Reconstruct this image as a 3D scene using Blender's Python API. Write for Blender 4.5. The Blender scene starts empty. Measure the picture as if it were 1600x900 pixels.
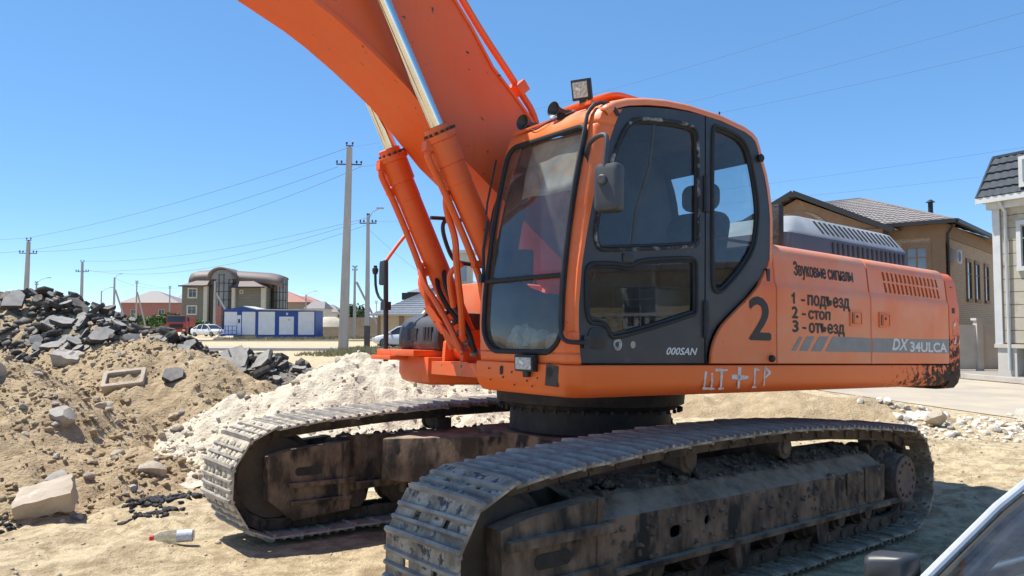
import bpy, bmesh, math, random
import numpy as np
from mathutils import Vector, Matrix, noise as mnoise
from mathutils.geometry import tessellate_polygon
R = math.radians
scene = bpy.context.scene
col = scene.collection
random.seed(7)
rng = np.random.default_rng(11)

# ------------------------------------------------------------------ camera
cam_data = bpy.data.cameras.new('camera')
cam = bpy.data.objects.new('camera', cam_data)
col.objects.link(cam)
cam.location = (0, 0, 1.68)
cam.rotation_euler = (R(90 + 2.648), 0, 0)
cam_data.sensor_width = 36.0
cam_data.lens = 26.76
cam_data.clip_start = 0.05
cam_data.clip_end = 4000
scene.camera = cam

# ------------------------------------------------------------------ sky, sun, exposure
SUN_DIR = Vector((-0.473, 0.143, 1.0)).normalized()
elev = math.asin(SUN_DIR.z)
azim = math.atan2(SUN_DIR.x, SUN_DIR.y)
world = bpy.data.worlds.new('World')
scene.world = world
world.use_nodes = True
wn = world.node_tree.nodes
wl = world.node_tree.links
wn.clear()
w_out = wn.new('ShaderNodeOutputWorld')
w_bg = wn.new('ShaderNodeBackground')
w_sky = wn.new('ShaderNodeTexSky')
w_sky.sky_type = 'NISHITA'
w_sky.sun_disc = False
w_sky.sun_elevation = elev
w_sky.sun_rotation = azim
w_sky.altitude = 0
w_sky.air_density = 0.5
w_sky.dust_density = 0.0
w_sky.ozone_density = 6.5
w_bg.inputs['Strength'].default_value = 0.124
w_hs = wn.new('ShaderNodeHueSaturation')
w_hs.inputs['Saturation'].default_value = 1.42
w_hs.inputs['Value'].default_value = 2.6
w_gm = wn.new('ShaderNodeGamma')          # the phone camera's soft tone curve on the sky
w_gm.inputs[1].default_value = 0.55
wl.new(w_sky.outputs[0], w_gm.inputs[0])
wl.new(w_gm.outputs[0], w_hs.inputs['Color'])
wl.new(w_hs.outputs[0], w_bg.inputs[0])
wl.new(w_bg.outputs[0], w_out.inputs[0])
sun_d = bpy.data.lights.new('sun', 'SUN')
sun_d.energy = 5.0
sun_d.angle = R(0.53)
sun_d.color = (1.0, 0.955, 0.88)
sun = bpy.data.objects.new('sun', sun_d)
col.objects.link(sun)
sun.rotation_euler = SUN_DIR.to_track_quat('Z', 'Y').to_euler()
sun.location = SUN_DIR * 60
vs = scene.view_settings
vs.view_transform = 'Standard'
vs.look = 'None'
vs.exposure = 0.5
vs.gamma = 1.0
vs.use_curve_mapping = False
scene.cycles.max_bounces = 8
scene.cycles.transparent_max_bounces = 16
scene.cycles.caustics_reflective = False
scene.cycles.caustics_refractive = False

# ------------------------------------------------------------------ materials
MATS = {}

def nodes_of(m):
    m.use_nodes = True
    nt = m.node_tree
    return nt, nt.nodes, nt.links, nt.nodes['Principled BSDF']

def mat(name, c1, c2=None, rough=0.6, metal=0.0, scale=6.0, detail=6.0, lo=0.35, hi=0.65,
        c3=None, s3=30.0, lo3=0.62, hi3=0.68, bump=0.0, bscale=40.0, bdist=0.02, stretch=None, rvar=0.0,
        spec=None, coat=0.0, dust=None, dust_amt=0.6, film=None, streak=None):
    """Procedural surface: two colours mixed by noise, an optional third colour in sharp spots, fine relief."""
    m = bpy.data.materials.new(name)
    nt, n, l, b = nodes_of(m)
    tc = n.new('ShaderNodeTexCoord')
    src = tc.outputs['Object']
    if stretch:
        mp = n.new('ShaderNodeMapping')
        mp.inputs['Scale'].default_value = stretch
        l.new(src, mp.inputs[0])
        src = mp.outputs[0]
    def noise(sc, det=detail, rg=0.6):
        t = n.new('ShaderNodeTexNoise')
        t.inputs['Scale'].default_value = sc
        t.inputs['Detail'].default_value = det
        t.inputs['Roughness'].default_value = rg
        l.new(src, t.inputs['Vector'])
        return t.outputs['Fac']
    def ramp(fac, a, bb):
        mr = n.new('ShaderNodeMapRange')
        mr.inputs['From Min'].default_value = a
        mr.inputs['From Max'].default_value = bb
        mr.clamp = True
        l.new(fac, mr.inputs[0])
        return mr.outputs[0]
    def mix(fac, a, bb):
        mx = n.new('ShaderNodeMix')
        mx.data_type = 'RGBA'
        l.new(fac, mx.inputs[0])
        for sock, v in ((mx.inputs[6], a), (mx.inputs[7], bb)):
            if isinstance(v, tuple):
                sock.default_value = (*v, 1)
            else:
                l.new(v, sock)
        return mx.outputs[2]
    c = c1
    if c2 is not None:
        c = mix(ramp(noise(scale), lo, hi), c1, c2)
    if c3 is not None:
        c = mix(ramp(noise(s3, 3.0), lo3, hi3), c, c3)
    if film is not None:      # thin uneven film of dried dust over the whole surface
        fc_, amt = film
        f = ramp(noise(1.1, 10.0, .72), .38, .72)
        mu = n.new('ShaderNodeMath'); mu.operation = 'MULTIPLY'; mu.inputs[1].default_value = amt
        l.new(f, mu.inputs[0])
        c = mix(mu.outputs[0], c, fc_)
    if streak is not None:    # thin run-down streaks and rubbed lines
        mp2 = n.new('ShaderNodeMapping')
        mp2.inputs['Scale'].default_value = (26, 26, 1.1)
        l.new(tc.outputs['Object'], mp2.inputs[0])
        t2 = n.new('ShaderNodeTexNoise')
        t2.inputs['Scale'].default_value = 1.0; t2.inputs['Detail'].default_value = 5.0
        l.new(mp2.outputs[0], t2.inputs['Vector'])
        mu = n.new('ShaderNodeMath'); mu.operation = 'MULTIPLY'
        l.new(ramp(t2.outputs['Fac'], .56, .72), mu.inputs[0]); l.new(ramp(noise(.9, 4.0), .42, .62), mu.inputs[1])
        m3 = n.new('ShaderNodeMath'); m3.operation = 'MULTIPLY'; m3.inputs[1].default_value = streak[1]
        l.new(mu.outputs[0], m3.inputs[0])
        c = mix(m3.outputs[0], c, streak[0])
    if dust is not None:      # loose dust settled on faces that look up
        ge = n.new('ShaderNodeNewGeometry')
        sp = n.new('ShaderNodeSeparateXYZ')
        l.new(ge.outputs['Normal'], sp.inputs[0])
        up = ramp(sp.outputs[2], .15, .85)
        mu = n.new('ShaderNodeMath'); mu.operation = 'MULTIPLY'
        l.new(up, mu.inputs[0]); l.new(ramp(noise(5.0, 9.0, .7), .30, .58), mu.inputs[1])
        m2 = n.new('ShaderNodeMath'); m2.operation = 'MULTIPLY'; m2.inputs[1].default_value = dust_amt
        l.new(mu.outputs[0], m2.inputs[0])
        c = mix(m2.outputs[0], c, dust)
    if isinstance(c, tuple):
        b.inputs['Base Color'].default_value = (*c, 1)
    else:
        l.new(c, b.inputs['Base Color'])
    b.inputs['Roughness'].default_value = rough
    if rvar:
        mr = n.new('ShaderNodeMapRange')
        l.new(noise(scale * 2.3), mr.inputs[0])
        mr.inputs['From Min'].default_value = 0.3
        mr.inputs['From Max'].default_value = 0.7
        mr.inputs['To Min'].default_value = max(0.02, rough - rvar)
        mr.inputs['To Max'].default_value = min(1, rough + rvar)
        l.new(mr.outputs[0], b.inputs['Roughness'])
    b.inputs['Metallic'].default_value = metal
    if spec is not None:
        b.inputs['Specular IOR Level'].default_value = spec
    b.inputs['Coat Weight'].default_value = coat
    if bump:
        bp = n.new('ShaderNodeBump')
        bp.inputs['Strength'].default_value = bump
        bp.inputs['Distance'].default_value = bdist
        l.new(noise(bscale, 8.0, 0.65), bp.inputs['Height'])
        l.new(bp.outputs[0], b.inputs['Normal'])
    MATS[name] = m
    return m

def glass(name, tint=(0.55, 0.6, 0.58), dust=0.06, base_reflect=0.05, dust_col=(0.35, 0.33, 0.28)):
    """Thin pane: tinted see-through with mirror-like reflection that grows at grazing angles, a little dust."""
    m = bpy.data.materials.new(name)
    nt, n, l, b = nodes_of(m)
    n.remove(b)
    out = n['Material Output']
    tr = n.new('ShaderNodeBsdfTransparent')
    tr.inputs[0].default_value = (*tint, 1)
    gl = n.new('ShaderNodeBsdfGlossy')
    gl.inputs['Roughness'].default_value = 0.015
    gl.inputs['Color'].default_value = (0.95, 0.97, 1, 1)
    lw = n.new('ShaderNodeLayerWeight')
    fr = n.new('ShaderNodeMath')
    fr.operation = 'POWER'
    fr.inputs[1].default_value = 4.0
    l.new(lw.outputs['Facing'], fr.inputs[0])
    ad = n.new('ShaderNodeMath')
    ad.operation = 'ADD'
    ad.use_clamp = True
    ad.inputs[1].default_value = base_reflect
    l.new(fr.outputs[0], ad.inputs[0])
    mx = n.new('ShaderNodeMixShader')
    l.new(ad.outputs[0], mx.inputs[0])
    l.new(tr.outputs[0], mx.inputs[1])
    l.new(gl.outputs[0], mx.inputs[2])
    df = n.new('ShaderNodeBsdfDiffuse')
    df.inputs[0].default_value = (*dust_col, 1)
    tc = n.new('ShaderNodeTexCoord')
    ns = n.new('ShaderNodeTexNoise')
    ns.inputs['Scale'].default_value = 5.0
    ns.inputs['Detail'].default_value = 9.0
    ns.inputs['Roughness'].default_value = 0.72
    l.new(tc.outputs['Object'], ns.inputs['Vector'])
    mr = n.new('ShaderNodeMapRange')
    mr.inputs['From Min'].default_value = 0.35
    mr.inputs['From Max'].default_value = 0.8
    mr.inputs['To Min'].default_value = dust * 0.4
    mr.inputs['To Max'].default_value = dust * 3.5
    l.new(ns.outputs['Fac'], mr.inputs[0])
    m2 = n.new('ShaderNodeMixShader')
    l.new(mr.outputs[0], m2.inputs[0])
    l.new(mx.outputs[0], m2.inputs[1])
    l.new(df.outputs[0], m2.inputs[2])
    l.new(m2.outputs[0], out.inputs[0])
    MATS[name] = m
    return m

def brick_mat(name, c1, c2, mortar, w, h, msize=0.012, bump=0.35, rough=0.85, axis='XZ', offset=0.5, rot=0.0):
    m = bpy.data.materials.new(name)
    nt, n, l, b = nodes_of(m)
    tc = n.new('ShaderNodeTexCoord')
    sep = n.new('ShaderNodeSeparateXYZ')
    l.new(tc.outputs['Object'], sep.inputs[0])
    cmb = n.new('ShaderNodeCombineXYZ')
    if axis == 'XZ':           # walls running either way: x + y along the course
        ad = n.new('ShaderNodeMath')
        ad.operation = 'ADD'
        l.new(sep.outputs[0], ad.inputs[0])
        l.new(sep.outputs[1], ad.inputs[1])
        l.new(ad.outputs[0], cmb.inputs[0])
        l.new(sep.outputs[2], cmb.inputs[1])
    else:
        l.new(sep.outputs[0], cmb.inputs[0])
        l.new(sep.outputs[1], cmb.inputs[1])
    bt = n.new('ShaderNodeTexBrick')
    bt.offset = offset
    bt.inputs['Color1'].default_value = (*c1, 1)
    bt.inputs['Color2'].default_value = (*c2, 1)
    bt.inputs['Mortar'].default_value = (*mortar, 1)
    bt.inputs['Scale'].default_value = 1.0
    bt.inputs['Mortar Size'].default_value = msize
    bt.inputs['Brick Width'].default_value = w
    bt.inputs['Row Height'].default_value = h
    l.new(cmb.outputs[0], bt.inputs['Vector'])
    l.new(bt.outputs['Color'], b.inputs['Base Color'])
    b.inputs['Roughness'].default_value = rough
    bp = n.new('ShaderNodeBump')
    bp.inputs['Strength'].default_value = bump
    bp.inputs['Distance'].default_value = 0.01
    bp.invert = True
    l.new(bt.outputs['Fac'], bp.inputs['Height'])
    l.new(bp.outputs[0], b.inputs['Normal'])
    MATS[name] = m
    return m

ORANGE = (0.88, 0.145, 0.018)
ORANGE2 = (0.90, 0.18, 0.036)
mat('orange_paint', ORANGE, ORANGE2, rough=0.42, scale=2.2, c3=(0.09, 0.05, 0.035), s3=30, lo3=0.715, hi3=0.735,
    bump=0.03, bscale=14, rvar=0.12, film=((.58, .36, .22), .38), streak=((.45, .24, .13), .45))
mat('orange_faded', (0.88, 0.185, 0.042), (0.90, 0.225, 0.07), rough=0.4, scale=1.6, c3=(0.32, 0.13, 0.06), s3=26, lo3=0.74, hi3=0.78,
    bump=0.02, bscale=10, rvar=0.12, film=((.66, .42, .27), .50), streak=((.52, .30, .18), .40), dust=(.60, .47, .32), dust_amt=.35)
mat('orange_boom', (0.82, 0.108, 0.014), (0.85, 0.13, 0.02), rough=0.46, scale=1.3, c3=(0.05, 0.028, 0.02), s3=17, lo3=0.70, hi3=0.712,
    bump=0.02, bscale=9, rvar=0.1, stretch=(1, 2.0, 1), film=((.52, .20, .10), .40), streak=((.36, .12, .05), .30))
mat('orange_dirty', (0.84, 0.12, 0.018), (0.66, 0.16, 0.05), rough=0.5, scale=4, c3=(0.06, 0.035, 0.025), s3=22, lo3=0.66, hi3=0.69,
    bump=0.06, bscale=20, rvar=0.12)
mat('dark_panel', (0.028, 0.030, 0.036), (0.040, 0.042, 0.047), rough=0.42, scale=2.5, c3=(0.09, 0.088, 0.085), s3=9, lo3=0.62, hi3=0.85,
    bump=0.02, bscale=60, rvar=0.1)
mat('black_rubber', (0.012, 0.012, 0.013), (0.02, 0.02, 0.02), rough=0.7, scale=12)
mat('worn_seal', (0.02, 0.02, 0.021), (0.30, 0.30, 0.29), rough=0.75, scale=16, lo=0.5, hi=0.66)
mat('black_plastic', (0.016, 0.016, 0.018), (0.03, 0.03, 0.032), rough=0.5, scale=7, bump=0.05, bscale=120)
mat('grey_plastic', (0.040, 0.042, 0.047), (0.062, 0.064, 0.068), rough=0.5, scale=5, c3=(0.16, 0.155, 0.15), s3=6, lo3=0.6, hi3=0.8, bump=0.04, bscale=90)
mat('cover_grey_lit', (0.26, 0.275, 0.285), (0.36, 0.375, 0.385), rough=0.5, scale=3.0, c3=(0.36, 0.35, 0.33), s3=7, lo3=0.6, hi3=0.75, bump=0.04, bscale=50)
mat('cover_grey_shaded', (0.070, 0.075, 0.083), (0.10, 0.105, 0.113), rough=0.5, scale=3.0, bump=0.04, bscale=50)
mat('chrome_rod', (0.78, 0.76, 0.72), (0.70, 0.69, 0.67), rough=0.09, metal=1.0, scale=9)
mat('bare_steel', (0.42, 0.41, 0.40), (0.30, 0.28, 0.26), rough=0.35, metal=0.9, scale=12)
mat('dark_rust', (0.045, 0.034, 0.026), (0.125, 0.092, 0.066), rough=0.85, scale=5, dust=(.40, .33, .245), dust_amt=.5, c3=(0.19, 0.15, 0.11), s3=7, lo3=0.55, hi3=0.8,
    bump=0.5, bscale=26, bdist=0.02)
mat('rust_frame', (0.055, 0.038, 0.026), (0.24, 0.165, 0.11), rough=0.88, scale=6.0, detail=12, lo=.40, hi=.62, dust=(.46, .37, .27), dust_amt=.6, c3=(0.022, 0.019, 0.017), s3=4.5, lo3=0.55, hi3=0.63,
    bump=0.55, bscale=22, bdist=0.025, stretch=(1, 1, 0.5))
mat('grease_shade_black', (0.010, 0.010, 0.011), (0.035, 0.030, 0.026), rough=0.6, scale=7, bump=0.5, bscale=30)  # black of greasy parts, also the painted shade inside slots
mat('shoe_dusty', (0.23, 0.175, 0.12), (0.55, 0.45, 0.33), rough=0.88, scale=7, lo=0.40, hi=0.60, c3=(0.085, 0.075, 0.07), s3=15, lo3=0.56, hi3=0.66,
    bump=0.5, bscale=40, bdist=0.012)
mat('grouser_steel', (0.20, 0.182, 0.16), (0.40, 0.355, 0.29), rough=0.6, metal=0.1, scale=9, bump=0.25, bscale=60)
mat('shoe_chalky', (0.55, 0.49, 0.40), (0.36, 0.31, 0.25), rough=0.9, scale=8, lo=0.42, hi=0.62, c3=(0.10, 0.085, 0.07), s3=18, lo3=0.60, hi3=0.68,
    bump=0.6, bscale=34, bdist=0.02)
mat('idler_earth', (0.085, 0.058, 0.038), (0.13, 0.095, 0.065), rough=0.85, scale=6, bump=0.3, bscale=30)
mat('hub_cover', (0.115, 0.075, 0.058), (0.16, 0.12, 0.10), rough=0.8, scale=14, c3=(0.18, 0.05, 0.03), s3=20, lo3=0.6, hi3=0.7, bump=0.3, bscale=40)
mat('black_print', (0.010, 0.010, 0.012), rough=0.5)
mat('white_print', (0.72, 0.72, 0.70), (0.55, 0.5, 0.46), rough=0.6, scale=30, lo=0.5, hi=0.75)
mat('chalk_print', (0.78, 0.72, 0.68), (0.62, 0.36, 0.22), rough=0.8, scale=35, lo=0.42, hi=0.72)
mat('silver_decal', (0.21, 0.205, 0.20), (0.27, 0.25, 0.235), rough=0.45, scale=8, c3=(0.58, 0.17, 0.06), s3=24, lo3=0.68, hi3=0.72)
mat('seat_cloth', (0.03, 0.031, 0.034), (0.05, 0.05, 0.054), rough=0.9, scale=20)
mat('seat_red', (0.30, 0.035, 0.025), (0.36, 0.05, 0.03), rough=0.85, scale=12)
mat('cab_trim', (0.05, 0.052, 0.055), (0.08, 0.08, 0.08), rough=0.75, scale=5)
mat('rag_cloth', (0.36, 0.40, 0.37), (0.20, 0.23, 0.21), rough=0.95, scale=9, bump=0.6, bscale=16)
mat('pale_sheet', (0.46, 0.44, 0.40), (0.28, 0.27, 0.25), rough=0.9, scale=6)
glass('cab_glass', (0.70, 0.77, 0.78), 0.03, 0.045)
glass('screen_glass', (0.76, 0.78, 0.76), 0.07, 0.05)
glass('lens_glass', (0.9, 0.9, 0.9), 0.12, 0.1)

# ground and heaps
mat('sand_ground', (0.40, 0.30, 0.17), (0.66, 0.53, 0.325), rough=0.95, scale=7.0, detail=15, lo=0.38, hi=0.57,
    c3=(0.31, 0.22, 0.115), s3=1.6, lo3=0.55, hi3=0.75, bump=1.0, bscale=28, bdist=0.05)
mat('dirt_brown', (0.37, 0.265, 0.148), (0.52, 0.395, 0.235), rough=0.95, scale=5.0, detail=12, c3=(0.55, 0.43, 0.27), s3=9, lo3=0.58, hi3=0.70,
    bump=1.0, bscale=24, bdist=0.05)
mat('white_earth', (0.73, 0.645, 0.49), (0.60, 0.515, 0.375), rough=0.95, scale=6, detail=10, c3=(0.52, 0.44, 0.33), s3=6, lo3=0.56, hi3=0.72,
    bump=1.0, bscale=26, bdist=0.04)
mat('clod', (0.35, 0.25, 0.14), (0.52, 0.40, 0.255), rough=0.95, scale=3.5, bump=0.6, bscale=40)
mat('stone_tan', (0.42, 0.35, 0.255), (0.52, 0.45, 0.35), rough=0.92, scale=3, c3=(0.33, 0.26, 0.18), s3=9, lo3=0.6, hi3=0.7, bump=0.6, bscale=22, bdist=0.03)
mat('stone_white', (0.72, 0.65, 0.54), (0.62, 0.54, 0.43), rough=0.92, scale=3, bump=0.6, bscale=20, bdist=0.03)
mat('stone_grey', (0.33, 0.295, 0.25), (0.42, 0.385, 0.33), rough=0.92, scale=3, bump=0.5, bscale=24, bdist=0.03)
mat('asphalt_broken', (0.050, 0.046, 0.043), (0.105, 0.095, 0.085), rough=0.9, scale=5, dust=(.36, .30, .22), dust_amt=.55, c3=(0.20, 0.18, 0.15), s3=4, lo3=0.58, hi3=0.75, bump=0.7, bscale=36, bdist=0.02)
mat('asphalt_top', (0.22, 0.205, 0.185), (0.33, 0.31, 0.275), rough=0.9, scale=4, c3=(0.31, 0.275, 0.22), s3=6, lo3=0.55, hi3=0.7, bump=0.4, bscale=60, bdist=0.01)
mat('tar', (0.012, 0.012, 0.013), (0.03, 0.03, 0.03), rough=0.75, scale=8, bump=0.5, bscale=30)
mat('road_asphalt', (0.36, 0.31, 0.245), (0.46, 0.39, 0.295), rough=0.92, scale=0.6, c3=(0.48, 0.395, 0.27), s3=.8, lo3=0.52, hi3=0.68, bump=0.2, bscale=40)
mat('kerb_concrete', (0.52, 0.48, 0.42), (0.42, 0.385, 0.33), rough=0.9, scale=2, bump=0.2, bscale=20)
mat('concrete_block', (0.50, 0.42, 0.32), (0.42, 0.345, 0.255), rough=0.93, scale=3.5, c3=(0.56, 0.49, 0.385), s3=8, lo3=0.6, hi3=0.7, bump=0.5, bscale=24, bdist=0.02)

# ------------------------------------------------------------------ mesh builder
class MB:
    def __init__(s):
        s.v, s.f, s.mi = [], [], []
        s.cur = 0
    def add(s, verts, faces):
        o = len(s.v)
        s.v.extend([tuple(p) for p in verts])
        for f in faces:
            s.f.append([i + o for i in f])
            s.mi.append(s.cur)
        return s
    def box(s, c, d, rot=None, taper=None):
        """c centre, d full size, rot an optional 3x3 or Euler z, taper scales the top in x,y"""
        hx, hy, hz = d[0] / 2, d[1] / 2, d[2] / 2
        t = taper or (1, 1)
        P = [Vector((x * hx * (t[0] if z > 0 else 1), y * hy * (t[1] if z > 0 else 1), z * hz)) for z in (-1, 1) for y in (-1, 1) for x in (-1, 1)]
        if rot is not None:
            M = rot if isinstance(rot, Matrix) else Matrix.Rotation(rot, 3, 'Z')
            P = [M @ p for p in P]
        P = [p + Vector(c) for p in P]
        return s.add(P, [(0, 2, 3, 1), (4, 5, 7, 6), (0, 1, 5, 4), (2, 6, 7, 3), (0, 4, 6, 2), (1, 3, 7, 5)])
    def bar(s, a, b, w, h, up=(0, 0, 1)):
        """rectangular bar from a to b, w across, h along up"""
        a, b = Vector(a), Vector(b)
        d = (b - a).normalized()
        u = Vector(up)
        side = d.cross(u)
        if side.length < 1e-5:
            side = d.cross(Vector((1, 0, 0)))
        side.normalize()
        u = side.cross(d)
        P = []
        for q in (a, b):
            for k in ((-1, -1), (1, -1), (1, 1), (-1, 1)):
                P.append(q + side * (k[0] * w / 2) + u * (k[1] * h / 2))
        return s.add(P, [(0, 1, 2, 3)[::-1], (4, 5, 6, 7), (0, 4, 5, 1)[::-1], (1, 5, 6, 2)[::-1], (2, 6, 7, 3)[::-1], (3, 7, 4, 0)[::-1]])
    def tube(s, pts, r, n=10, cap=True, closed=False):
        pts = [Vector(p) for p in pts]
        m = len(pts)
        rs = r if isinstance(r, (list, tuple)) else [r] * m
        rings = []
        prev = None
        for i, p in enumerate(pts):
            if closed:
                d = pts[(i + 1) % m] - pts[i - 1]
            else:
                d = pts[min(i + 1, m - 1)] - pts[max(i - 1, 0)]
            if d.length < 1e-9:
                d = Vector((0, 0, 1))
            d.normalize()
            if prev is None:
                u = d.orthogonal().normalized()
            else:
                u = prev - d * prev.dot(d)
                if u.length < 1e-6:
                    u = d.orthogonal()
                u.normalize()
            prev = u
            w = d.cross(u)
            rings.append([p + (u * math.cos(2 * math.pi * k / n) + w * math.sin(2 * math.pi * k / n)) * rs[i] for k in range(n)])
        V = [q for rg in rings for q in rg]
        F = []
        for i in range(m if closed else m - 1):
            j = (i + 1) % m
            for k in range(n):
                F.append((i * n + k, i * n + (k + 1) % n, j * n + (k + 1) % n, j * n + k))
        if cap and not closed:
            F.append(tuple(range(n))[::-1])
            F.append(tuple(range((m - 1) * n, m * n)))
        return s.add(V, F)
    def cyl(s, a, b, r, n=20, r2=None):
        return s.tube([a, b], [r, r if r2 is None else r2], n)
    def lathe(s, o, axis, prof, n=24):
        """prof: list of (along, radius)"""
        o = Vector(o)
        ax = Vector(axis).normalized()
        u = ax.orthogonal().normalized()
        w = ax.cross(u)
        V, F = [], []
        for (t, r) in prof:
            for k in range(n):
                a = 2 * math.pi * k / n
                V.append(o + ax * t + (u * math.cos(a) + w * math.sin(a)) * r)
        for i in range(len(prof) - 1):
            for k in range(n):
                F.append((i * n + k, i * n + (k + 1) % n, (i + 1) * n + (k + 1) % n, (i + 1) * n + k))
        F.append(tuple(range(n))[::-1])
        F.append(tuple(range((len(prof) - 1) * n, len(prof) * n)))
        return s.add(V, F)
    def plate(s, outer, holes, fn, t0, t1):
        """flat plate with holes: 2D loops, fn(u, v, t) gives the 3D point, t0..t1 the thickness"""
        loops = [list(outer)] + [list(h) for h in holes]
        tris = tessellate_polygon([[Vector((p[0], p[1], 0)) for p in lp] for lp in loops])
        flat = [p for lp in loops for p in lp]
        n = len(flat)
        V = [fn(p[0], p[1], t0) for p in flat] + [fn(p[0], p[1], t1) for p in flat]
        F = []
        for t in tris:
            F.append(tuple(t))
            F.append(tuple(i + n for i in reversed(t)))
        o = 0
        for lp in loops:
            k = len(lp)
            for i in range(k):
                j = (i + 1) % k
                F.append((o + i, o + j, o + j + n, o + i + n))
            o += k
        return s.add(V, F)
    def prism(s, poly, fn, t0, t1):
        n = len(poly)
        V = [fn(p[0], p[1], t0) for p in poly] + [fn(p[0], p[1], t1) for p in poly]
        F = [tuple(range(n)), tuple(range(2 * n - 1, n - 1, -1))]
        for i in range(n):
            j = (i + 1) % n
            F.append((i, i + n, j + n, j))
        return s.add(V, F)
    def grid(s, rows):
        """rows: list of equal-length lists of points"""
        m, n = len(rows), len(rows[0])
        V = [p for r in rows for p in r]
        F = [(i * n + k, i * n + k + 1, (i + 1) * n + k + 1, (i + 1) * n + k) for i in range(m - 1) for k in range(n - 1)]
        return s.add(V, F)
    def mesh(s, name, mats, smooth=35, fix=True, bevel=0.0):
        me = bpy.data.meshes.new(name)
        me.from_pydata([tuple(p) for p in s.v], [], s.f)
        for m in (mats if isinstance(mats, (list, tuple)) else [mats]):
            me.materials.append(MATS[m] if isinstance(m, str) else m)
        if any(s.mi):
            me.polygons.foreach_set('material_index', s.mi)
        if fix or bevel:
            bm = bmesh.new()
            bm.from_mesh(me)
            if fix:
                bmesh.ops.remove_doubles(bm, verts=bm.verts, dist=1e-5)
                bmesh.ops.recalc_face_normals(bm, faces=bm.faces)
            if bevel:
                ed = [e for e in bm.edges if len(e.link_faces) == 2 and e.calc_face_angle(0) > R(28)]
                bmesh.ops.bevel(bm, geom=ed, offset=bevel, segments=2, profile=0.6, affect='EDGES', clamp_overlap=True)
            bm.to_mesh(me)
            bm.free()
        if smooth:
            me.polygons.foreach_set('use_smooth', [True] * len(me.polygons))
            me.set_sharp_from_angle(angle=R(smooth))
        me.update()
        return me
    def build(s, name, mats, parent=None, mw=None, smooth=35, bevel=0.0, solid=0.0, label=None, fix=True):
        o = bpy.data.objects.new(name, s.mesh(name, mats, smooth, fix, bevel))
        col.objects.link(o)
        if parent is not None:
            o.parent = parent
        if mw is not None:
            o.matrix_local = mw
        if solid:
            md = o.modifiers.new('thickness', 'SOLIDIFY')
            md.thickness = solid
            md.offset = 0
        if label:
            o['label'] = label
        return o

def tag(o, label=None, cat=None, group=None, kind=None):
    if label: o['label'] = label
    if cat: o['category'] = cat
    if group: o['group'] = group
    if kind: o['kind'] = kind
    return o

def empty(name, loc=(0, 0, 0), rz=0.0):
    o = bpy.data.objects.new(name, None)
    col.objects.link(o)
    o.empty_display_size = 0.2
    o.location = loc
    o.rotation_euler = (0, 0, rz)
    return o

def inst(src, name, parent=None, mw=None):
    """another object that shares the mesh of src"""
    o = bpy.data.objects.new(name, src.data if hasattr(src, 'data') else src)
    col.objects.link(o)
    if parent is not None:
        o.parent = parent
    if mw is not None:
        o.matrix_local = mw
    return o

def chaikin(pts, it=2, closed=True):
    for _ in range(it):
        q = []
        n = len(pts)
        for i in range(n if closed else n - 1):
            a, b = pts[i], pts[(i + 1) % n]
            q.append(tuple(a[k] * .75 + b[k] * .25 for k in range(len(a))))
            q.append(tuple(a[k] * .25 + b[k] * .75 for k in range(len(a))))
        if not closed:
            q = [pts[0]] + q + [pts[-1]]
        pts = q
    return pts

def rrect(x0, y0, x1, y1, r, n=5):
    out = []
    for cx, cy, a0 in ((x1 - r, y1 - r, 0), (x0 + r, y1 - r, 90), (x0 + r, y0 + r, 180), (x1 - r, y0 + r, 270)):
        for k in range(n + 1):
            a = R(a0 + 90 * k / n)
            out.append((cx + r * math.cos(a), cy + r * math.sin(a)))
    return out

def inset(poly, d):
    """move a closed 2D loop inwards by d along its vertex normals (loop is star-like)"""
    n = len(poly)
    area = sum(poly[i][0] * poly[(i + 1) % n][1] - poly[(i + 1) % n][0] * poly[i][1] for i in range(n))
    sg = 1 if area > 0 else -1
    out = []
    for i in range(n):
        a, b = Vector(poly[i - 1]), Vector(poly[(i + 1) % n])
        t = (b - a)
        if t.length < 1e-9:
            out.append(poly[i]); continue
        t.normalize()
        nrm = Vector((-t.y, t.x)) * sg
        out.append((poly[i][0] + nrm.x * d, poly[i][1] + nrm.y * d))
    return out

def interp(x, xs, ys):
    return float(np.interp(x, xs, ys))

FONT_SHEAR = 0.0
def lettering(text, name, parent, mw, width, height, material, shear=0.0, bold=0.0, faux=0.0):
    """flat print: letters laid in the local x-y plane of mw, fitted to width x height"""
    cu = bpy.data.curves.new(name, 'FONT')
    cu.body = text
    cu.size = 1.0
    cu.shear = shear
    cu.offset = bold
    cu.resolution_u = 3
    tmp = bpy.data.objects.new(name, cu)
    col.objects.link(tmp)
    dg = bpy.context.evaluated_depsgraph_get()
    me = bpy.data.meshes.new_from_object(tmp.evaluated_get(dg))
    bpy.data.objects.remove(tmp)
    bpy.data.curves.remove(cu)
    xs = [v.co.x for v in me.vertices]
    ys = [v.co.y for v in me.vertices]
    x0, x1, y0, y1 = min(xs), max(xs), min(ys), max(ys)
    for v in me.vertices:
        v.co = ((v.co.x - x0) / (x1 - x0) * width, (v.co.y - y0) / (y1 - y0) * height, 0)
    if faux:
        bm = bmesh.new()
        bm.from_mesh(me)
        base = bm.faces[:]
        for i, (dx_, dy_) in enumerate(((-faux, 0), (faux, 0), (0, faux * .7), (0, -faux * .7))):
            g = bmesh.ops.duplicate(bm, geom=base)
            for v in g['geom']:
                if isinstance(v, bmesh.types.BMVert):
                    v.co += Vector((dx_, dy_, -.00025 * (i + 1)))
        bm.to_mesh(me)
        bm.free()
    me.materials.clear()
    me.materials.append(MATS[material])
    o = bpy.data.objects.new(name, me)
    col.objects.link(o)
    o.parent = parent
    o.matrix_local = mw
    return o

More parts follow.
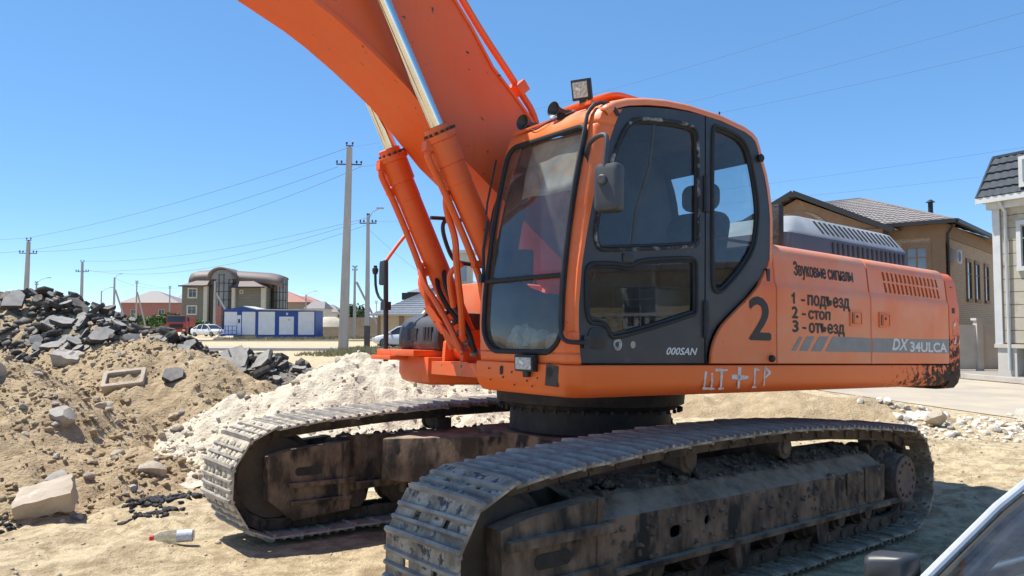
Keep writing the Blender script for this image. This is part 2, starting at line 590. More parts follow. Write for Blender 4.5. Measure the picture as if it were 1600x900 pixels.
# ================================================================== EXCAVATOR
def machine_matrix():
    th = R(50.044)
    pi_, ro = R(1.9), R(0.5)
    ex = Vector((-math.sin(th) * math.cos(pi_), -math.cos(th) * math.cos(pi_), math.sin(pi_)))
    ey = Vector((math.cos(th), -math.sin(th), math.sin(ro)))
    ey = (ey - ex * ey.dot(ex)).normalized()
    ez = ex.cross(ey)
    M = Matrix((ex, ey, ez)).transposed().to_4x4()
    M.translation = Vector((0.616, 6.261, 0))
    return M
MACHINE = machine_matrix()
SLEW = Matrix.Rotation(R(-2.72), 4, 'Z')
exc = empty('excavator')
exc.matrix_world = MACHINE
tag(exc, 'orange tracked excavator with dark cab door and raised boom', 'excavator')

XZ = lambda y: (lambda u, v, t: (u, y + t, v))
def side_fn(u, v, t):
    return (u, t, v)
def plan_fn(u, v, t):
    return (u, v, t)
def front_fn(u, v, t):
    return (t, u, v)

mat('louvre_dark', (.012, .006, .006), (.05, .008, .006), rough=.8, scale=5)
# ---------------------------------------------------------------- undercarriage
TZC, TR = 0.44, 0.40
XF, XR = 2.11, -2.10
def track_path():
    pts = []
    for x in np.linspace(XR, XF, 60):
        pts.append((x, TZC - TR))
    for a in np.linspace(-90, 70, 40):
        pts.append((XF + TR * math.cos(R(a)), TZC + TR * math.sin(R(a))))
    tx = [2.24, 1.80, 1.20, 0.5, -0.2, -1.05, -1.75]
    tz = [0.822, 0.865, 0.908, 0.935, 0.945, 0.917, 0.868]
    for x in np.linspace(2.1, -1.75, 60):
        # piecewise with slight sag between the carrier rollers
        pts.append((x, interp(-x, [-q for q in tx], tz)))
    for a in np.linspace(100, 270, 40):
        pts.append((XR + TR * math.cos(R(a)), TZC + TR * math.sin(R(a))))
    P = np.array(pts)
    # light smoothing
    for _ in range(3):
        P = (np.roll(P, 1, 0) + 2 * P + np.roll(P, -1, 0)) / 4
    d = np.linalg.norm(np.roll(P, -1, 0) - P, axis=1)
    s = np.concatenate([[0], np.cumsum(d)])
    return np.vstack([P, P[:1]]), s
TP, TS = track_path()
NSHOE = int(round(TS[-1] / 0.2165))
PITCH = TS[-1] / NSHOE
def track_at(s):
    s = s % TS[-1]
    return np.array([np.interp(s, TS, TP[:, 0]), np.interp(s, TS, TP[:, 1])])

def shoe_mesh(name, mats, half=0.305):
    """one triple-grouser pad, x along the track, y across, z outwards; material 1 on the worn bars"""
    m = MB()
    L = PITCH * 0.5 + 0.006
    t = 0.014
    hx0, hx1 = -0.030, 0.022          # window between two bars
    hw = [(-half, -0.145), (-0.095, 0.095), (0.145, half)]
    m.box(((-L + hx0) / 2, 0, t / 2), (hx0 + L, 2 * half, t))
    m.box(((L + hx1) / 2, 0, t / 2), (L - hx1, 2 * half, t))
    for a, b in hw:
        m.box(((hx0 + hx1) / 2, (a + b) / 2, t / 2), (hx1 - hx0, b - a, t))
    # down-turned overlap lip
    m.box((L - 0.004, 0, -0.004), (0.02, 2 * half - 0.01, 0.016))
    m.cur = 1
    for x, h, w in ((-L + 0.012, 0.034, 0.024), (-0.036 + 0.001, 0.024, 0.02), (0.034, 0.024, 0.02)):
        n = 9
        rows = []
        for k in range(n):
            y = -half + 2 * half * k / (n - 1)
            hh = h * (0.55 if k in (0, n - 1) else 0.9 + 0.16 * mnoise.noise(Vector((x * 40, y * 9, 3.1))))
            rows.append([(x - w * .75, y, t - .001), (x - w * .38, y, t + hh), (x + w * .38, y, t + hh), (x + w * .75, y, t - .001)])
        m.grid(rows)
        m.add(rows[0], [(0, 1, 2, 3)])
        m.add(rows[-1], [(3, 2, 1, 0)])
    for y in (-0.07, 0.07):
        for x in (-0.062, 0.066):
            m.lathe((x, y, t), (0, 0, 1), [(0, 0.014), (0.011, 0.014)], 6)
    return m.mesh(name, mats, smooth=30, fix=True)
SHOE_DUSTY = shoe_mesh('track_shoe', ['shoe_dusty', 'grouser_steel'])
SHOE_CHALK = shoe_mesh('track_shoe', ['shoe_chalky', 'grouser_steel'])

def caked_mesh():
    """lumps of dried earth caked between the bars of a pad"""
    m = MB()
    r = random.Random(5)
    for k in range(7):
        y = -0.26 + 0.52 * k / 6 + r.uniform(-.02, .02)
        for x in (-0.066, -0.001, 0.068):
            if r.random() < 0.75:
                s = r.uniform(.02, .032)
                m.lathe((x, y, 0.006), (0, 0, 1), [(0, s * 1.5), (0.012, s * 1.3), (r.uniform(.016, .024), s * .6)], 6)
    return m.mesh('caked_earth', 'white_earth', smooth=50)
CAKED = caked_mesh()

def track_side(sy):
    yc = sy * 1.366
    s_in = -sy
    # ---- frame
    m = MB()
    sec = [(0.234, 0.30), (0.234, 0.575), (0.10, 0.665), (-0.12, 0.73), (-0.20, 0.73), (-0.20, 0.30)]
    x0, x1 = -1.72, 1.62
    if sy > 0:
        # sloping top face with two oblong openings, outer wall with small holes
        def top_fn(u, v, t):
            k = (v - 0.10) / (0.234 - 0.10)
            return (u, yc + v, 0.0)
        a, b = Vector((0, 0.10, 0.665)), Vector((0, -0.12, 0.73))
        def slope_fn(u, v, t):
            p = a.lerp(b, v)
            n = Vector((0, 0.283, 0.959))
            p = p + n * t
            return (u, yc + p.y, p.z)
        hl = []
        for cx in (0.55, -0.60, 1.30):
            hl.append([(cx + 0.11 * math.cos(q) * (1 if abs(math.cos(q)) < .5 else 1.0), 0.42 + 0.24 * math.sin(q)) for q in np.linspace(0, 2 * math.pi, 15)[:-1]])
        m.plate([(x0, 0), (x1, 0), (x1, 1), (x0, 1)], hl, slope_fn, -0.015, 0)
        hl = [rrect(cx - .055, .40, cx + .055, .47, .03) for cx in (0.92, 1.0 - 1.75)] + [rrect(0.585, 0.43, 0.65, 0.49, .03)]
        m.plate([(x0, 0.30), (x1, 0.30), (x1, 0.575), (x0, 0.575)], hl[:0] + [hl[0], hl[2]], lambda u, v, t: (u, yc + 0.234 + t, v), -0.018, 0)
        m.add([(x0, yc + .234, .575), (x1, yc + .234, .575), (x1, yc + .10, .665), (x0, yc + .10, .665)], [(0, 1, 2, 3)])
        m.add([(x0, yc - .12, .73), (x1, yc - .12, .73), (x1, yc - .20, .73), (x0, yc - .20, .73)], [(0, 1, 2, 3)])
        m.add([(x0, yc - .20, .73), (x1, yc - .20, .73), (x1, yc - .20, .30), (x0, yc - .20, .30)], [(0, 1, 2, 3)])
        m.add([(x0, yc - .20, .30), (x1, yc - .20, .30), (x1, yc + .234, .30), (x0, yc + .234, .30)], [(0, 1, 2, 3)])
        m.add([(x0, yc + p[0], p[1]) for p in sec], [tuple(range(6))])
    else:
        m.prism([(sy * p[0], p[1]) for p in sec], lambda u, v, t: (t, yc + u, v), x0, x1)
    # plate overlay, step in the outer wall
    ow = yc + sy * 0.238
    m.box((-1.20, yc + sy * .238, 0.50), (0.20, 0.02, 0.16))
    m.box((-1.55, yc + sy * .240, 0.47), (0.32, 0.012, 0.26))
    # bottom rail
    m.box((-0.05, yc + sy * .255, 0.295), (3.75, 0.045, 0.03))
    # idler yoke arms with chamfered nose
    for k in (1, -1):
        y0, y1 = (0.135, 0.245) if k > 0 else (-0.235, -0.135)
        prof = [(1.55, 0.16), (2.02, 0.13), (2.22, 0.30), (2.24, 0.62), (2.05, 0.66), (1.55, 0.70)]
        m.prism(prof, lambda u, v, t: (u, yc + sy * t, v), y0, y1)
    m.box((1.85, yc + sy * .262, 0.545), (0.72, 0.045, 0.045))
    m.box((1.80, yc + sy * .258, 0.33), (0.62, 0.03, 0.04))
    m.box((1.57, yc + sy * .205, 0.45), (0.05, 0.10, 0.50))
    # roller guards
    for x in (1.22, 0.25, -0.75):
        m.prism([(x - .10, .30), (x + .10, .30), (x + .055, .12), (x - .055, .12)], lambda u, v, t: (u, yc + sy * t, v), .19, .235)
    fr = m.build('track_frame', 'rust_frame', exc, smooth=30)
    # dark opening and slot in the yoke
    if True:
        q = MB()
        q.prism(rrect(1.78, 0.40, 2.02, 0.475, .03), lambda u, v, t: (u, yc + sy * t, v), .10, .248 if sy > 0 else .248)
        q.build('access_slot', 'grease_shade_black', fr)
    if sy < 0:        # inner face of the far frame is what shows: ribs and slot
        q = MB()
        for x in (1.60, 1.05): q.box((x, yc + .225, .47), (.05, .07, .46))
        q.box((1.80, yc + .255, .395), (.55, .04, .035)); q.box((1.80, yc + .255, .26), (.50, .03, .03))
        q.box((0.2, yc + .22, .34), (2.6, .05, .05))
        q.build('frame_rib', 'rust_frame', fr, smooth=0, bevel=.008)
        q = MB()
        q.prism(rrect(1.80, .46, 2.02, .525, .03), lambda u, v, t: (u, yc + t, v), .10, .2375)
        q.build('access_slot', 'grease_shade_black', fr)
    # lumps of dried mud lying on the frame and stuck to its side
    q = MB()
    rm = random.Random(31 + sy)
    for _ in range(420):
        x = rm.uniform(-1.7, 1.6)
        if rm.random() < .75:
            v = rm.random(); y_, z_ = (.10 - .22 * v, .665 + .065 * v)
        else:
            y_, z_ = (.225 + rm.random() * .01, rm.uniform(.31, .57))
        s_ = rm.uniform(.006, .026) * (1.6 if rm.random() < .06 else 1)
        q.lathe((x, yc + sy * y_, z_ - .003), (0, sy * .28, 1), [(0, s_ * rm.uniform(.8, 1.4)), (s_ * .7, s_ * rm.uniform(.6, 1.1)), (s_ * rm.uniform(.9, 1.4), s_ * .35)], 5)
    mud = q.build('caked_mud', 'dark_rust', fr, smooth=0)
    mud['kind'] = 'stuff'
    # ---- idler
    def wheel(prof, x, z, name, mt, n=36):
        q = MB()
        q.lathe((x, yc, z), (0, sy, 0), prof, n)
        return q.build(name, mt, fr, smooth=30)
    wheel([(-.09, .05), (-.088, .30), (-.05, .33), (-.045, .355), (.045, .355), (.05, .33), (.088, .30), (.09, .12), (.13, .11), (.13, .0)], XF, TZC, 'idler', 'idler_earth', 40)
    # ---- sprocket with teeth and final drive
    q = MB()
    q.lathe((XR, yc, TZC), (0, sy, 0), [(-.035, .05), (-.035, .30), (.035, .30), (.035, .05)], 40)
    for k in range(21):
        a = 2 * math.pi * k / 21
        c = Vector((XR + math.cos(a) * .325, yc, TZC + math.sin(a) * .325))
        q.box(c, (.06, .07, .045), Matrix.Rotation(-a, 3, 'Y'))
    q.build('sprocket', 'dark_rust', fr, smooth=30)
    q = MB()
    q.lathe((XR, yc, TZC), (0, sy, 0), [(-.22, .26), (.03, .265), (.10, .25), (.12, .215), (.205, .205), (.225, .195)], 36)
    for k in range(16):
        a = 2 * math.pi * k / 16
        q.lathe((XR + math.cos(a) * .235, yc + sy * .10, TZC + math.sin(a) * .235), (0, sy, 0), [(0, .014), (.025, .014)], 6)
    q.build('final_drive', 'dark_rust', fr, smooth=30)
    q = MB()
    q.lathe((XR, yc + sy * .225, TZC), (0, sy, 0), [(0, .192), (.022, .19), (.03, .175), (.024, .16), (.026, 0.0)], 36)
    for k in range(12):
        a = 2 * math.pi * k / 12
        q.lathe((XR + math.cos(a) * .135, yc + sy * .25, TZC + math.sin(a) * .135), (0, sy, 0), [(0, .012), (.012, .012)], 6)
    q.build('hub_cover', 'hub_cover', fr, smooth=30)
    # ---- bottom rollers and carrier rollers
    for x in np.linspace(-1.55, 1.45, 8):
        wheel([(-.16, .06), (-.16, .085), (-.10, .09), (-.098, .105), (-.075, .105), (-.07, .08), (.07, .08), (.075, .105), (.098, .105), (.10, .09), (.16, .085), (.16, .06), (.19, .055)], x, 0.235, 'track_roller', 'dark_rust', 18)
    for x in (0.60, -0.52):
        q = MB()
        q.lathe((x, yc - sy * .02, 0.80), (0, sy, 0), [(-.12, .045), (-.06, .07), (.07, .07), (.075, .085), (.10, .085), (.105, .06), (.12, .055), (.125, .02)], 20)
        q.box((x, yc - sy * .14, 0.76), (0.14, 0.06, 0.14))
        q.build('carrier_roller', 'dark_rust', fr, smooth=30)
    # ---- chain: links joined in one part, pads as pieces
    q = MB()
    for i in range(NSHOE):
        p = track_at(i * PITCH)
        p0, p1 = track_at(i * PITCH - PITCH * .62), track_at(i * PITCH + PITCH * .62)
        d = Vector((p1[0] - p0[0], 0, p1[1] - p0[1])).normalized()
        nrm = Vector((-d.z, 0, d.x))              # inwards (path runs with the inside on its left)
        for yy in (-.095, .095):
            c = Vector((p[0], yc + yy, p[1])) + nrm * 0.052
            rot = Matrix((d, Vector((0, 1, 0)), nrm)).transposed()
            q.box(c, (PITCH * 1.12, .042, .085), rot, taper=(.82, 1))
        c = Vector((p0[0] * .5 + p[0] * .5, 0, p0[1] * .5 + p[1] * .5)) + nrm * .05
        q.cyl((c.x, yc - .13, c.z), (c.x, yc + .13, c.z), .028, 8)
    chain = q.build('track_chain', 'dark_rust', exc, smooth=30)
    rr = random.Random(3)
    for i in range(NSHOE):
        p = track_at(i * PITCH)
        p0, p1 = track_at(i * PITCH - PITCH * .5), track_at(i * PITCH + PITCH * .5)
        d = Vector((p1[0] - p0[0], 0, p1[1] - p0[1])).normalized()
        out = Vector((d.z, 0, -d.x))
        # local x along d, local z outwards
        yv = out.cross(d)
        M = Matrix((d, yv, out)).transposed().to_4x4()
        M.translation = Vector((p[0], yc + rr.uniform(-.006, .006), p[1])) + out * rr.uniform(-.003, .004)
        M = M @ Matrix.Rotation(rr.gauss(0, .022), 4, 'Y') @ Matrix.Rotation(rr.gauss(0, .006), 4, 'Z')
        o = inst(SHOE_CHALK if (sy < 0 and p[0] > 0.6) else SHOE_DUSTY, 'track_shoe', chain, M)
        if sy < 0 and p[0] > 0.3 and p[1] > 0.2 and rr.random() < .9:
            inst(CAKED, 'caked_earth', chain, M)
    return fr

for sy in (1, -1):
    track_side(sy)

# ---- car body: centre box with four splayed legs to the track frames
m = MB()
for sx in (1, -1):
    for sy in (1, -1):
        a0, a1 = Vector((sx * .30, sy * .30, 0)), Vector((sx * 1.12, sy * 1.19, 0))
        d = (a1 - a0).normalized()
        s_ = Vector((-d.y, d.x, 0))
        w0, w1 = .40, .34
        V = []
        for q, w, zb, zt in ((a0, w0, .34, .80), (a1, w1, .40, .72)):
            for k, z in ((-1, zb), (1, zb), (1, zt), (-1, zt)):
                p = q + s_ * (k * w)
                V.append((p.x, p.y, z))
        m.add(V, [(3, 2, 1, 0), (4, 5, 6, 7), (0, 1, 5, 4), (1, 2, 6, 5), (2, 3, 7, 6), (3, 0, 4, 7)])
m.prism(rrect(-.72, -.72, .72, .72, .2), plan_fn, .33, .815)
m.build('car_body', 'rust_frame', exc, smooth=30, bevel=.012)
m = MB()
m.lathe((0, 0, .80), (0, 0, 1), [(0, .70), (.03, .655), (.20, .65), (.21, .70), (.24, .72), (.25, .76), (.37, .77), (.40, .74)], 64)
for k in range(44):
    a = 2 * math.pi * k / 44
    m.lathe((math.cos(a) * .735, math.sin(a) * .735, 1.02), (0, 0, -1), [(0, .016), (.03, .016)], 6)
m.build('swing_bearing', 'grease_shade_black', exc, smooth=30)

# ---------------------------------------------------------------- upper structure: deck and hood
UP = SLEW
def upper(m, name, mt, parent=exc, **k):
    return m.build(name, mt, parent, UP if parent is exc else None, **k)

m = MB()
m.box((-1.2, 0, 1.235), (3.8, 2.6, .06))
m.box((0.5, .80, 1.225), (1.5, .8, .05))
upper(m, 'revolving_frame', 'grease_shade_black')
m = MB()
m.box((-1.80, -0.02, 1.72), (2.55, 2.76, 0.90))
upper(m, 'engine_bay', 'grease_shade_black')
# sill: band along the left side that wraps round the front under the cab
SILL_Z = 1.385
def sill_outline(d):
    o = [(1.50 - d, .53), (1.51 - d, 1.05)]
    for a in np.linspace(0, 90, 9):
        o.append((1.40 - d + .11 * math.cos(R(a)), 1.38 - d + .11 * math.sin(R(a))))
    o.append((-2.9, 1.49 - d))
    for a in np.linspace(90, 165, 8):
        o.append((-3.16 + .26 * math.cos(R(a)), 1.23 - d + .26 * math.sin(R(a))))
    o += [(-3.38, 1.0), (.3, .60)]
    return o
m = MB()
levels = [(1.195, .085), (1.205, .05), (1.25, .012), (1.29, 0.0), (SILL_Z - .006, 0.0), (SILL_Z, .006)]
V, F = [], []
n = len(sill_outline(0))
for z, d in levels:
    V += [(p[0], p[1], z) for p in sill_outline(d)]
for i in range(len(levels) - 1):
    for k in range(n):
        F.append((i * n + k, i * n + (k + 1) % n, (i + 1) * n + (k + 1) % n, (i + 1) * n + k))
F.append(tuple(range(n))[::-1])
F.append(tuple(range((len(levels) - 1) * n, len(levels) * n)))
m.add(V, F)
sill = upper(m, 'lower_sill', 'orange_sill' if 'orange_sill' in MATS else 'orange_paint', smooth=40)

HP = [(1.49, 1.395), (1.49, 1.925), (1.484, 1.95), (1.474, 1.975), (1.455, 2.165), (1.444, 2.205), (1.424, 2.235), (1.39, 2.255), (1.33, 2.264)]
def hood_y(z):
    return interp(z, [p[1] for p in HP], [p[0] for p in HP])
def hood_door(name, xa, xb, mt, cut_front=None, holes=None, pillar=0.0):
    """one side door of the engine hood between xa (front) and xb (rear)"""
    m = MB()
    def rowset(prof):
        rows = []
        for (y, z) in prof:
            x0 = cut_front(z) if cut_front else xa
            r = [(x0, y - .022, z), (x0, y - .006, z), (x0 - .006, y, z)]
            r += [(x0 + (xb - x0) * k / 6, y, z) for k in range(1, 6)]
            r += [(xb + .006, y, z), (xb, y - .006, z), (xb, y - .022, z)]
            rows.append(r)
        return rows
    prof = [(1.468, 1.395), (1.484, 1.395), (1.49, 1.401)] + [(hood_y(z), z) for z in np.linspace(1.41, 1.925, 14)] + HP[2:4]
    m.grid(rowset(prof))
    top = [HP[3]] + [(hood_y(z), z) for z in np.linspace(1.99, 2.15, 6)] + HP[4:]
    if holes is None:
        m.grid(rowset(top))
    else:
        a, b = HP[3], HP[4]
        def fn(u, v, t):
            k = (v - a[1]) / (b[1] - a[1])
            return (u, a[0] + (b[0] - a[0]) * k + t, v)
        m.plate([(xa - .006, a[1]), (xa - .006, b[1]), (xb + .006, b[1]), (xb + .006, a[1])], holes, fn, -.02, 0)
        m.grid(rowset(HP[4:]))
    m.grid([[(xa, 1.33, 2.264), (xb, 1.33, 2.264)], [(xa, 1.22, 2.266), (xb, 1.22, 2.266)]])
    return upper(m, name, mt, smooth=32)

CURVE_Z = [1.393, 1.45, 1.50, 1.545, 1.592, 1.635, 1.679, 1.76, 1.84, 1.92, 1.993, 2.09, 2.179, 2.25, 2.30]
CURVE_X = [.328, .325, .312, .293, .262, .225, .168, .05, -.072, -.175, -.255, -.335, -.378, -.392, -.395]
d1 = hood_door('pump_door', 0, -.388, 'orange_paint', cut_front=lambda z: interp(z, CURVE_Z, CURVE_X))
d2 = hood_door('radiator_door', -.398, -1.684, 'orange_faded')
slots = []
for row, (z0, z1, sh) in enumerate(((2.082, 2.160, 0), (1.982, 2.070, 0))):
    for k in range(14):
        xc = -1.958 - k * 0.0735 - row * 0.012
        slots.append([(xc + .012 + .02 * q[1], z0 + (z1 - z0) * q[1]) for q in ()] or
                     [(xc - .010 + .019, z0), (xc - .010 - .019, z0 + .006), (xc + .010 - .020, z1 - .004), (xc + .010 + .018, z1)])
d3 = hood_door('louvred_door', -1.694, -3.085, 'orange_faded', holes=slots)
m = MB()
m.box((-2.45, 1.40, 2.06), (1.2, .03, .24))
m.build('louvre_backing', 'louvre_dark', d3)
# roof sheet of the hood
m = MB()
m.box((-1.8, 0.0, 2.255), (2.62, 2.46, .02))
upper(m, 'hood_top', 'orange_faded')
m = MB()
m.prism([(-.42, -1.42), (-3.1, -1.42), (-3.1, -1.46), (-.42, -1.46)], plan_fn, 1.22, 2.25)
upper(m, 'right_side_panel', 'orange_paint', bevel=.01)

def counterweight():
    def ol(d):
        o = [(-3.095, 1.49 - d)]
        for a in np.linspace(90, 168, 9):
            o.append((-3.26 + (.20 - 0 * d) * math.cos(R(a)), 1.29 - d + .20 * math.sin(R(a))))
        for y in np.linspace(1.15, -1.15, 13):
            o.append((-3.46 - .22 * (1 - (y / 1.15) ** 2) + d, y))
        for a in np.linspace(192, 270, 9):
            o.append((-3.26 + .20 * math.cos(R(a)), -1.29 + d + .20 * math.sin(R(a))))
        o.append((-3.095, -1.49 + d))
        return o
    lv = [(1.16, .13), (1.17, .06), (1.22, .02), (1.30, 0.0), (1.92, 0.0), (1.97, .012), (2.14, .03), (2.20, .055), (2.235, .09), (2.25, .16)]
    n = len(ol(0))
    V, F = [], []
    for z, d in lv:
        V += [(p[0], p[1], z) for p in ol(d)]
    for i in range(len(lv) - 1):
        for k in range(n):
            F.append((i * n + k, i * n + (k + 1) % n, (i + 1) * n + (k + 1) % n, (i + 1) * n + k))
    F.append(tuple(range(n))[::-1])
    F.append(tuple(range((len(lv) - 1) * n, len(lv) * n)))
    m = MB()
    m.add(V, F)
    return upper(m, 'counterweight', 'orange_muddy', smooth=40)

def muddy(name, centre, radius, base=ORANGE, base2=ORANGE2):
    """orange paint with a splash of dark dried mud round one corner"""
    m = bpy.data.materials.new(name)
    nt, n, l, b = nodes_of(m)
    tc = n.new('ShaderNodeTexCoord')
    ds = n.new('ShaderNodeVectorMath'); ds.operation = 'DISTANCE'
    mp = n.new('ShaderNodeMapping')
    mp.inputs['Scale'].default_value = (1, 1, 2.0)
    l.new(tc.outputs['Object'], mp.inputs[0])
    l.new(mp.outputs[0], ds.inputs[0])
    ds.inputs[1].default_value = (centre[0], centre[1], centre[2] * 2.0)
    ns = n.new('ShaderNodeTexNoise'); ns.inputs['Scale'].default_value = 16; ns.inputs['Detail'].default_value = 9; ns.inputs['Roughness'].default_value = .68
    l.new(tc.outputs['Object'], ns.inputs['Vector'])
    mr = n.new('ShaderNodeMapRange')
    mr.inputs['From Min'].default_value = 0; mr.inputs['From Max'].default_value = radius
    mr.inputs['To Min'].default_value = .62; mr.inputs['To Max'].default_value = .24
    l.new(ds.outputs['Value'], mr.inputs[0])
    ad = n.new('ShaderNodeMath'); ad.operation = 'ADD'
    l.new(mr.outputs[0], ad.inputs[0]); l.new(ns.outputs['Fac'], ad.inputs[1])
    st = n.new('ShaderNodeMapRange')
    st.inputs['From Min'].default_value = .93; st.inputs['From Max'].default_value = 1.0
    l.new(ad.outputs[0], st.inputs[0])
    n2 = n.new('ShaderNodeTexNoise'); n2.inputs['Scale'].default_value = 2.4; n2.inputs['Detail'].default_value = 6
    l.new(tc.outputs['Object'], n2.inputs['Vector'])
    c0 = n.new('ShaderNodeMix'); c0.data_type = 'RGBA'
    l.new(n2.outputs['Fac'], c0.inputs[0])
    c0.inputs[6].default_value = (*base, 1); c0.inputs[7].default_value = (*base2, 1)
    c1 = n.new('ShaderNodeMix'); c1.data_type = 'RGBA'
    l.new(st.outputs[0], c1.inputs[0])
    l.new(c0.outputs[2], c1.inputs[6])
    c1.inputs[7].default_value = (0.045, 0.033, 0.026, 1)
    l.new(c1.outputs[2], b.inputs['Base Color'])
    r_ = n.new('ShaderNodeMapRange')
    r_.inputs['To Min'].default_value = .42; r_.inputs['To Max'].default_value = .9
    l.new(st.outputs[0], r_.inputs[0]); l.new(r_.outputs[0], b.inputs['Roughness'])
    bp = n.new('ShaderNodeBump'); bp.inputs['Strength'].default_value = .3; bp.inputs['Distance'].default_value = .01
    l.new(st.outputs[0], bp.inputs['Height']); l.new(bp.outputs[0], b.inputs['Normal'])
    MATS[name] = m
    return m
muddy('orange_muddy', (-3.42, 1.40, 1.20), 1.7)
muddy('orange_sill', (-3.40, 1.42, 1.20), 1.9)
sill.data.materials[0] = MATS['orange_sill']
cw = counterweight()
m = MB()
for c, s_ in (((-3.20, 1.462, 2.075), (.05, .004, .07)), ((-3.18, 1.4915, 1.885), (.05, .004, .05)), ((-3.24, 1.487, 1.86), (.05, .004, .035))):
    m.box(c, s_)
m.build('paint_chip', 'grease_shade_black', cw, bevel=.0)

# engine cover on the hood
def cover():
    lv = [(2.262, -1.33, -3.62, .93, -.7, .12), (2.50, -1.36, -3.60, .92, -.68, .13), (2.53, -1.40, -3.575, .905, -.66, .13), (2.68, -1.62, -3.50, .80, -.55, .12), (2.705, -1.75, -3.46, .74, -.5, .11), (2.715, -1.9, -3.40, .65, -.4, .1)]
    V, F = [], []
    for z, xa, xb, ya, yb, r in lv:
        V += [(p[0], p[1], z) for p in rrect(xb, yb, xa, ya, r)]
    n = len(V) // len(lv)
    for i in range(len(lv) - 1):
        for k in range(n):
            F.append((i * n + k, i * n + (k + 1) % n, (i + 1) * n + (k + 1) % n, (i + 1) * n + k))
    F.append(tuple(range((len(lv) - 1) * n, len(lv) * n)))
    m = MB()
    m.add(V, F)
    m.mi = [0 if max(V[i][2] for i in f) > 2.51 else 1 for f in m.f]  # sunlit top and shaded sides put into the colour as two greys
    return upper(m, 'engine_cover', ['cover_grey_lit', 'cover_grey_shaded'], smooth=40)
ec = cover()
m = MB(); m.box((0, 0, 0), (.030, .006, .17))
LS = m.mesh('louvre_shade', 'grease_shade_black')  # black box standing proud, painted shade of a slot in the cover
for k in range(16):
    x = -2.12 - k * .0875
    inst(LS, 'louvre_shade', ec, Matrix.Translation((x, .9255, 2.39)))
m = MB(); m.box((0, 0, 0), (.034, .006, .145))
LS2 = m.mesh('louvre_shade', 'grease_shade_black')
for k in range(17):
    x = -2.0 - k * .085
    Mx = Matrix.Translation((x, .8535, 2.6055)) @ Matrix.Rotation(R(35), 4, 'X') @ Matrix.Rotation(R(10), 4, 'Y')
    inst(LS2, 'louvre_shade', ec, Mx)
m = MB()
m.box((-1.13, 1.0, 2.47), (.07, .10, .42))
m.box((-1.12, 1.02, 2.255), (.16, .16, .03))
upper(m, 'exhaust_stack', 'grease_shade_black', bevel=.015)

# door latches, decals, lettering
def text_m(x, z, y=1.4925, lean=0.0):
    M = Matrix(((-1, 0, 0, x), (0, 0, 1, y), (0, 1, 0, z), (0, 0, 0, 1)))
    if lean:
        M = M @ Matrix.Rotation(R(-lean), 4, 'X')
    return M
def latch(parent, xa, xb):
    m = MB()
    m.plate([(xa, 1.69), (xb, 1.69), (xb, 1.815), (xa, 1.815)], [[(xa - .02, 1.708), (xa - .02, 1.797), (xb + .02, 1.797), (xb + .02, 1.708)][::-1]], lambda u, v, t: (u, t, v), 1.489, 1.499)
    m.box(((xa + xb) / 2 - .02, 1.4925, 1.752), ((xa - xb) * .5, .006, .085))
    o = m.build('latch', 'orange_paint', parent, bevel=.002)
    q = MB()
    q.box((xa - .035, 1.4915, 1.752), (.03, .003, .085))
    q.lathe(((xa + xb) / 2 - .01, 1.4955, 1.765), (0, 1, 0), [(0, .012), (.004, .012)], 10)
    q.build('latch_keyhole', 'grease_shade_black', parent)
latch(d2, -1.36, -1.55)
latch(d3, -1.81, -2.0)
lettering('2', 'lettering', d1, text_m(-.075, 1.562), .235, .285, 'black_print', faux=.012)
lettering('Звуковые сигналы', 'lettering', d2, text_m(-.645, 2.01, 1.4735, 5.6), .815, .132, 'black_print', faux=.0035)
for dig, word, x0, z0, w, h, dz in (('1', 'подъезд', -.572, 1.826, .575, .096, -.022), ('2', 'стоп', -.580, 1.724, .29, .062, 0), ('3', 'отъезд', -.586, 1.624, .485, .090, -.020)):
    if dig == '1':
        q = MB()
        q.add([(x0 - .020, 1.4925, z0), (x0 - .042, 1.4925, z0), (x0 - .042, 1.4925, z0 + .082), (x0 - .026, 1.4925, z0 + .082), (x0 - .018, 1.4925, z0 + .070), (x0, 1.4925, z0 + .062), (x0, 1.4925, z0 + .046), (x0 - .020, 1.4925, z0 + .054)], [tuple(range(8))])
        q.build('lettering', 'black_print', d2)
    else:
        lettering(dig, 'lettering', d2, text_m(x0, z0), .068, .080, 'black_print', faux=.006)
    lettering('-', 'lettering', d2, text_m(x0 - .125, z0 + .026), .045, .010, 'black_print', faux=.004)
    lettering(word, 'lettering', d2, text_m(x0 - .21, z0 + dz), w, h, 'black_print', faux=.0055)
def decal(parent, polys, name='stripe_decal', mt='silver_decal'):
    m = MB()
    for pl in polys:
        m.add([(p[0], 1.4918, p[1]) for p in pl], [tuple(range(len(pl)))])
    return m.build(name, mt, parent)
decal(d2, [[(-.565, 1.488), (-.62, 1.488), (-.71, 1.59), (-.67, 1.59)], [(-.665, 1.487), (-.77, 1.487), (-.865, 1.597), (-.765, 1.593)],
           [(-.815, 1.487), (-.95, 1.486), (-1.06, 1.60), (-.93, 1.597)], [(-1.01, 1.486), (-1.678, 1.487), (-1.678, 1.60), (-1.13, 1.602), (-1.11, 1.595)]])
decal(d3, [[(-1.70, 1.487), (-3.078, 1.49), (-3.078, 1.617), (-1.70, 1.60)]])
lettering('DX', 'lettering', d3, text_m(-2.02, 1.508, 1.4935), .285, .098, 'white_print', shear=.25, bold=.03)
lettering('34ULCA', 'lettering', d3, text_m(-2.33, 1.497, 1.4935), .70, .088, 'white_print', bold=.03)
lettering('2', 'lettering', cw, Matrix.Translation((-3.175, 1.4925, 1.575)) @ Matrix(((-.98, 0, 0, 0), (-.1, 0, 1, 0), (0, 1, 0, 0), (0, 0, 0, 1))), .14, .20, 'chalk_print', bold=.015)
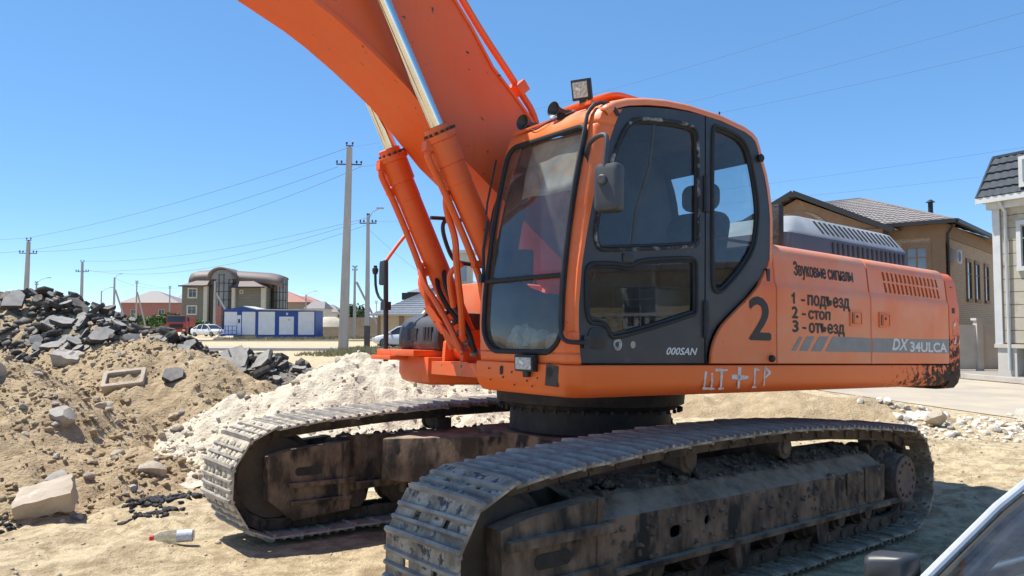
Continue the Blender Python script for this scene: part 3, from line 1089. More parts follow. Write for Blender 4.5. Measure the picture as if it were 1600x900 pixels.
# hand-painted marks on the sill
def strokes(lst, parent, y):
    m = MB()
    for pts, w in lst:
        for i in range(len(pts) - 1):
            a, b = Vector(pts[i]), Vector(pts[i + 1])
            d = (b - a).normalized()
            s_ = Vector((-d.y, d.x)) * w / 2
            k = .55 if i == len(pts) - 2 else 1
            q = [a + s_, a - s_, b - s_ * k, b + s_ * k]
            m.add([(p.x, y + .0004 * i, p.y) for p in q], [(0, 1, 2, 3)])
    return m.build('painted_mark', 'chalk_print', parent)
strokes([([(.385, 1.345), (.395, 1.30), (.405, 1.24)], .022), ([(.42, 1.238), (.30, 1.234)], .016), ([(.325, 1.335), (.325, 1.28), (.335, 1.225)], .020),
         ([(.29, 1.355), (.165, 1.352)], .020), ([(.225, 1.352), (.235, 1.235)], .028), ([(.26, 1.234), (.205, 1.234)], .014),
         ([(.035, 1.372), (.05, 1.232)], .036), ([(.12, 1.31), (.0, 1.302), (-.06, 1.305)], .030),
         ([(-.135, 1.365), (-.125, 1.24)], .024), ([(-.135, 1.362), (-.185, 1.35)], .018), ([(-.10, 1.237), (-.15, 1.236)], .014),
         ([(-.245, 1.37), (-.235, 1.242)], .022), ([(-.245, 1.37), (-.31, 1.335), (-.25, 1.30)], .02)], sill, 1.4915)
m = MB()
m.lathe((-.315, 1.488, 1.43), (0, 1, 0), [(0, .022), (.015, .026), (.03, .018)], 12)
m.build('door_stop', 'black_rubber', d1)
m = MB()
m.prism(rrect(-.335, 1.965, -.30, 2.06, .012), lambda u, v, t: (u, t, v), 1.455, 1.476)
m.build('handle_slot', 'black_plastic', d1)

# ---------------------------------------------------------------- cab
FZ = [1.390, 1.45, 1.637, 1.80, 1.928, 2.15, 2.377, 2.60, 2.79, 2.86, 2.91]
FX = [1.492, 1.500, 1.500, 1.494, 1.482, 1.455, 1.418, 1.370, 1.322, 1.297, 1.262]
DZ = [1.390, 1.45, 1.598, 1.713, 1.948, 2.186, 2.377, 2.498, 2.738, 2.86, 2.91]
DX = [1.437, 1.448, 1.461, 1.462, 1.443, 1.398, 1.352, 1.316, 1.222, 1.168, 1.13]
def fx(z): return interp(z, FZ, FX)
def dx(z): return interp(z, DZ, DX)
YL, YR, ZB, ZT = 0.605, 1.375, 1.448, 2.80
def open_y(z):
    r = 0.17
    k = 0.0
    if z < ZB + r:
        q = (ZB + r - z)
        k = r - math.sqrt(max(0, r * r - q * q))
    r2 = 0.08
    if z > ZT - r2:
        q = z - (ZT - r2)
        k = r2 - math.sqrt(max(0, r2 * r2 - q * q))
    return YL + k, YR - k * (1 if z < 2 else 1)
m = MB()
zs_open = [ZB + 0.002] + list(ZB + 0.17 * (1 - np.cos(np.linspace(.15, math.pi / 2, 8)))) + list(np.linspace(ZB + .2, ZT - .1, 16)) + list(ZT - 0.08 * (1 - np.sin(np.linspace(0, math.pi / 2 - .1, 5)))) + [ZT - .0005]
far, near = [], []
for z in zs_open:
    yl, yr = open_y(z)
    x, d = fx(z), dx(z)
    far.append([(d, .532, z), (d + .02, .534, z), (x - .02, .545, z), (x, .575, z), (x + .002, yl, z), (x - .03, yl, z)])
    near.append([(x - .03, yr, z), (x + .002, yr, z), (x, 1.385, z), (x - .008, 1.412, z), (x - .022, 1.435, z), (d + .018, 1.455, z), (d, 1.462, z), (d, 1.44, z)])
m.grid(far)
m.grid(near)
def full_rows(zs):
    rows = []
    for z in zs:
        x, d = fx(z), dx(z)
        rows.append([(d, .532, z), (d + .02, .534, z), (x - .02, .545, z), (x, .575, z), (x + .002, .70, z), (x + .002, 1.25, z), (x, 1.385, z), (x - .008, 1.412, z), (x - .022, 1.435, z), (d + .018, 1.455, z), (d, 1.462, z), (d, 1.44, z)])
    return rows
m.grid(full_rows([1.388, 1.41, 1.43, ZB]))
m.grid(full_rows([ZT, 2.83, 2.86, 2.885, 2.905]))
cab_front = upper(m, 'cab_front_frame', 'orange_paint', smooth=45, solid=.006)

# roof and rear shell: swept along the cab outline
rim = [(1.275, 2.885), (1.235, 2.925), (1.185, 2.955), (1.08, 2.993), (.92, 3.03), (.74, 3.058), (.512, 3.075), (.183, 3.073), (-.079, 3.045), (-.17, 3.02), (-.227, 2.985),
       (-.262, 2.93), (-.30, 2.833), (-.345, 2.74), (-.375, 2.646), (-.40, 2.52), (-.411, 2.419), (-.408, 2.26), (-.40, 2.05), (-.395, 1.7), (-.39, 1.40)]
rows = []
for i, (x, z) in enumerate(rim):
    a, b = rim[max(i - 1, 0)], rim[min(i + 1, len(rim) - 1)]
    t = Vector((b[0] - a[0], b[1] - a[1])).normalized()
    n = Vector((-t.y, t.x))            # inwards is below
    if n.y > 0 and i < 9: n = -n
    if i >= 9: n = Vector((abs(n.x), -abs(n.y))) if True else n
    ins = lambda k: (x + n.x * k, z + n.y * k)
    crown = .018 if 2 < i < 10 else .0
    r = []
    for y, k in ((1.440, .052), (1.461, .050), (1.462, .03), (1.456, .012), (1.438, .002), (1.40, 0), (1.33, -crown * .5), (1.0, -crown), (.66, -crown * .5), (.60, 0), (.555, .003), (.536, .02), (.532, .05)):
        q = ins(k)
        r.append((q[0], y, q[1]))
    rows.append(r)
V = [p for r in rows for p in r]
nn = len(rows[0])
F = []
for i in range(len(rows) - 1):
    for k in range(nn - 1):
        zc = (rows[i][0][2] + rows[i + 1][0][2]) / 2
        if i >= 12 and 2.06 < rim[i][1] < 2.90 and rim[i + 1][1] > 2.04 and 5 <= k <= 8:
            continue                                    # rear window opening
        F.append((i * nn + k, i * nn + k + 1, (i + 1) * nn + k + 1, (i + 1) * nn + k))
m = MB()
m.add(V, F)
shell = upper(m, 'cab_roof_shell', ['orange_faded', 'cab_trim'], smooth=50, solid=.006)
shell.modifiers[0].material_offset = 1
shell.modifiers[0].offset = -1
rear = [r for i, r in enumerate(rows) if i >= 12 and 2.0 < rim[i][1] < 2.95]
m = MB()
m.grid([[(r[q][0] + .012, r[q][1], r[q][2]) for q in (5, 6, 7, 8, 9)] for r in rear])
m.build('rear_window', 'cab_glass', shell)
m = MB()
m.prism(rrect(.25, .70, 1.0, 1.25, .1), plan_fn, 3.085, 3.112)
m.build('roof_hatch', 'orange_dirty', shell, bevel=.008)

# door and rear quarter panel
door_out = [(1.152, 2.907), (1.06, 2.935), (.96, 2.957), (.82, 2.982), (.685, 3.001), (.52, 3.016), (.359, 3.024), (.359, 2.2), (.361, 1.396), (.9, 1.395), (1.432, 1.395),
            (1.452, 1.50), (1.460, 1.598), (1.462, 1.713), (1.455, 1.84), (1.443, 1.948), (1.398, 2.186), (1.352, 2.377), (1.316, 2.498), (1.222, 2.738)]
up_win = chaikin([(1.339, 2.195), (1.221, 2.548), (1.144, 2.730), (1.064, 2.845), (.959, 2.885), (.703, 2.917), (.545, 2.928), (.445, 2.915), (.431, 2.805), (.428, 2.216), (.432, 2.155), (.55, 2.140), (.767, 2.110), (1.213, 2.057), (1.325, 2.05)], 2)
low_win = chaikin([(1.405, 1.89), (1.385, 1.955), (1.299, 1.966), (1.149, 1.976), (1.095, 1.966), (1.031, 1.975), (.960, 2.012), (.70, 2.045), (.543, 2.060), (.448, 2.062), (.443, 1.98), (.442, 1.760), (.450, 1.71), (.52, 1.698), (.733, 1.640), (1.13, 1.552), (1.20, 1.545), (1.242, 1.612), (1.288, 1.624), (1.395, 1.625)], 2)
q_out = [(.347, 3.024), (.22, 3.030), (.079, 3.027), (-.06, 3.012), (-.14, 2.992), (-.204, 2.955), (-.262, 2.86), (-.309, 2.74), (-.35, 2.60), (-.372, 2.45), (-.378, 2.33), (-.366, 2.179), (-.325, 2.09), (-.245, 1.993), (-.16, 1.92), (-.062, 1.840), (.06, 1.76),
         (.18, 1.679), (.235, 1.638), (.275, 1.592), (.305, 1.545), (.322, 1.500), (.335, 1.45), (.338, 1.395), (.347, 1.395)]
q_win = chaikin([(.283, 2.93), (.262, 2.975), (.21, 2.972), (.079, 2.964), (-.057, 2.931), (-.122, 2.848), (-.181, 2.671), (-.217, 2.509), (-.219, 2.396), (-.179, 2.194), (-.034, 2.035), (.140, 1.898), (.208, 1.862), (.278, 1.875), (.283, 2.05)], 2)
def glazed_panel(name, outer, wins, mt, seal_mats):
    m = MB()
    m.plate(outer, wins, lambda u, v, t: (u, t, v), 1.425, 1.458)
    p = upper(m, name, mt, bevel=0, smooth=20)
    for w, sm in zip(wins, seal_mats):
        q = MB()
        q.tube([(a[0], 1.459, a[1]) for a in inset(w, -.004)], .0125, 8, closed=True)
        q.build('window_seal', sm, p)
        q = MB()
        q.tube([(a[0], 1.452, a[1]) for a in inset(w, .016)], .010, 6, closed=True)
        q.build('window_seal', 'black_rubber', p)
        g = MB()
        g.add([(q_[0], 1.442, q_[1]) for q_ in inset(w, -.004)], [tuple(range(len(w)))])
        g.build('window_pane', 'cab_glass', p)
    return p
door = glazed_panel('cab_door', door_out, [up_win, low_win], 'dark_panel', ['worn_seal', 'black_rubber'])
quarter = glazed_panel('rear_quarter_panel', q_out, [q_win], 'dark_panel', ['black_rubber'])
# sliding pane divider, door details
m = MB()
m.tube([(.83, 1.436, 2.90), (.87, 1.436, 2.60), (.99, 1.436, 2.30), (1.02, 1.436, 2.09)], .014, 6)
m.build('pane_divider', 'cab_trim', door)
m = MB()
m.tube([(.352, 1.462, 2.62), (.352, 1.466, 2.38)], .022, 8)
m.tube([(.352, 1.462, 1.80), (.352, 1.466, 1.56)], .022, 8)
m.build('hinge', 'black_plastic', door)
m = MB()
m.prism(rrect(1.225, 1.475, 1.385, 1.60, .045), lambda u, v, t: (u, t, v), 1.452, 1.464)
m.build('door_handle', 'black_plastic', door, bevel=.006)
m = MB()
m.lathe((1.15, 1.456, 1.505), (0, 1, 0), [(0, .036), (.006, .036), (.008, .028), (.002, .016), (.001, .0)], 18)
m.build('door_lock', 'bare_steel', door)
m = MB()
m.lathe((1.02, 1.456, 1.505), (0, 1, 0), [(0, .022), (.004, .022)], 16)
m.build('door_plug', 'bare_steel', door)
m = MB()
m.prism(rrect(1.02, 1.992, 1.115, 2.045, .012), lambda u, v, t: (u, t, v), 1.452, 1.466)
m.build('catch', 'black_plastic', door, bevel=.004)
lettering('000SAN', 'lettering', door, text_m(.727, 1.448, 1.4605), .295, .046, 'white_print', shear=.3, bold=.02)
m = MB()
m.lathe((-.235, 1.45, 2.835), (0, 1, 0), [(0, .02), (.03, .03), (.04, .02)], 12)
m.build('latch_knob', 'black_rubber', quarter)

# windscreen: upper and lower pane, bar, seal, wiper
def screen_pane(z0, z1):
    m = MB()
    rows = []
    for z in np.linspace(z0, z1, 14):
        yl, yr = open_y(z)
        rows.append([(fx(z) - .012 + .012 * math.sin(math.pi * k / 6), yl + (yr - yl) * k / 6, z) for k in range(7)])
    m.grid(rows)
    return m.build('windscreen_pane', 'screen_glass', cab_front)
screen_pane(ZB + .004, 1.885)
screen_pane(1.905, ZT - .002)
m = MB()
m.tube([(fx(1.895) + .006 + .008 * math.sin(math.pi * k / 6), YL + (YR - YL) * k / 6, 1.895) for k in range(7)], .014, 8)
m.build('screen_bar', 'black_rubber', cab_front)
loop = []
for z in zs_open: loop.append((fx(z) + .003, open_y(z)[1], z))
for z in reversed(zs_open): loop.append((fx(z) + .003, open_y(z)[0], z))
m = MB()
m.tube(loop, .017, 8, closed=True)
m.build('windscreen_seal', 'black_rubber', cab_front)
m = MB()
m.tube([(1.50, .585, 1.92), (1.50, .578, 2.10), (1.47, .575, 2.30)], .012, 6)
m.box((1.505, .58, 1.915), (.04, .03, .05))
m.tube([(1.475, .565, 2.34), (1.465, .56, 2.42), (1.40, .56, 2.72)], .007, 6)
m.build('wiper', 'black_plastic', cab_front)
# rail bent round the near pillar
m = MB()
pts = [(1.40, 1.465, 1.515), (1.46, 1.478, 1.510), (1.53, 1.46, 1.512), (1.545, 1.425, 1.53), (1.54, 1.395, 1.60)] + [(fx(z) + .030, 1.385, z) for z in np.linspace(1.7, 2.70, 9)] + [(fx(2.8) + .03, 1.38, 2.80), (fx(2.86) + .03, 1.37, 2.87), (1.26, 1.38, 2.945), (1.20, 1.44, 2.93), (1.17, 1.47, 2.86)]
m.tube(chaikin(pts, 1, False), .013, 8)
m.box((1.40, 1.462, 1.515), (.05, .02, .07))
upper(m, 'grab_rail', 'black_plastic')
m = MB()
m.box((1.475, 1.44, 1.535), (.05, .05, .07))
upper(m, 'rail_bracket', 'orange_paint', bevel=.01)
# mirror on the near pillar
m = MB()
m.tube(chaikin([(1.36, 1.40, 2.60), (1.40, 1.46, 2.645), (1.43, 1.55, 2.665), (1.425, 1.62, 2.67), (1.43, 1.645, 2.64), (1.445, 1.645, 2.52), (1.45, 1.645, 2.40)], 2, False), .014, 10)
m.box((1.355, 1.40, 2.60), (.03, .05, .10))
arm = upper(m, 'mirror_arm', 'grey_plastic')
q = MB()
Rm = Matrix.Rotation(R(18), 3, 'Z')
prof = rrect(-.085, -.135, .085, .135, .032)
qv, qf = [], []
for dxx, k in ((-.03, .97), (0, 1), (.02, .985), (.038, .90), (.046, .70)):
    for p in prof:
        v = Rm @ Vector((dxx, p[0] * k, p[1] * (1 if dxx < .03 else k + .04)))
        qv.append((1.415 + v.x, 1.648 + v.y * .9, 2.362 + v.z))
np_ = len(prof)
for i in range(4):
    for k in range(np_):
        qf.append((i * np_ + k, i * np_ + (k + 1) % np_, (i + 1) * np_ + (k + 1) % np_, (i + 1) * np_ + k))
qf.append(tuple(range(np_))[::-1]); qf.append(tuple(range(4 * np_, 5 * np_)))
q.add(qv, qf)
q.lathe((1.455, 1.642, 2.40), Rm @ Vector((1, 0, 0)), [(0, .03), (.02, .03), (.028, .022)], 14)
q.build('side_mirror', 'grey_plastic', arm, smooth=40)
# roof lamp and two horns
def lamp(name, c, rz, tilt, w, h, parent=None, d=.05):
    Mx = Matrix.Translation(c) @ Matrix.Rotation(rz, 4, 'Z') @ Matrix.Rotation(tilt, 4, 'Y')
    m = MB()
    m.box((0, 0, 0), (d, w, h))
    m.box((.0, 0, 0), (d * .6, w + .012, h + .012))
    for k in range(5):
        m.box((-d * .62, (k - 2) * w * .2, 0), (d * .4, .006, h * .85))
    m.box((0, 0, -h * .5 - .02), (.03, .04, .04))
    o = m.build(name, 'black_plastic', exc, UP @ Mx, bevel=.004)
    q = MB()
    q.box((d * .5 + .002, 0, 0), (.008, w * .82, h * .82))
    q.build('lamp_lens', 'lamp_face', o)
    return o
mat('lamp_face', (0.62, 0.62, 0.58), (0.35, 0.35, 0.34), rough=0.25, scale=60, lo=.4, hi=.6, c3=(.85, .85, .8), s3=45, lo3=.58, hi3=.64)
lamp('roof_lamp', (1.22, 1.20, 3.075), R(25), R(18), .115, .115)
m = MB()
m.tube([(1.18, 1.22, 3.02), (1.17, 1.26, 2.985), (1.20, 1.30, 2.95)], .012, 6)
m.box((1.19, 1.24, 2.975), (.08, .10, .02))
upper(m, 'lamp_bracket', 'orange_dirty')
def horn(c, rz):
    m = MB()
    m.lathe((0, 0, 0), (1, 0, 0), [(-.13, .014), (-.10, .022), (-.03, .024), (0.0, .034), (.025, .048), (.03, .052), (.026, .046), (.0, .02), (-.01, .0)], 20)
    m.lathe((-.12, 0, 0), (1, 0, 0), [(-.02, .03), (.02, .03)], 14)
    m.box((-.05, 0, -.03), (.06, .03, .05))
    m.build('horn', 'black_plastic', exc, UP @ Matrix.Translation(c) @ Matrix.Rotation(rz, 4, 'Z'))
horn((1.27, 1.02, 2.975), R(5))
horn((1.27, .70, 2.965), R(10))
m = MB()
m.tube(chaikin([(1.20, .72, 2.93), (1.29, .78, 2.90), (1.31, .86, 2.875), (1.29, .95, 2.91), (1.22, 1.0, 2.95), (1.22, 1.15, 2.955)], 2, False), .005, 6)
upper(m, 'lamp_wire', 'worn_seal')
m = MB()
m.tube([(1.10, 1.0, 3.01), (1.26, .95, 2.925), (1.30, .62, 2.90)], .012, 6)
upper(m, 'roof_rail', 'orange_dirty')
m = MB()
m.cyl((.0, 1.30, 3.06), (.0, 1.30, 3.11), .012, 8)
m.cyl((.0, 1.30, 3.11), (.0, 1.30, 3.16), .006, 8)
m.cyl((-.13, 1.36, 3.02), (-.15, 1.36, 3.05), .01, 8)
upper(m, 'antenna_mount', 'black_plastic')
# front work lamp, torn patch and rivet holes on the front of the sill
lamp('work_lamp', (1.535, 1.095, 1.385), R(8), R(4), .15, .085)
m = MB()
m.plate([(1.24, 1.262), (1.352, 1.258), (1.358, 1.375), (1.25, 1.388)], [], lambda u, v, t: (t, u, v), 1.506, 1.512)
m.build('patch_plate', 'bare_rust' if 'bare_rust' in MATS else 'dark_rust', sill)
m = MB()
m.lathe((1.511, 1.28, 1.34), (1, 0, 0), [(0, .030), (.002, .030)], 16)
m.prism(rrect(.80, 1.305, .825, 1.36, .012), lambda u, v, t: (t, u, v), 1.506, 1.5125)
for (y, z) in ((.68, 1.34), (.70, 1.27), (.83, 1.29), (.92, 1.325), (.95, 1.25), (1.07, 1.28), (1.12, 1.25), (1.17, 1.30)):
    m.lathe((1.508, y, z), (1, 0, 0), [(0, .006), (.004, .006)], 8)
m.build('bolt_hole', 'grease_shade_black', sill)

# cab inside: floor, far wall with window, rear wall, seat, console, sheet on the screen, rag
m = MB()
m.box((.55, 1.0, 1.41), (1.85, .86, .03))
upper(m, 'cab_floor', 'cab_trim')
m = MB()
fw = [(1.44, 1.40), (1.40, 2.0), (1.30, 2.45), (1.15, 2.90), (.6, 3.02), (0, 3.02), (-.25, 2.90), (-.36, 2.5), (-.37, 1.40)]
fh = chaikin([(1.25, 1.85), (1.16, 2.4), (1.02, 2.80), (.75, 2.86), (.48, 2.84), (.46, 2.4), (.46, 1.85)], 2)
m.plate(fw, [fh], lambda u, v, t: (u, t, v), .535, .565)
fwall = upper(m, 'far_side_wall', 'cab_trim')
g = MB(); g.add([(q_[0], .55, q_[1]) for q_ in inset(fh, -.01)], [tuple(range(len(fh)))])
g.build('window_pane', 'cab_glass', fwall)
m = MB()
m.box((-.345, 1.0, 1.72), (.04, .84, .66))
m.box((.35, 1.0, 3.01), (1.2, .80, .03))
upper(m, 'cab_lining', 'cab_trim')
m = MB()
m.prism(rrect(-.02, .72, .52, 1.22, .1), plan_fn, 1.76, 1.90)
m.prism(rrect(.72, 1.86, 1.22, 2.50, .12), lambda u, v, t: (t + (v - 1.86) * -.22, u, v), -.12, .02)
m.prism(rrect(.82, 2.52, 1.12, 2.72, .07), lambda u, v, t: (t - .15, u, v), -.10, -.01)
m.box((.25, .97, 1.58), (.4, .36, .34))
upper(m, 'driver_seat', 'seat_cloth', bevel=.02)
m = MB()
m.box((.45, .66, 1.80), (.6, .16, .26))
m.box((.45, 1.30, 1.76), (.55, .12, .20))
m.tube([(.66, 1.30, 1.86), (.68, 1.30, 1.98), (.66, 1.29, 2.06)], .016, 8)
m.tube([(.66, .66, 1.92), (.68, .66, 2.02), (.66, .67, 2.12)], .016, 8)
m.lathe((.66, 1.29, 2.05), (0, 0, 1), [(0, .02), (.03, .032), (.09, .03), (.10, .015)], 12)
m.lathe((.66, .67, 2.11), (0, 0, 1), [(0, .02), (.03, .032), (.09, .03), (.10, .015)], 12)
m.box((1.28, .70, 2.0), (.08, .16, .22))
upper(m, 'control_console', 'black_plastic', bevel=.01)
m = MB()
rows = []
for z in np.linspace(2.42, 2.80, 8):
    rows.append([(fx(z) - .06 + .012 * mnoise.noise(Vector((y * 5, z * 6, 1))), y, z - .05 * (y - .7) * 0 + .03 * mnoise.noise(Vector((y * 4, 0, 2)))) for y in np.linspace(.78, 1.33, 10)])
m.grid(rows)
upper(m, 'sun_visor_sheet', 'pale_sheet', solid=.004)
m = MB()
bm_r = random.Random(4)
for k in range(9):
    c = Vector((1.38 + bm_r.uniform(-.04, .04), .74 + k * .055 + bm_r.uniform(-.02, .02), 1.50 + bm_r.uniform(-.02, .06) * (1 if k < 5 else .3)))
    rows = []
    r0 = bm_r.uniform(.05, .085)
    for i in range(7):
        a = math.pi * i / 6
        rr_ = []
        for j in range(11):
            b = 2 * math.pi * j / 10
            d = Vector((math.sin(a) * math.cos(b), math.sin(a) * math.sin(b), math.cos(a)))
            q = r0 * (1 + .5 * mnoise.noise(d * 2.2 + Vector((k * 7, 0, 0))))
            rr_.append(c + Vector((d.x * .7, d.y, d.z * .9)) * q)
        rows.append(rr_)
    m.grid(rows)
upper(m, 'crumpled_cloth', 'rag_cloth', smooth=60)
m = MB()
m.box((1.30, .98, 1.455), (.22, .6, .06))
m.box((1.22, .90, 1.56), (.05, .08, .20))
m.box((1.22, 1.08, 1.56), (.05, .08, .20))
upper(m, 'foot_pedals', 'black_plastic', bevel=.008)

# ---------------------------------------------------------------- boom, cylinders, pipes
bb = [(.05, 1.84), (.55, 2.17), (1.178, 2.598), (1.49, 2.812), (1.70, 3.005), (1.90, 3.185), (2.06, 3.292), (2.21, 3.388), (2.42, 3.508), (2.57, 3.580), (3.0, 3.745), (3.6, 3.90), (4.4, 4.02), (5.4, 4.03), (6.15, 3.96)]
bt = [(6.25, 4.28), (5.4, 4.60), (4.3, 4.92), (3.3, 4.98), (2.7, 4.83), (2.1, 4.42), (1.58, 3.885), (1.43, 3.722), (1.235, 3.475), (1.02, 3.30), (.87, 3.163), (.4, 2.60), (0, 2.28), (-.16, 2.16), (-.2, 2.0), (-.12, 1.87)]
m = MB()
m.prism(bb + bt, side_fn, -.245, .245)
# flange plates top and bottom, a little wider than the web
def flange(pts, w, th, sgn):
    rows = []
    for i, p in enumerate(pts):
        a, b = pts[max(i - 1, 0)], pts[min(i + 1, len(pts) - 1)]
        t = Vector((b[0] - a[0], b[1] - a[1])).normalized()
        n = Vector((-t.y, t.x)) * sgn
        rows.append([(p[0] + n.x * k, y, p[1] + n.y * k) for y, k in ((-w, 0), (-w, -th), (w, -th), (w, 0), (-w, 0))])
    m.grid(rows)
flange(bb, .272, .026, 1)
flange(bt[:-3], .258, .022, 1)
m.lathe((.0, -.30, 2.05), (0, 1, 0), [(0, .17), (.6, .17)], 24)
m.lathe((2.52, -.30, 4.24), (0, 1, 0), [(0, .15), (.6, .15)], 24)
boom = upper(m, 'boom', 'orange_boom', smooth=25)
# arm and bucket hang in front of the boom tip, left of the picture
m = MB()
m.prism([(5.75, 4.55), (6.1, 4.75), (6.45, 4.45), (7.2, 2.2), (7.0, 2.05), (6.75, 2.15), (5.95, 3.9)], side_fn, -.22, .22)
upper(m, 'dipper_arm', 'orange_boom', bevel=.02)
m = MB()
bk = [(7.1, 2.1), (7.5, 2.0), (7.75, 1.5), (7.55, .95), (7.1, .6), (6.6, .55), (6.55, .62), (7.0, .78), (7.4, 1.1), (7.5, 1.5), (7.3, 1.85)]
m.prism(bk, side_fn, -.65, .65)
upper(m, 'bucket', 'dark_rust')

def cylinder(y, base, head, tip):
    B, H, T = (Vector((p[0], y, p[1])) for p in (base, head, tip))
    ax = (T - B).normalized()
    Lb = (H - B).length
    m = MB()
    m.lathe(B, ax, [(-.02, .06), (.0, .098), (.08, .10), (.10, .088), (Lb - .34, .088), (Lb - .335, .091), (Lb - .20, .091), (Lb - .195, .102), (Lb - .035, .105), (Lb - .03, .118), (Lb + .01, .118), (Lb + .012, .085), (Lb + .06, .082), (Lb + .065, .07)], 32)
    m.lathe(B - Vector((0, .11, 0)), (0, 1, 0), [(0, .10), (.22, .10)], 24)
    o = upper(m, 'boom_cylinder', 'orange_boom', smooth=30)
    q = MB()
    u = ax.orthogonal().normalized(); w = ax.cross(u)
    for k in range(14):
        a = 2 * math.pi * k / 14
        q.lathe(H + ax * .01 + (u * math.cos(a) + w * math.sin(a)) * .10, ax, [(0, .013), (.02, .013)], 6)
    q.build('gland_bolt', 'dark_rust', o)
    q = MB()
    q.lathe(H, ax, [(.0, .048), ((T - H).length - .1, .048)], 28)
    q.build('piston_rod', 'chrome_rod', o)
    q = MB()
    q.lathe(T - Vector((0, .10, 0)), (0, 1, 0), [(0, .11), (.2, .11)], 24)
    q.build('rod_eye', 'orange_boom', o)
    # feed pipe along the barrel
    fwd = Vector((ax.z, 0, -ax.x))        # underside, towards the front
    off = fwd * .135 + Vector((0, -.03, 0))
    pts = [H - ax * .06 + fwd * .10, H - ax * .07 + fwd * .165, H - ax * .16 + fwd * .165, H - ax * .30 + off, H - ax * .7 + off, B + ax * .62 + off, B + ax * .50 + off * 1.3, B + ax * .38 + off * 1.35, B + ax * .22 + off * 1.1]
    q = MB()
    q.tube(chaikin(pts, 2, False), .024, 10)
    for t in (.45, .85):
        c = B.lerp(H, t) + off * .9
        q.box(c, (.07, .05, .05))
    q.box(H - ax * .045 + fwd * .12, (.09, .06, .06))
    q.build('feed_pipe', 'orange_boom', o)
    return o
c_near = cylinder(.36, (.915, 1.46), (1.715, 2.875), (2.52, 4.24))
c_far = cylinder(-.36, (.945, 1.45), (1.675, 2.875), (2.42, 4.24))
# pipes on the back of the boom
m = MB()
pp = [(.75, .18, 3.16), (.80, .18, 3.27), (.885, .18, 3.355), (1.02, .18, 3.50), (1.26, .18, 3.73), (1.46, .18, 3.95), (1.9, .18, 4.45), (2.4, .18, 4.86), (2.8, .18, 5.03), (3.3, .18, 5.12), (4.2, .18, 5.08)]
m.tube(chaikin(pp, 1, False), .026, 10)
m.tube(chaikin([(p[0] - .01, -.02, p[2]) for p in pp], 1, False), .026, 10)
upper(m, 'boom_pipe', 'orange_boom')
m = MB()
m.box((.955, .10, 3.395), (.09, .34, .10), Matrix.Rotation(R(-48), 3, 'Y'))
upper(m, 'pipe_clamp', 'orange_boom', bevel=.01)
# hoses between the cylinders and the deck
def hose(pts, r, name='hydraulic_hose', mt='black_rubber'):
    m = MB()
    m.tube(chaikin(pts, 2, False), r, 8)
    return upper(m, name, mt)
hose([(1.28, -.36, 2.02), (1.33, -.25, 1.90), (1.30, -.15, 1.75), (1.20, -.05, 1.60), (1.15, .0, 1.42)], .018)
hose([(1.25, -.30, 2.05), (1.32, -.18, 1.95), (1.32, -.08, 1.80), (1.24, .02, 1.62), (1.18, .05, 1.42)], .018)
hose([(1.34, -.40, 2.13), (1.43, -.36, 2.06), (1.42, -.30, 1.92), (1.36, -.22, 1.80), (1.30, -.12, 1.62), (1.24, -.06, 1.45)], .024, 'hydraulic_pipe', 'orange_boom')
hose([(1.20, -.46, 2.06), (1.34, -.50, 2.02), (1.35, -.46, 1.90), (1.30, -.36, 1.75), (1.26, -.26, 1.60), (1.22, -.2, 1.45)], .024, 'hydraulic_pipe', 'orange_boom')
hose([(1.62, .30, 2.52), (1.60, .26, 2.40), (1.50, .24, 2.22), (1.49, .24, 2.05), (1.44, .20, 1.90), (1.36, .12, 1.75), (1.30, .05, 1.55)], .024, 'hydraulic_pipe', 'orange_boom')
hose([(1.40, .18, 2.05), (1.45, .1, 2.0), (1.44, .08, 1.9), (1.38, .05, 1.75)], .02, 'hydraulic_pipe', 'orange_boom')
hose([(1.31, .56, 2.55), (1.36, .50, 2.45), (1.40, .50, 2.25), (1.40, .52, 2.05)], .008, 'wiper_cable')
m = MB()
for k, t in enumerate(np.linspace(0, 1, 5)):
    m.box((1.30 - .12 * t, -.20 + .25 * t, 1.72 - .30 * t), (.05, .08, .035), Matrix.Rotation(R(35), 3, 'Y'))
upper(m, 'hose_block', 'bare_steel', bevel=.004)
m = MB()
m.bar((1.34, -.36, 1.76), (1.20, -.06, 1.42), .10, .035)
for t in (.3, .5, .7):
    p = Vector((1.34, -.36, 1.76)).lerp(Vector((1.20, -.06, 1.42)), t)
    m.lathe(p + Vector((.012, -.006, .012)), (1, 0, .3), [(0, .018), (.02, .018)], 8)
upper(m, 'pipe_bracket', 'orange_dirty')
# cylinder foot brackets and front of the centre frame
m = MB()
for y0 in (-.50, -.24, .22, .48):
    m.prism([(.55, 1.25), (1.12, 1.25), (1.10, 1.50), (1.0, 1.60), (.86, 1.60), (.6, 1.42)], lambda u, v, t: (u, t, v), y0 - .02, y0 + .02)
m.box((.95, 0, 1.30), (.5, 1.05, .10))
for y0 in (-.33, .33):
    m.prism([(-.5, 1.25), (.5, 1.25), (.2, 2.05), (.05, 2.25), (-.15, 2.2), (-.4, 1.8)], lambda u, v, t: (u, t, v), y0 - .025, y0 + .025)
upper(m, 'boom_bracket', 'orange_dirty')

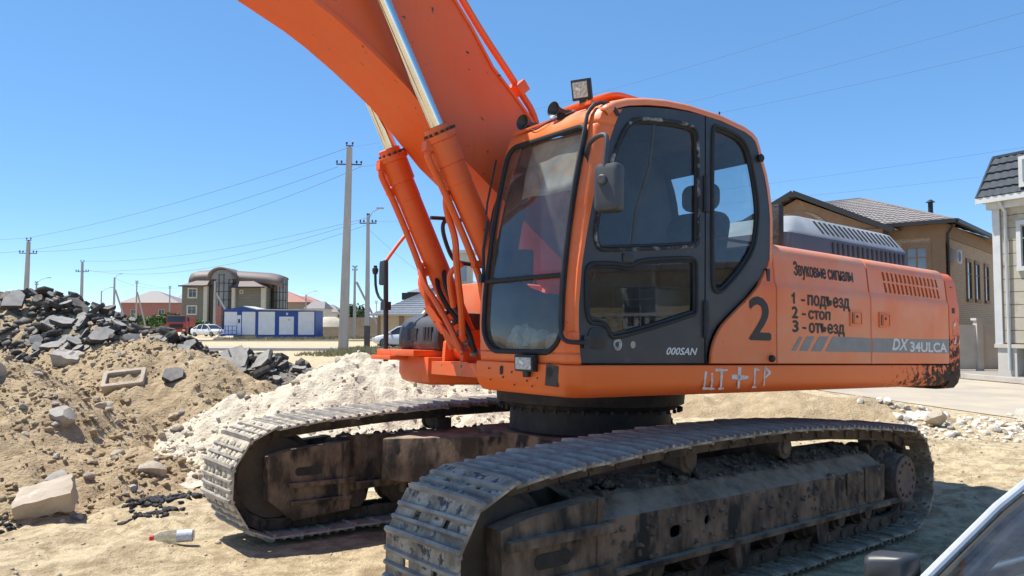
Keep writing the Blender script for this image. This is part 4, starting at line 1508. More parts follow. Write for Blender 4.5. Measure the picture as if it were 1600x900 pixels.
# ---------------------------------------------------------------- right front platform
def plan_solid(name, outline, lv, mt, **k):
    m = MB()
    n = len(outline)
    V, F = [], []
    cx = sum(p[0] for p in outline) / n
    cy = sum(p[1] for p in outline) / n
    for z, d in lv:
        for p in outline:
            q = Vector((p[0] - cx, p[1] - cy))
            q = q * (1 - d / max(q.length, .01))
            V.append((cx + q.x, cy + q.y, z))
    for i in range(len(lv) - 1):
        for a in range(n):
            F.append((i * n + a, i * n + (a + 1) % n, (i + 1) * n + (a + 1) % n, (i + 1) * n + a))
    F.append(tuple(range(n))[::-1]); F.append(tuple(range((len(lv) - 1) * n, len(lv) * n)))
    m.add(V, F)
    return upper(m, name, mt, **k)
plan_solid('right_platform', chaikin([(1.22, -.42), (1.20, -.95), (1.12, -1.22), (.8, -1.40), (.2, -1.46), (-.42, -1.46), (-.42, -.42)], 1), [(1.16, .08), (1.18, .03), (1.24, 0), (1.372, 0), (1.38, .006)], 'orange_dirty', smooth=40)
m = MB()
m.box((1.10, -.95, 1.408), (.40, .62, .05))
m.box((1.22, -1.10, 1.365), (.26, .34, .035))
upper(m, 'step_plate', 'orange_dirty', bevel=.006)
m = MB()
m.box((.10, -.98, 1.70), (1.0, .86, .65))
upper(m, 'fuel_tank', 'orange_paint', bevel=.05)
# dark plastic tool-box hood with two openings
m = MB()
prof = [(.45, 1.435), (1.10, 1.435), (1.125, 1.47), (1.12, 1.60), (1.07, 1.69), (.96, 1.735), (.80, 1.75), (.45, 1.75)]
prof = [prof[0]] + chaikin(prof[1:-1], 1, False) + [prof[-1]]
V, F = [], []
ys = [(-1.235, .93), (-1.215, .985), (-1.17, 1.0), (-.66, 1.0), (-.62, .985), (-.60, .95)]
for y, k in ys:
    for (x, z) in prof:
        V.append((.7 + (x - .7) * k, y, 1.58 + (z - 1.58) * k))
n = len(prof)
for i in range(len(ys) - 1):
    for a in range(n):
        F.append((i * n + a, i * n + (a + 1) % n, (i + 1) * n + (a + 1) % n, (i + 1) * n + a))
F.append(tuple(range(n))[::-1]); F.append(tuple(range((len(ys) - 1) * n, len(ys) * n)))
m.add(V, F)
tb = upper(m, 'tool_box_hood', 'grey_plastic', smooth=40)
m = MB()
m.prism([(-1.05, 1.51), (-.90, 1.51), (-.90, 1.61), (-1.05, 1.61)], lambda u, v, t: (t, u, v), 1.09, 1.1275)
for k in range(3):
    m.prism([(-.80 + k * .05, 1.51), (-.765 + k * .05, 1.51), (-.765 + k * .05, 1.62), (-.80 + k * .05, 1.62)], lambda u, v, t: (t, u, v), 1.09, 1.1275)
m.build('vent_opening', 'grease_shade_black', tb)
m = MB()
m.tube([(1.08, -.97, 1.438), (1.12, -.97, 1.50), (1.10, -.97, 1.63), (1.0, -.97, 1.735), (.6, -.97, 1.758)], .012, 6)
m.build('hood_groove', 'black_rubber', tb)
# mirror post, brace, second mirror, rails
m = MB()
m.tube([(1.245, -1.2, 1.33), (1.258, -1.2, 1.75), (1.275, -1.2, 2.19)], .021, 10)
m.box((1.262, -1.2, 1.80), (.06, .08, .07))
post = upper(m, 'mirror_post', 'black_plastic')
q = MB()
q.tube([(1.275, -1.2, 2.18), (1.16, -1.2, 2.34), (1.04, -1.2, 2.49)], .015, 8)
q.build('mirror_brace', 'orange_dirty', post)
q = MB()
q.prism(rrect(-1.30, 1.98, -1.22, 2.19, .025), lambda u, v, t: (t, u, v), 1.25, 1.285)
q.build('side_mirror', 'black_plastic', post, bevel=.006)
q = MB()
q.tube(chaikin([(1.25, -1.2, 1.83), (1.27, -1.30, 1.86), (1.28, -1.36, 1.95), (1.29, -1.36, 2.10)], 1, False), .012, 8)
q.lathe((1.29, -1.36, 2.08), (0, 0, 1), [(0, .02), (.03, .028), (.05, .026), (.055, .016), (.075, .016)], 12)
q.build('mirror_stay', 'black_plastic', post)
m = MB()
m.tube(chaikin([(1.20, -.6, 2.495), (1.0, -.6, 2.51), (.80, -.6, 2.51), (.5, -.6, 2.40), (.3, -.6, 2.0)], 1, False), .016, 8)
m.tube(chaikin([(1.04, -.6, 2.50), (1.09, -.6, 2.46), (1.075, -.6, 2.36), (1.0, -.6, 2.20), (.94, -.6, 2.155), (.80, -.6, 2.15)], 2, False), .018, 8)
upper(m, 'hand_rail', 'black_plastic')

# ================================================================== GROUND AND HEAPS
_perm = rng.random((257, 257))
def vnoise(x, y, seed=0):
    x = x + seed * 17.13
    y = y + seed * 9.71
    xi, yi = np.floor(x).astype(int), np.floor(y).astype(int)
    fx_, fy_ = x - xi, y - yi
    u, v = fx_ * fx_ * (3 - 2 * fx_), fy_ * fy_ * (3 - 2 * fy_)
    g = lambda a, b: _perm[a % 256, b % 256]
    return (g(xi, yi) * (1 - u) + g(xi + 1, yi) * u) * (1 - v) + (g(xi, yi + 1) * (1 - u) + g(xi + 1, yi + 1) * u) * v - .5
def fbm(x, y, f, octs=4, gain=.5, seed=0):
    s, a = 0, 1
    c, sn = math.cos(.7), math.sin(.7)
    for o in range(octs):
        s = s + a * vnoise(x * f, y * f, seed + o)
        x, y = c * x - sn * y, sn * x + c * y
        f *= 2.03
        a *= gain
    return s
def sstep(a, b, x):
    t = np.clip((x - a) / (b - a), 0, 1)
    return t * t * (3 - 2 * t)
ex3, ey3, o3 = MACHINE.col[0].xyz, MACHINE.col[1].xyz, MACHINE.translation
def machine_xy(x, y):
    dx_, dy_ = x - o3.x, y - o3.y
    return dx_ * ex3.x + dy_ * ex3.y, dx_ * ey3.x + dy_ * ey3.y
def ground_z(x, y):
    x = np.asarray(x, float); y = np.asarray(y, float)
    mx, my = machine_xy(x, y)
    ax = np.clip(mx, -2.6, 2.6)
    ay = np.clip(my, -1.8, 1.8)
    d = np.hypot(mx - ax, my - ay)
    w = 1 - sstep(.2, 3.0, d)
    flat = (ax * math.sin(R(1.9)) + ay * math.sin(R(.5))) * w
    under = 1 - sstep(0.0, .35, d)
    amp = (1 - .75 * under) * (1 - .97 * sstep(12, 16, y)) * (1 - .97 * sstep(6.6, 7.6, x))
    r = fbm(x, y, .45, 4) * .10 + fbm(x, y, 2.2, 3, seed=5) * .05 + (np.abs(fbm(x, y, 6, 3, seed=9)) - .15) * .045
    # scraped and driven-over ground: shallow ruts
    dr = x * .35 + y * .94
    r = r + np.sin(dr * 9 + fbm(x, y, .8, 2, seed=3) * 9) * .008 * (1 - sstep(9, 14, y))
    # pad prints left by tracks: short parallel grooves in bands, broken up
    def prints(ang, per, band, off, seed):
        c_, s_ = math.cos(R(ang)), math.sin(R(ang))
        a_, b_ = x * c_ + y * s_, -x * s_ + y * c_
        lane = sstep(.62, .9, np.cos(b_ * band + off))
        brk = sstep(-.05, .12, fbm(x, y, 1.1, 2, seed=seed))
        return np.clip(np.sin(a_ * 6.283 / per + fbm(x, y, .8, 2, seed=seed + 1) * 2.5) * 2.5, -1, 1) * lane * brk
    near_ = 1 - sstep(8, 13, y)
    r = r + (prints(100, .105, 1.7, .4, 30) * .017 + prints(38, .12, 1.5, 2.0, 33) * .017) * near_
    rut = np.cos(y * 2.4 + x * .55 + fbm(x, y, .35, 2, seed=36) * 5)
    r = r - sstep(.72, .98, rut) * .035 * near_
    return flat + r * amp - .03 * under
def axis(lo, fine_lo, fine_hi, hi, step, grow=1.11):
    a = list(np.arange(fine_lo, fine_hi + step / 2, step))
    s, v = step, a[-1]
    up = []
    while v < hi:
        s *= grow; v += s; up.append(v)
    s, v = step, a[0]
    dn = []
    while v > lo:
        s *= grow; v -= s; dn.append(v)
    return np.array(dn[::-1] + a + up)
def sheet(name, gx, gy, Z, mt, keep=None, smooth=True):
    nx, ny = len(gx), len(gy)
    X, Y = np.meshgrid(gx, gy)
    co = np.stack([X, Y, Z], -1).reshape(-1, 3)
    idx = np.arange(nx * ny).reshape(ny, nx)
    q = np.stack([idx[:-1, :-1], idx[:-1, 1:], idx[1:, 1:], idx[1:, :-1]], -1).reshape(-1, 4)
    if keep is not None:
        k = keep.reshape(-1)
        q = q[k[q].any(1)]
        used = np.unique(q)
        mp = np.full(nx * ny, -1)
        mp[used] = np.arange(len(used))
        co, q = co[used], mp[q]
    me = bpy.data.meshes.new(name)
    me.vertices.add(len(co)); me.vertices.foreach_set('co', co.astype(np.float32).ravel())
    me.loops.add(q.size); me.loops.foreach_set('vertex_index', q.astype(np.int32).ravel())
    me.polygons.add(len(q)); me.polygons.foreach_set('loop_start', np.arange(0, q.size, 4, dtype=np.int32))
    me.polygons.foreach_set('use_smooth', np.full(len(q), smooth))
    me.update(calc_edges=True); me.validate()
    me.materials.append(MATS[mt])
    o = bpy.data.objects.new(name, me)
    col.objects.link(o)
    return o
gx = axis(-900, -5.4, 7.6, 900, .03)
gy = axis(-40, 2.6, 9.0, 1500, .03)
GX, GY = np.meshgrid(gx, gy)
tag(sheet('ground', gx, gy, ground_z(GX, GY), 'sand_ground'), kind='structure')

def ridge(x, y, pts, slope):
    """cone-like mound swept along a crest given as (x, y, height) points"""
    best = np.full(np.shape(x), -9.0)
    for a, b in zip(pts[:-1], pts[1:]):
        ax, ay, az = a; bx, by, bz = b
        L2 = (bx - ax) ** 2 + (by - ay) ** 2 + 1e-9
        t = np.clip(((x - ax) * (bx - ax) + (y - ay) * (by - ay)) / L2, 0, 1)
        d = np.hypot(x - (ax + t * (bx - ax)), y - (ay + t * (by - ay)))
        h = az + t * (bz - az) + .12 - slope * np.sqrt(d * d + (.12 / slope) ** 2)
        best = np.maximum(best, h)
    return best
def smax(a, b, k=.25):
    h = np.clip(.5 + .5 * (a - b) / k, 0, 1)
    return b * (1 - h) + a * h + k * h * (1 - h)
def dirt_z(x, y):
    wx = x + fbm(x, y, .5, 3, seed=21) * .9
    wy = y + fbm(x, y, .5, 3, seed=25) * .9
    h = ridge(wx, wy, [(-18, 17.5, 2.4), (-11.5, 16.6, 2.32), (-9.4, 16.0, 2.18)], .62)
    h = smax(h, ridge(wx, wy, [(-9.4, 16.0, 2.05), (-7.6, 14.8, 1.74), (-6.3, 13.9, 1.44)], .62))
    h = smax(h, ridge(wx, wy, [(-6.9, 12.6, 1.36), (-5.5, 11.7, 1.46), (-4.5, 11.2, 1.20), (-3.9, 10.9, .85)], .60))
    h = smax(h, ridge(wx, wy, [(-13, 11.2, 1.9), (-9, 10.4, 1.45), (-6.8, 9.6, 1.30), (-5.9, 9.0, 1.02), (-5.2, 8.2, .55)], .52))
    h = smax(h, ridge(wx, wy, [(-7.5, 7.6, .42), (-4.9, 7.6, .34), (-3.6, 8.0, .30)], .30))
    r = fbm(x, y, 1.1, 3, seed=2) * .20 + fbm(x, y, 3.4, 3, seed=6) * .12 + np.abs(fbm(x, y, 7, 3, seed=8)) * .075 + np.abs(fbm(x, y, 15, 2, seed=12)) * .05
    return h - .10 + r * sstep(-.15, .25, h)
px_ = np.arange(-16, -1.4, .036)
py_ = np.arange(6.0, 18.5, .04)
PX, PY = np.meshgrid(px_, py_)
DZ_ = dirt_z(PX, PY)
GZ_ = ground_z(PX, PY)
tag(sheet('dirt_mound', px_, py_, np.maximum(DZ_, GZ_ - .12), 'dirt_brown', keep=DZ_ > GZ_ - .03), kind='structure')
def white_z(x, y):
    wx = x + fbm(x, y, .6, 3, seed=41) * .7
    wy = y + fbm(x, y, .6, 3, seed=45) * .7
    h = ridge(wx, wy, [(-4.3, 9.6, .25), (-3.2, 10.2, .72), (-1.9, 10.9, 1.22), (-1.3, 11.0, 1.18), (-.4, 11.2, .72), (1.2, 11.3, .42)], .56)
    h = smax(h, ridge(wx, wy, [(-3.4, 8.7, .22), (-1.5, 9.0, .30), (1.0, 10.0, .25)], .28))
    r = fbm(x, y, 1.4, 3, seed=42) * .16 + fbm(x, y, 4.2, 3, seed=46) * .10 + np.abs(fbm(x, y, 8, 3, seed=48)) * .09 + np.abs(fbm(x, y, 15, 2, seed=49)) * .04
    return h - .06 + r * sstep(-.1, .2, h)
px_ = np.arange(-5.6, 3.4, .036)
py_ = np.arange(7.6, 13.4, .036)
PX, PY = np.meshgrid(px_, py_)
WZ_ = white_z(PX, PY)
base_ = np.maximum(ground_z(PX, PY), dirt_z(PX, PY))
tag(sheet('white_earth_pile', px_, py_, np.maximum(WZ_, base_ - .15), 'white_earth', keep=WZ_ > base_ - .03), kind='structure')
def sand_ridge_z(x, y):
    h = ridge(x + fbm(x, y, .6, 2, seed=51) * .8, y + fbm(x, y, .6, 2, seed=53) * .8, [(2.0, 15.4, .22), (3.6, 14.8, .40), (5.2, 14.2, .46), (6.4, 13.6, .42), (6.9, 13.3, .2)], .5)
    r = fbm(x, y, 1.6, 3, seed=54) * .12 + np.abs(fbm(x, y, 6, 3, seed=58)) * .07
    return h - .05 + r * sstep(-.1, .2, h)
px_ = np.arange(.6, 8.4, .06)
py_ = np.arange(12.2, 17, .06)
PX, PY = np.meshgrid(px_, py_)
SZ_ = sand_ridge_z(PX, PY)
G2 = ground_z(PX, PY)
tag(sheet('sand_windrow', px_, py_, np.maximum(SZ_, G2 - .1), 'dirt_brown', keep=SZ_ > G2 - .03), kind='structure')
def heap2_z(x, y):
    h = ridge(x, y, [(-8.0, 22.5, .75), (-7.2, 21.5, .82), (-6.0, 21.0, .62), (-5.3, 20.6, .25)], .55)
    r = fbm(x, y, 1.4, 3, seed=64) * .16 + np.abs(fbm(x, y, 5, 3, seed=68)) * .10
    return h - .06 + r * sstep(-.1, .2, h)
px_ = np.arange(-11, -3.5, .07)
py_ = np.arange(18.6, 24.6, .08)
PX, PY = np.meshgrid(px_, py_)
HZ_ = heap2_z(PX, PY)
G2 = ground_z(PX, PY)
tag(sheet('asphalt_crumb_heap', px_, py_, np.maximum(HZ_, G2 - .1), 'asphalt_broken', keep=HZ_ > G2 - .03), kind='structure')

def surface_z(x, y):
    z = float(ground_z(x, y))
    for f in (dirt_z, white_z, sand_ridge_z, heap2_z):
        z = max(z, float(f(np.array(x), np.array(y))))
    return z
def surf_n(f, x, y, e=.15):
    q = np.array([[x - e, x + e, x, x], [y, y, y - e, y + e]])
    z = f(q[0], q[1])
    return Vector((-(z[1] - z[0]) / (2 * e), -(z[3] - z[2]) / (2 * e), 1)).normalized()

# ---- slabs of broken asphalt
def slab_mesh(seed, top='asphalt_top'):
    r = random.Random(seed)
    n = r.choice((5, 6, 6, 7, 8))
    ang = sorted(r.uniform(0, 2 * math.pi) for _ in range(n))
    ang = [2 * math.pi * k / n + r.uniform(-.32, .32) for k in range(n)]
    pts = [(math.cos(a) * r.uniform(.38, .56), math.sin(a) * r.uniform(.30, .5)) for a in ang]
    th = r.uniform(.09, .17)
    m = MB()
    k = r.uniform(.86, .97)
    V = [(p[0] * k, p[1] * k, -th / 2 + r.uniform(-.02, .02)) for p in pts] + [(p[0] * r.uniform(.98, 1.05), p[1] * r.uniform(.98, 1.05), 0 + r.uniform(-.02, .02)) for p in pts] + [(p[0], p[1], th / 2 + r.uniform(-.008, .008)) for p in pts]
    F = [tuple(range(n))[::-1], tuple(range(2 * n, 3 * n))]
    for lv in (0, 1):
        for i in range(n):
            j = (i + 1) % n
            F.append((lv * n + i, lv * n + j, (lv + 1) * n + j, (lv + 1) * n + i))
    m.add(V, F)
    m.mi = [1 if i == 1 else 0 for i in range(len(F))]
    return m.mesh('broken_chunk', ['asphalt_broken', top], smooth=0)
SLABS = [slab_mesh(k) for k in range(16)]
SLABS_D = [slab_mesh(40 + k, 'asphalt_broken') for k in range(8)]
def in_poly(x, y, poly):
    c = False
    n = len(poly)
    for i in range(n):
        a, b = poly[i], poly[i - 1]
        if (a[1] > y) != (b[1] > y) and x < (b[0] - a[0]) * (y - a[1]) / (b[1] - a[1]) + a[0]:
            c = not c
    return c
def place(o, loc, nrm, tilt, sc, r):
    n = (nrm + Vector((r.gauss(0, tilt), r.gauss(0, tilt), 0))).normalized()
    q = n.to_track_quat('Z', 'Y').to_matrix() @ Matrix.Rotation(r.uniform(0, 6.283), 3, 'Z')
    M = q.to_4x4()
    M.translation = loc
    o.matrix_world = M @ Matrix.Diagonal((*sc, 1))
r = random.Random(21)
heap_poly = [(-14, 17.4), (-9.0, 16.6), (-6.2, 14.5), (-5.5, 13.4), (-6.2, 12.75), (-7.3, 12.5), (-8.2, 12.6), (-9.3, 13.0), (-9.0, 14.2), (-9.6, 15.2), (-14, 16.0)]
low_poly = [(-9.6, 15.7), (-6.0, 14.4), (-5.5, 13.4), (-6.3, 12.5), (-7.2, 12.05), (-8.4, 12.1), (-9.9, 12.9), (-8.9, 14.0)]
n_ = 0
while n_ < 296:
    x, y = r.uniform(-14, -5.4), r.uniform(12.0, 17.4)
    if n_ < 200:
        if not in_poly(x, y, low_poly): continue
    elif y < 15.2 or x < -12.4 or not in_poly(x, y, heap_poly): continue
    s = r.choice((.15, .19, .23, .27, .32, .38, .48)) * r.uniform(.8, 1.15)
    dark = (y > 15.4) and r.random() < .75
    o = inst(r.choice(SLABS_D if dark else SLABS), 'broken_chunk')
    z = float(dirt_z(np.array(x), np.array(y))) + r.uniform(.0, .30) * s + (.12 if y > 15.2 else .03)
    place(o, (x, y, z), surf_n(dirt_z, x, y, .3), .42, (s, s * r.uniform(.8, 1.1), r.uniform(.6, 1.0) * min(1.1, .5 + s * .6)), r)
    wd = 'large' if s > .40 else 'middling' if s > .26 else 'small'
    lb = ('dark broken asphalt slab along the crest of the left heap' if dark else 'grey broken asphalt slab along the crest of the left heap') if y > 15.2 else 'broken asphalt slab spilled on the lower slope of the left heap'
    tag(o, wd + ' ' + lb, 'asphalt slab', 'asphalt slabs heaped on the dirt mound')
    n_ += 1
r = random.Random(5)
for k in range(46):
    a = r.random()
    x = -8.9 + 3.7 * a + r.gauss(0, .25); y = 22.0 - 1.6 * a + r.uniform(-1.1, .5)
    s = r.uniform(.22, .6) if k > 7 else r.uniform(.55, .95)
    if k < 8: x = r.uniform(-8.6, -6.6); y = r.uniform(20.6, 21.8)
    o = inst(r.choice(SLABS if k < 26 else SLABS_D), 'broken_chunk')
    z = max(0, float(heap2_z(np.array(x), np.array(y)))) + .06 + (.12 if k < 8 else 0)
    place(o, (x, y, z), surf_n(heap2_z, x, y, .3) + Vector((0, -.35 if k < 8 else 0, 0)), .35, (s, s, 1), r)
    tag(o, ('large leaning grey' if k < 8 else 'small grey' if k < 26 else 'small black') + ' asphalt slab in the low heap before the blue cabin', 'asphalt slab', 'asphalt slabs in the small heap')

# ---- stones and clods
def rock_mesh(seed, mt, sub=2, rough=.35, flat=.75, name='stone'):
    bm = bmesh.new()
    bmesh.ops.create_icosphere(bm, subdivisions=sub, radius=.5)
    off = Vector((seed * 3.7, seed * 1.3, seed * 5.1))
    r_ = random.Random(seed)
    cuts = [(Vector((r_.gauss(0, 1), r_.gauss(0, 1), r_.gauss(0, 1))).normalized(), r_.uniform(.28, .42)) for _ in range(7)]
    for v in bm.verts:
        d = v.co.normalized()
        v.co *= 1 + rough * mnoise.noise(d * 1.7 + off) + rough * .35 * mnoise.noise(d * 4.5 + off)
        for n, k in cuts:
            e = v.co.dot(n) - k
            if e > 0: v.co -= n * e * .9
        v.co.z *= flat
    me = bpy.data.meshes.new(name)
    bm.to_mesh(me); bm.free()
    me.materials.append(MATS[mt])
    me.polygons.foreach_set('use_smooth', [True] * len(me.polygons))
    me.set_sharp_from_angle(angle=R(32))
    return me
ROCKS = {k: [rock_mesh(s + 10 * i, k, 2) for s in range(6)] for i, k in enumerate(('stone_tan', 'stone_white', 'stone_grey'))}
r = random.Random(77)
def stone(x, y, s, kind, label, group, z=None, flat=None):
    o = inst(r.choice(ROCKS[kind]), 'stone')
    z = surface_z(x, y) if z is None else z
    place(o, (x, y, z + s * .12), Vector((0, 0, 1)), .35, (s, s * r.uniform(.7, 1.1), s * r.uniform(.7, 1.0)), r)
    tag(o, label, 'stone', group)
    return o
cnt = 0
while cnt < 105:
    x, y = r.uniform(-7.5, -2.6), r.uniform(6.2, 12.2)
    if x / y < -.70 or float(dirt_z(np.array(x), np.array(y))) < float(ground_z(x, y)) - .02: continue
    s = min(.34, .06 + abs(r.gauss(0, .05)))
    kd = 'stone_tan' if r.random() < .7 else 'stone_grey'
    stone(x, y, s, kd, ('larger ' if s > .12 else 'small ') + ('tan' if kd == 'stone_tan' else 'grey') + (' stone on the upper brown mound' if y > 9.5 else ' stone at the foot of the brown mound'), 'stones on the dirt mound')
    cnt += 1
for k in range(46):
    x = r.uniform(-4.6, .6); y = r.uniform(8.0, 11.0)
    if float(white_z(np.array(x), np.array(y))) < .05: continue
    stone(x, y, min(.34, .06 + abs(r.gauss(0, .07))), 'stone_white' if r.random() < .8 else 'stone_tan', 'pale lump of rock on the white earth pile', 'lumps on the white pile')
for k in range(110):
    t = r.random()
    x = 6.3 + 3.6 * t + r.gauss(0, .3); y = 13.0 - 1.6 * t + r.gauss(0, .45)
    s = min(.36, .06 + abs(r.gauss(0, .09))); kd = 'stone_white' if r.random() < .75 else 'stone_grey'
    stone(x, y, s, kd, ('larger ' if s > .13 else 'small ') + ('white' if kd == 'stone_white' else 'grey') + ' rubble stone in the line behind the rear track', 'white rubble by the road')
s1 = stone(6.80, 12.3, .42, 'stone_tan', 'pinkish tan boulder standing among the white rubble', None, z=.12)
for (x, y, s, kd, lb) in ((-4.95, 6.55, .34, 'stone_tan', 'rounded brown stone left of the big concrete block'), (-3.62, 7.72, .30, 'stone_tan', 'upright tan stone at the foot of the white pile'),
                          (-5.05, 8.6, .38, 'stone_grey', 'long flat grey stone on the slope above the concrete block'), (-4.25, 7.2, .26, 'stone_grey', 'squarish grey stone right of the concrete block'),
                          (-6.35, 9.2, .55, 'stone_tan', 'wide pale stone near the left edge of the mound')):
    o = stone(x, y, s, kd, lb, None)
# small clods: nobody could count them
def clods(name, pts, mt, label, seed=1):
    r_ = np.random.default_rng(seed)
    bm = bmesh.new()
    bmesh.ops.create_icosphere(bm, subdivisions=1, radius=.5)
    bv = np.array([v.co[:] for v in bm.verts]); bf = np.array([[v.index for v in f.verts] for f in bm.faces])
    bm.free()
    n = len(pts)
    jit = 1 + r_.normal(0, .30, (n, len(bv), 1))
    S = pts[:, 3][:, None, None] * np.stack([r_.uniform(.6, 1.4, n), r_.uniform(.6, 1.4, n), r_.uniform(.45, 1.0, n)], 1)[:, None, :]
    a = r_.uniform(0, 6.28, n)
    ca, sa = np.cos(a)[:, None], np.sin(a)[:, None]
    P = bv[None] * jit * S
    P = np.stack([P[..., 0] * ca - P[..., 1] * sa, P[..., 0] * sa + P[..., 1] * ca, P[..., 2]], -1) + pts[:, None, :3]
    co = P.reshape(-1, 3)
    f = (bf[None] + (np.arange(n) * len(bv))[:, None, None]).reshape(-1, 3)
    me = bpy.data.meshes.new(name)
    me.vertices.add(len(co)); me.vertices.foreach_set('co', co.astype(np.float32).ravel())
    me.loops.add(f.size); me.loops.foreach_set('vertex_index', f.astype(np.int32).ravel())
    me.polygons.add(len(f)); me.polygons.foreach_set('loop_start', np.arange(0, f.size, 3, dtype=np.int32))
    me.update(calc_edges=True); me.validate()
    me.materials.append(MATS[mt])
    o = bpy.data.objects.new(name, me)
    col.objects.link(o)
    return tag(o, label, kind='stuff')
def scatter(n, x0, x1, y0, y1, f, smin, smax_, seed, cond=None):
    r_ = np.random.default_rng(seed)
    x = r_.uniform(x0, x1, n * 3); y = r_.uniform(y0, y1, n * 3)
    k = np.abs(x / y) < .75
    x, y = x[k], y[k]
    z = f(x, y)
    g = ground_z(x, y)
    if cond == 'above':
        k = z > g + .0
        x, y, z = x[k], y[k], z[k]
    # clumps
    k = fbm(x, y, .9, 3, seed=seed) > r_.uniform(-.45, .25, len(x))
    x, y, z = x[k][:n], y[k][:n], z[k][:n]
    s = smin + (smax_ - smin) * r_.random(len(x)) ** 4.5
    return np.stack([x, y, z + s * .12, s], 1)
clods('dirt_clods', scatter(9000, -11, -2.3, 6.1, 13.5, dirt_z, .010, .085, 3, 'above'), 'dirt_brown', 'loose clods of brown earth over the mound', 3)
clods('white_crumbs', scatter(5000, -5.2, 2.0, 8, 12, white_z, .010, .08, 4, 'above'), 'white_earth', 'crumbs of white earth over the pale pile', 4)
clods('ground_pebbles', scatter(6000, -5.5, 8, 3.2, 14, ground_z, .006, .04, 5), 'stone_tan', 'small pebbles on the sandy ground', 5)
clods('rubble_crumbs', np.vstack([scatter(700, 6.0, 10.4, 10.8, 13.8, ground_z, .03, .16, 6)]), 'stone_white', 'crumbs of white rubble by the road', 6)
tpts = np.array([[-3.25 + rng.normal(0, .13), 7.05 + rng.normal(0, .10), 0, rng.uniform(.015, .07)] for _ in range(160)] + [[-4.45 + rng.normal(0, .16), 6.35 + rng.normal(0, .07), 0, rng.uniform(.015, .06)] for _ in range(110)] + [[-3.05 + rng.normal(0, .08), 6.6 + rng.normal(0, .08), 0, rng.uniform(.015, .06)] for _ in range(70)])
for q in tpts: q[2] = surface_z(q[0], q[1]) + .01
clods('tar_crumbs', tpts, 'tar', 'black crumbs of tar on the dirt by the far track', 7)
clods('heap_crumbs', scatter(2600, -10.5, -5.4, 12.2, 16.2, dirt_z, .03, .20, 18, 'above'), 'asphalt_broken', 'crumbs of dark asphalt among the slabs on the mound', 18)
hp = scatter(1500, -10.5, -4, 18.8, 24, heap2_z, .03, .22, 8, 'above')
clods('asphalt_crumbs', hp, 'asphalt_broken', 'crumbs of black asphalt on the small heap', 8)

# ---- concrete lumps
def rough_block(name, corners, mt, seed, label, cat, amp=.03, sub=3):
    bm = bmesh.new()
    vs_ = [bm.verts.new(c) for c in corners]
    for f in ((0, 2, 3, 1), (4, 5, 7, 6), (0, 1, 5, 4), (2, 6, 7, 3), (0, 4, 6, 2), (1, 3, 7, 5)):
        bm.faces.new([vs_[i] for i in f])
    bmesh.ops.recalc_face_normals(bm, faces=bm.faces)
    bmesh.ops.subdivide_edges(bm, edges=bm.edges[:], cuts=9, use_grid_fill=True)
    for v in bm.verts:
        v.co += mnoise.noise_vector(v.co * 4 + Vector((seed, 0, 0))) * amp * .9 + mnoise.noise_vector(v.co * 13 + Vector((seed, 9, 0))) * amp * .55 + mnoise.noise_vector(v.co * 40) * amp * .25
    me = bpy.data.meshes.new(name)
    bm.to_mesh(me); bm.free()
    me.materials.append(MATS[mt])
    me.polygons.foreach_set('use_smooth', [True] * len(me.polygons))
    me.set_sharp_from_angle(angle=R(24))
    o = bpy.data.objects.new(name, me)
    col.objects.link(o)
    return tag(o, label, cat)
def bx(c, d, rz, tilt=(0, 0)):
    M = Matrix.Rotation(rz, 3, 'Z') @ Matrix.Rotation(tilt[0], 3, 'X') @ Matrix.Rotation(tilt[1], 3, 'Y')
    return [Vector(c) + M @ Vector((x * d[0] / 2, y * d[1] / 2, z * d[2] / 2)) for z in (-1, 1) for y in (-1, 1) for x in (-1, 1)]
rough_block('concrete_block', bx((-4.0, 6.62, surface_z(-4.0, 6.62) + .12), (.41, .30, .17), R(28), (R(24), R(-12))), 'concrete_block', 3, 'big sandy concrete block lying at the foot of the dirt mound', 'concrete block')
# curb stone sunk in the mound, its hollow filled with earth
kb = empty('broken_tray', (-5.55, 10.95, surface_z(-5.55, 10.95) + .015), R(14))
kb.scale = (.66, .66, .66)
kb.rotation_euler = (R(34), R(-6), R(14))
m = MB()
m.plate(rrect(-.42, -.27, .42, .27, .05), [rrect(-.34, -.19, .34, .19, .04)[::-1]], plan_fn, -.10, .10)
m.build('rim', 'concrete_block', kb, bevel=.012)
m = MB()
rows = [[(x, y, .02 + .07 * mnoise.noise(Vector((x * 7, y * 7, 0)))) for x in np.linspace(-.35, .35, 12)] for y in np.linspace(-.20, .20, 9)]
m.grid(rows)
m.build('earth_fill', 'dirt_brown', kb)
tag(kb, 'hollow concrete tray half buried in the middle of the brown mound', 'concrete tray')
rough_block('concrete_slab', bx((-6.95, 12.0, surface_z(-6.95, 12.0) + .04), (.46, .24, .20), R(-12), (R(20), R(12))), 'stone_grey', 5, 'pale cracked concrete lump below the asphalt heap', 'concrete slab', .05)
rough_block('concrete_slab', bx((8.35, 12.0, .17), (.7, .5, .16), R(20), (R(12), R(8))), 'stone_white', 8, 'flat white concrete piece at the right end of the rubble', 'concrete slab', .02)
rough_block('concrete_slab', bx((6.75, 12.9, .10), (.65, .42, .10), R(-12), (R(14), R(4))), 'stone_white', 9, 'long white concrete slab tilted on the rubble', 'concrete slab', .02)
o = inst(SLABS[3], 'broken_chunk'); place(o, (-4.85, 10.95, surface_z(-4.85, 10.95) + .05), Vector((.2, -.7, .6)), .05, (.34, .32, .7), random.Random(2))
tag(o, 'single dark asphalt piece on the right shoulder of the brown mound', 'asphalt slab')

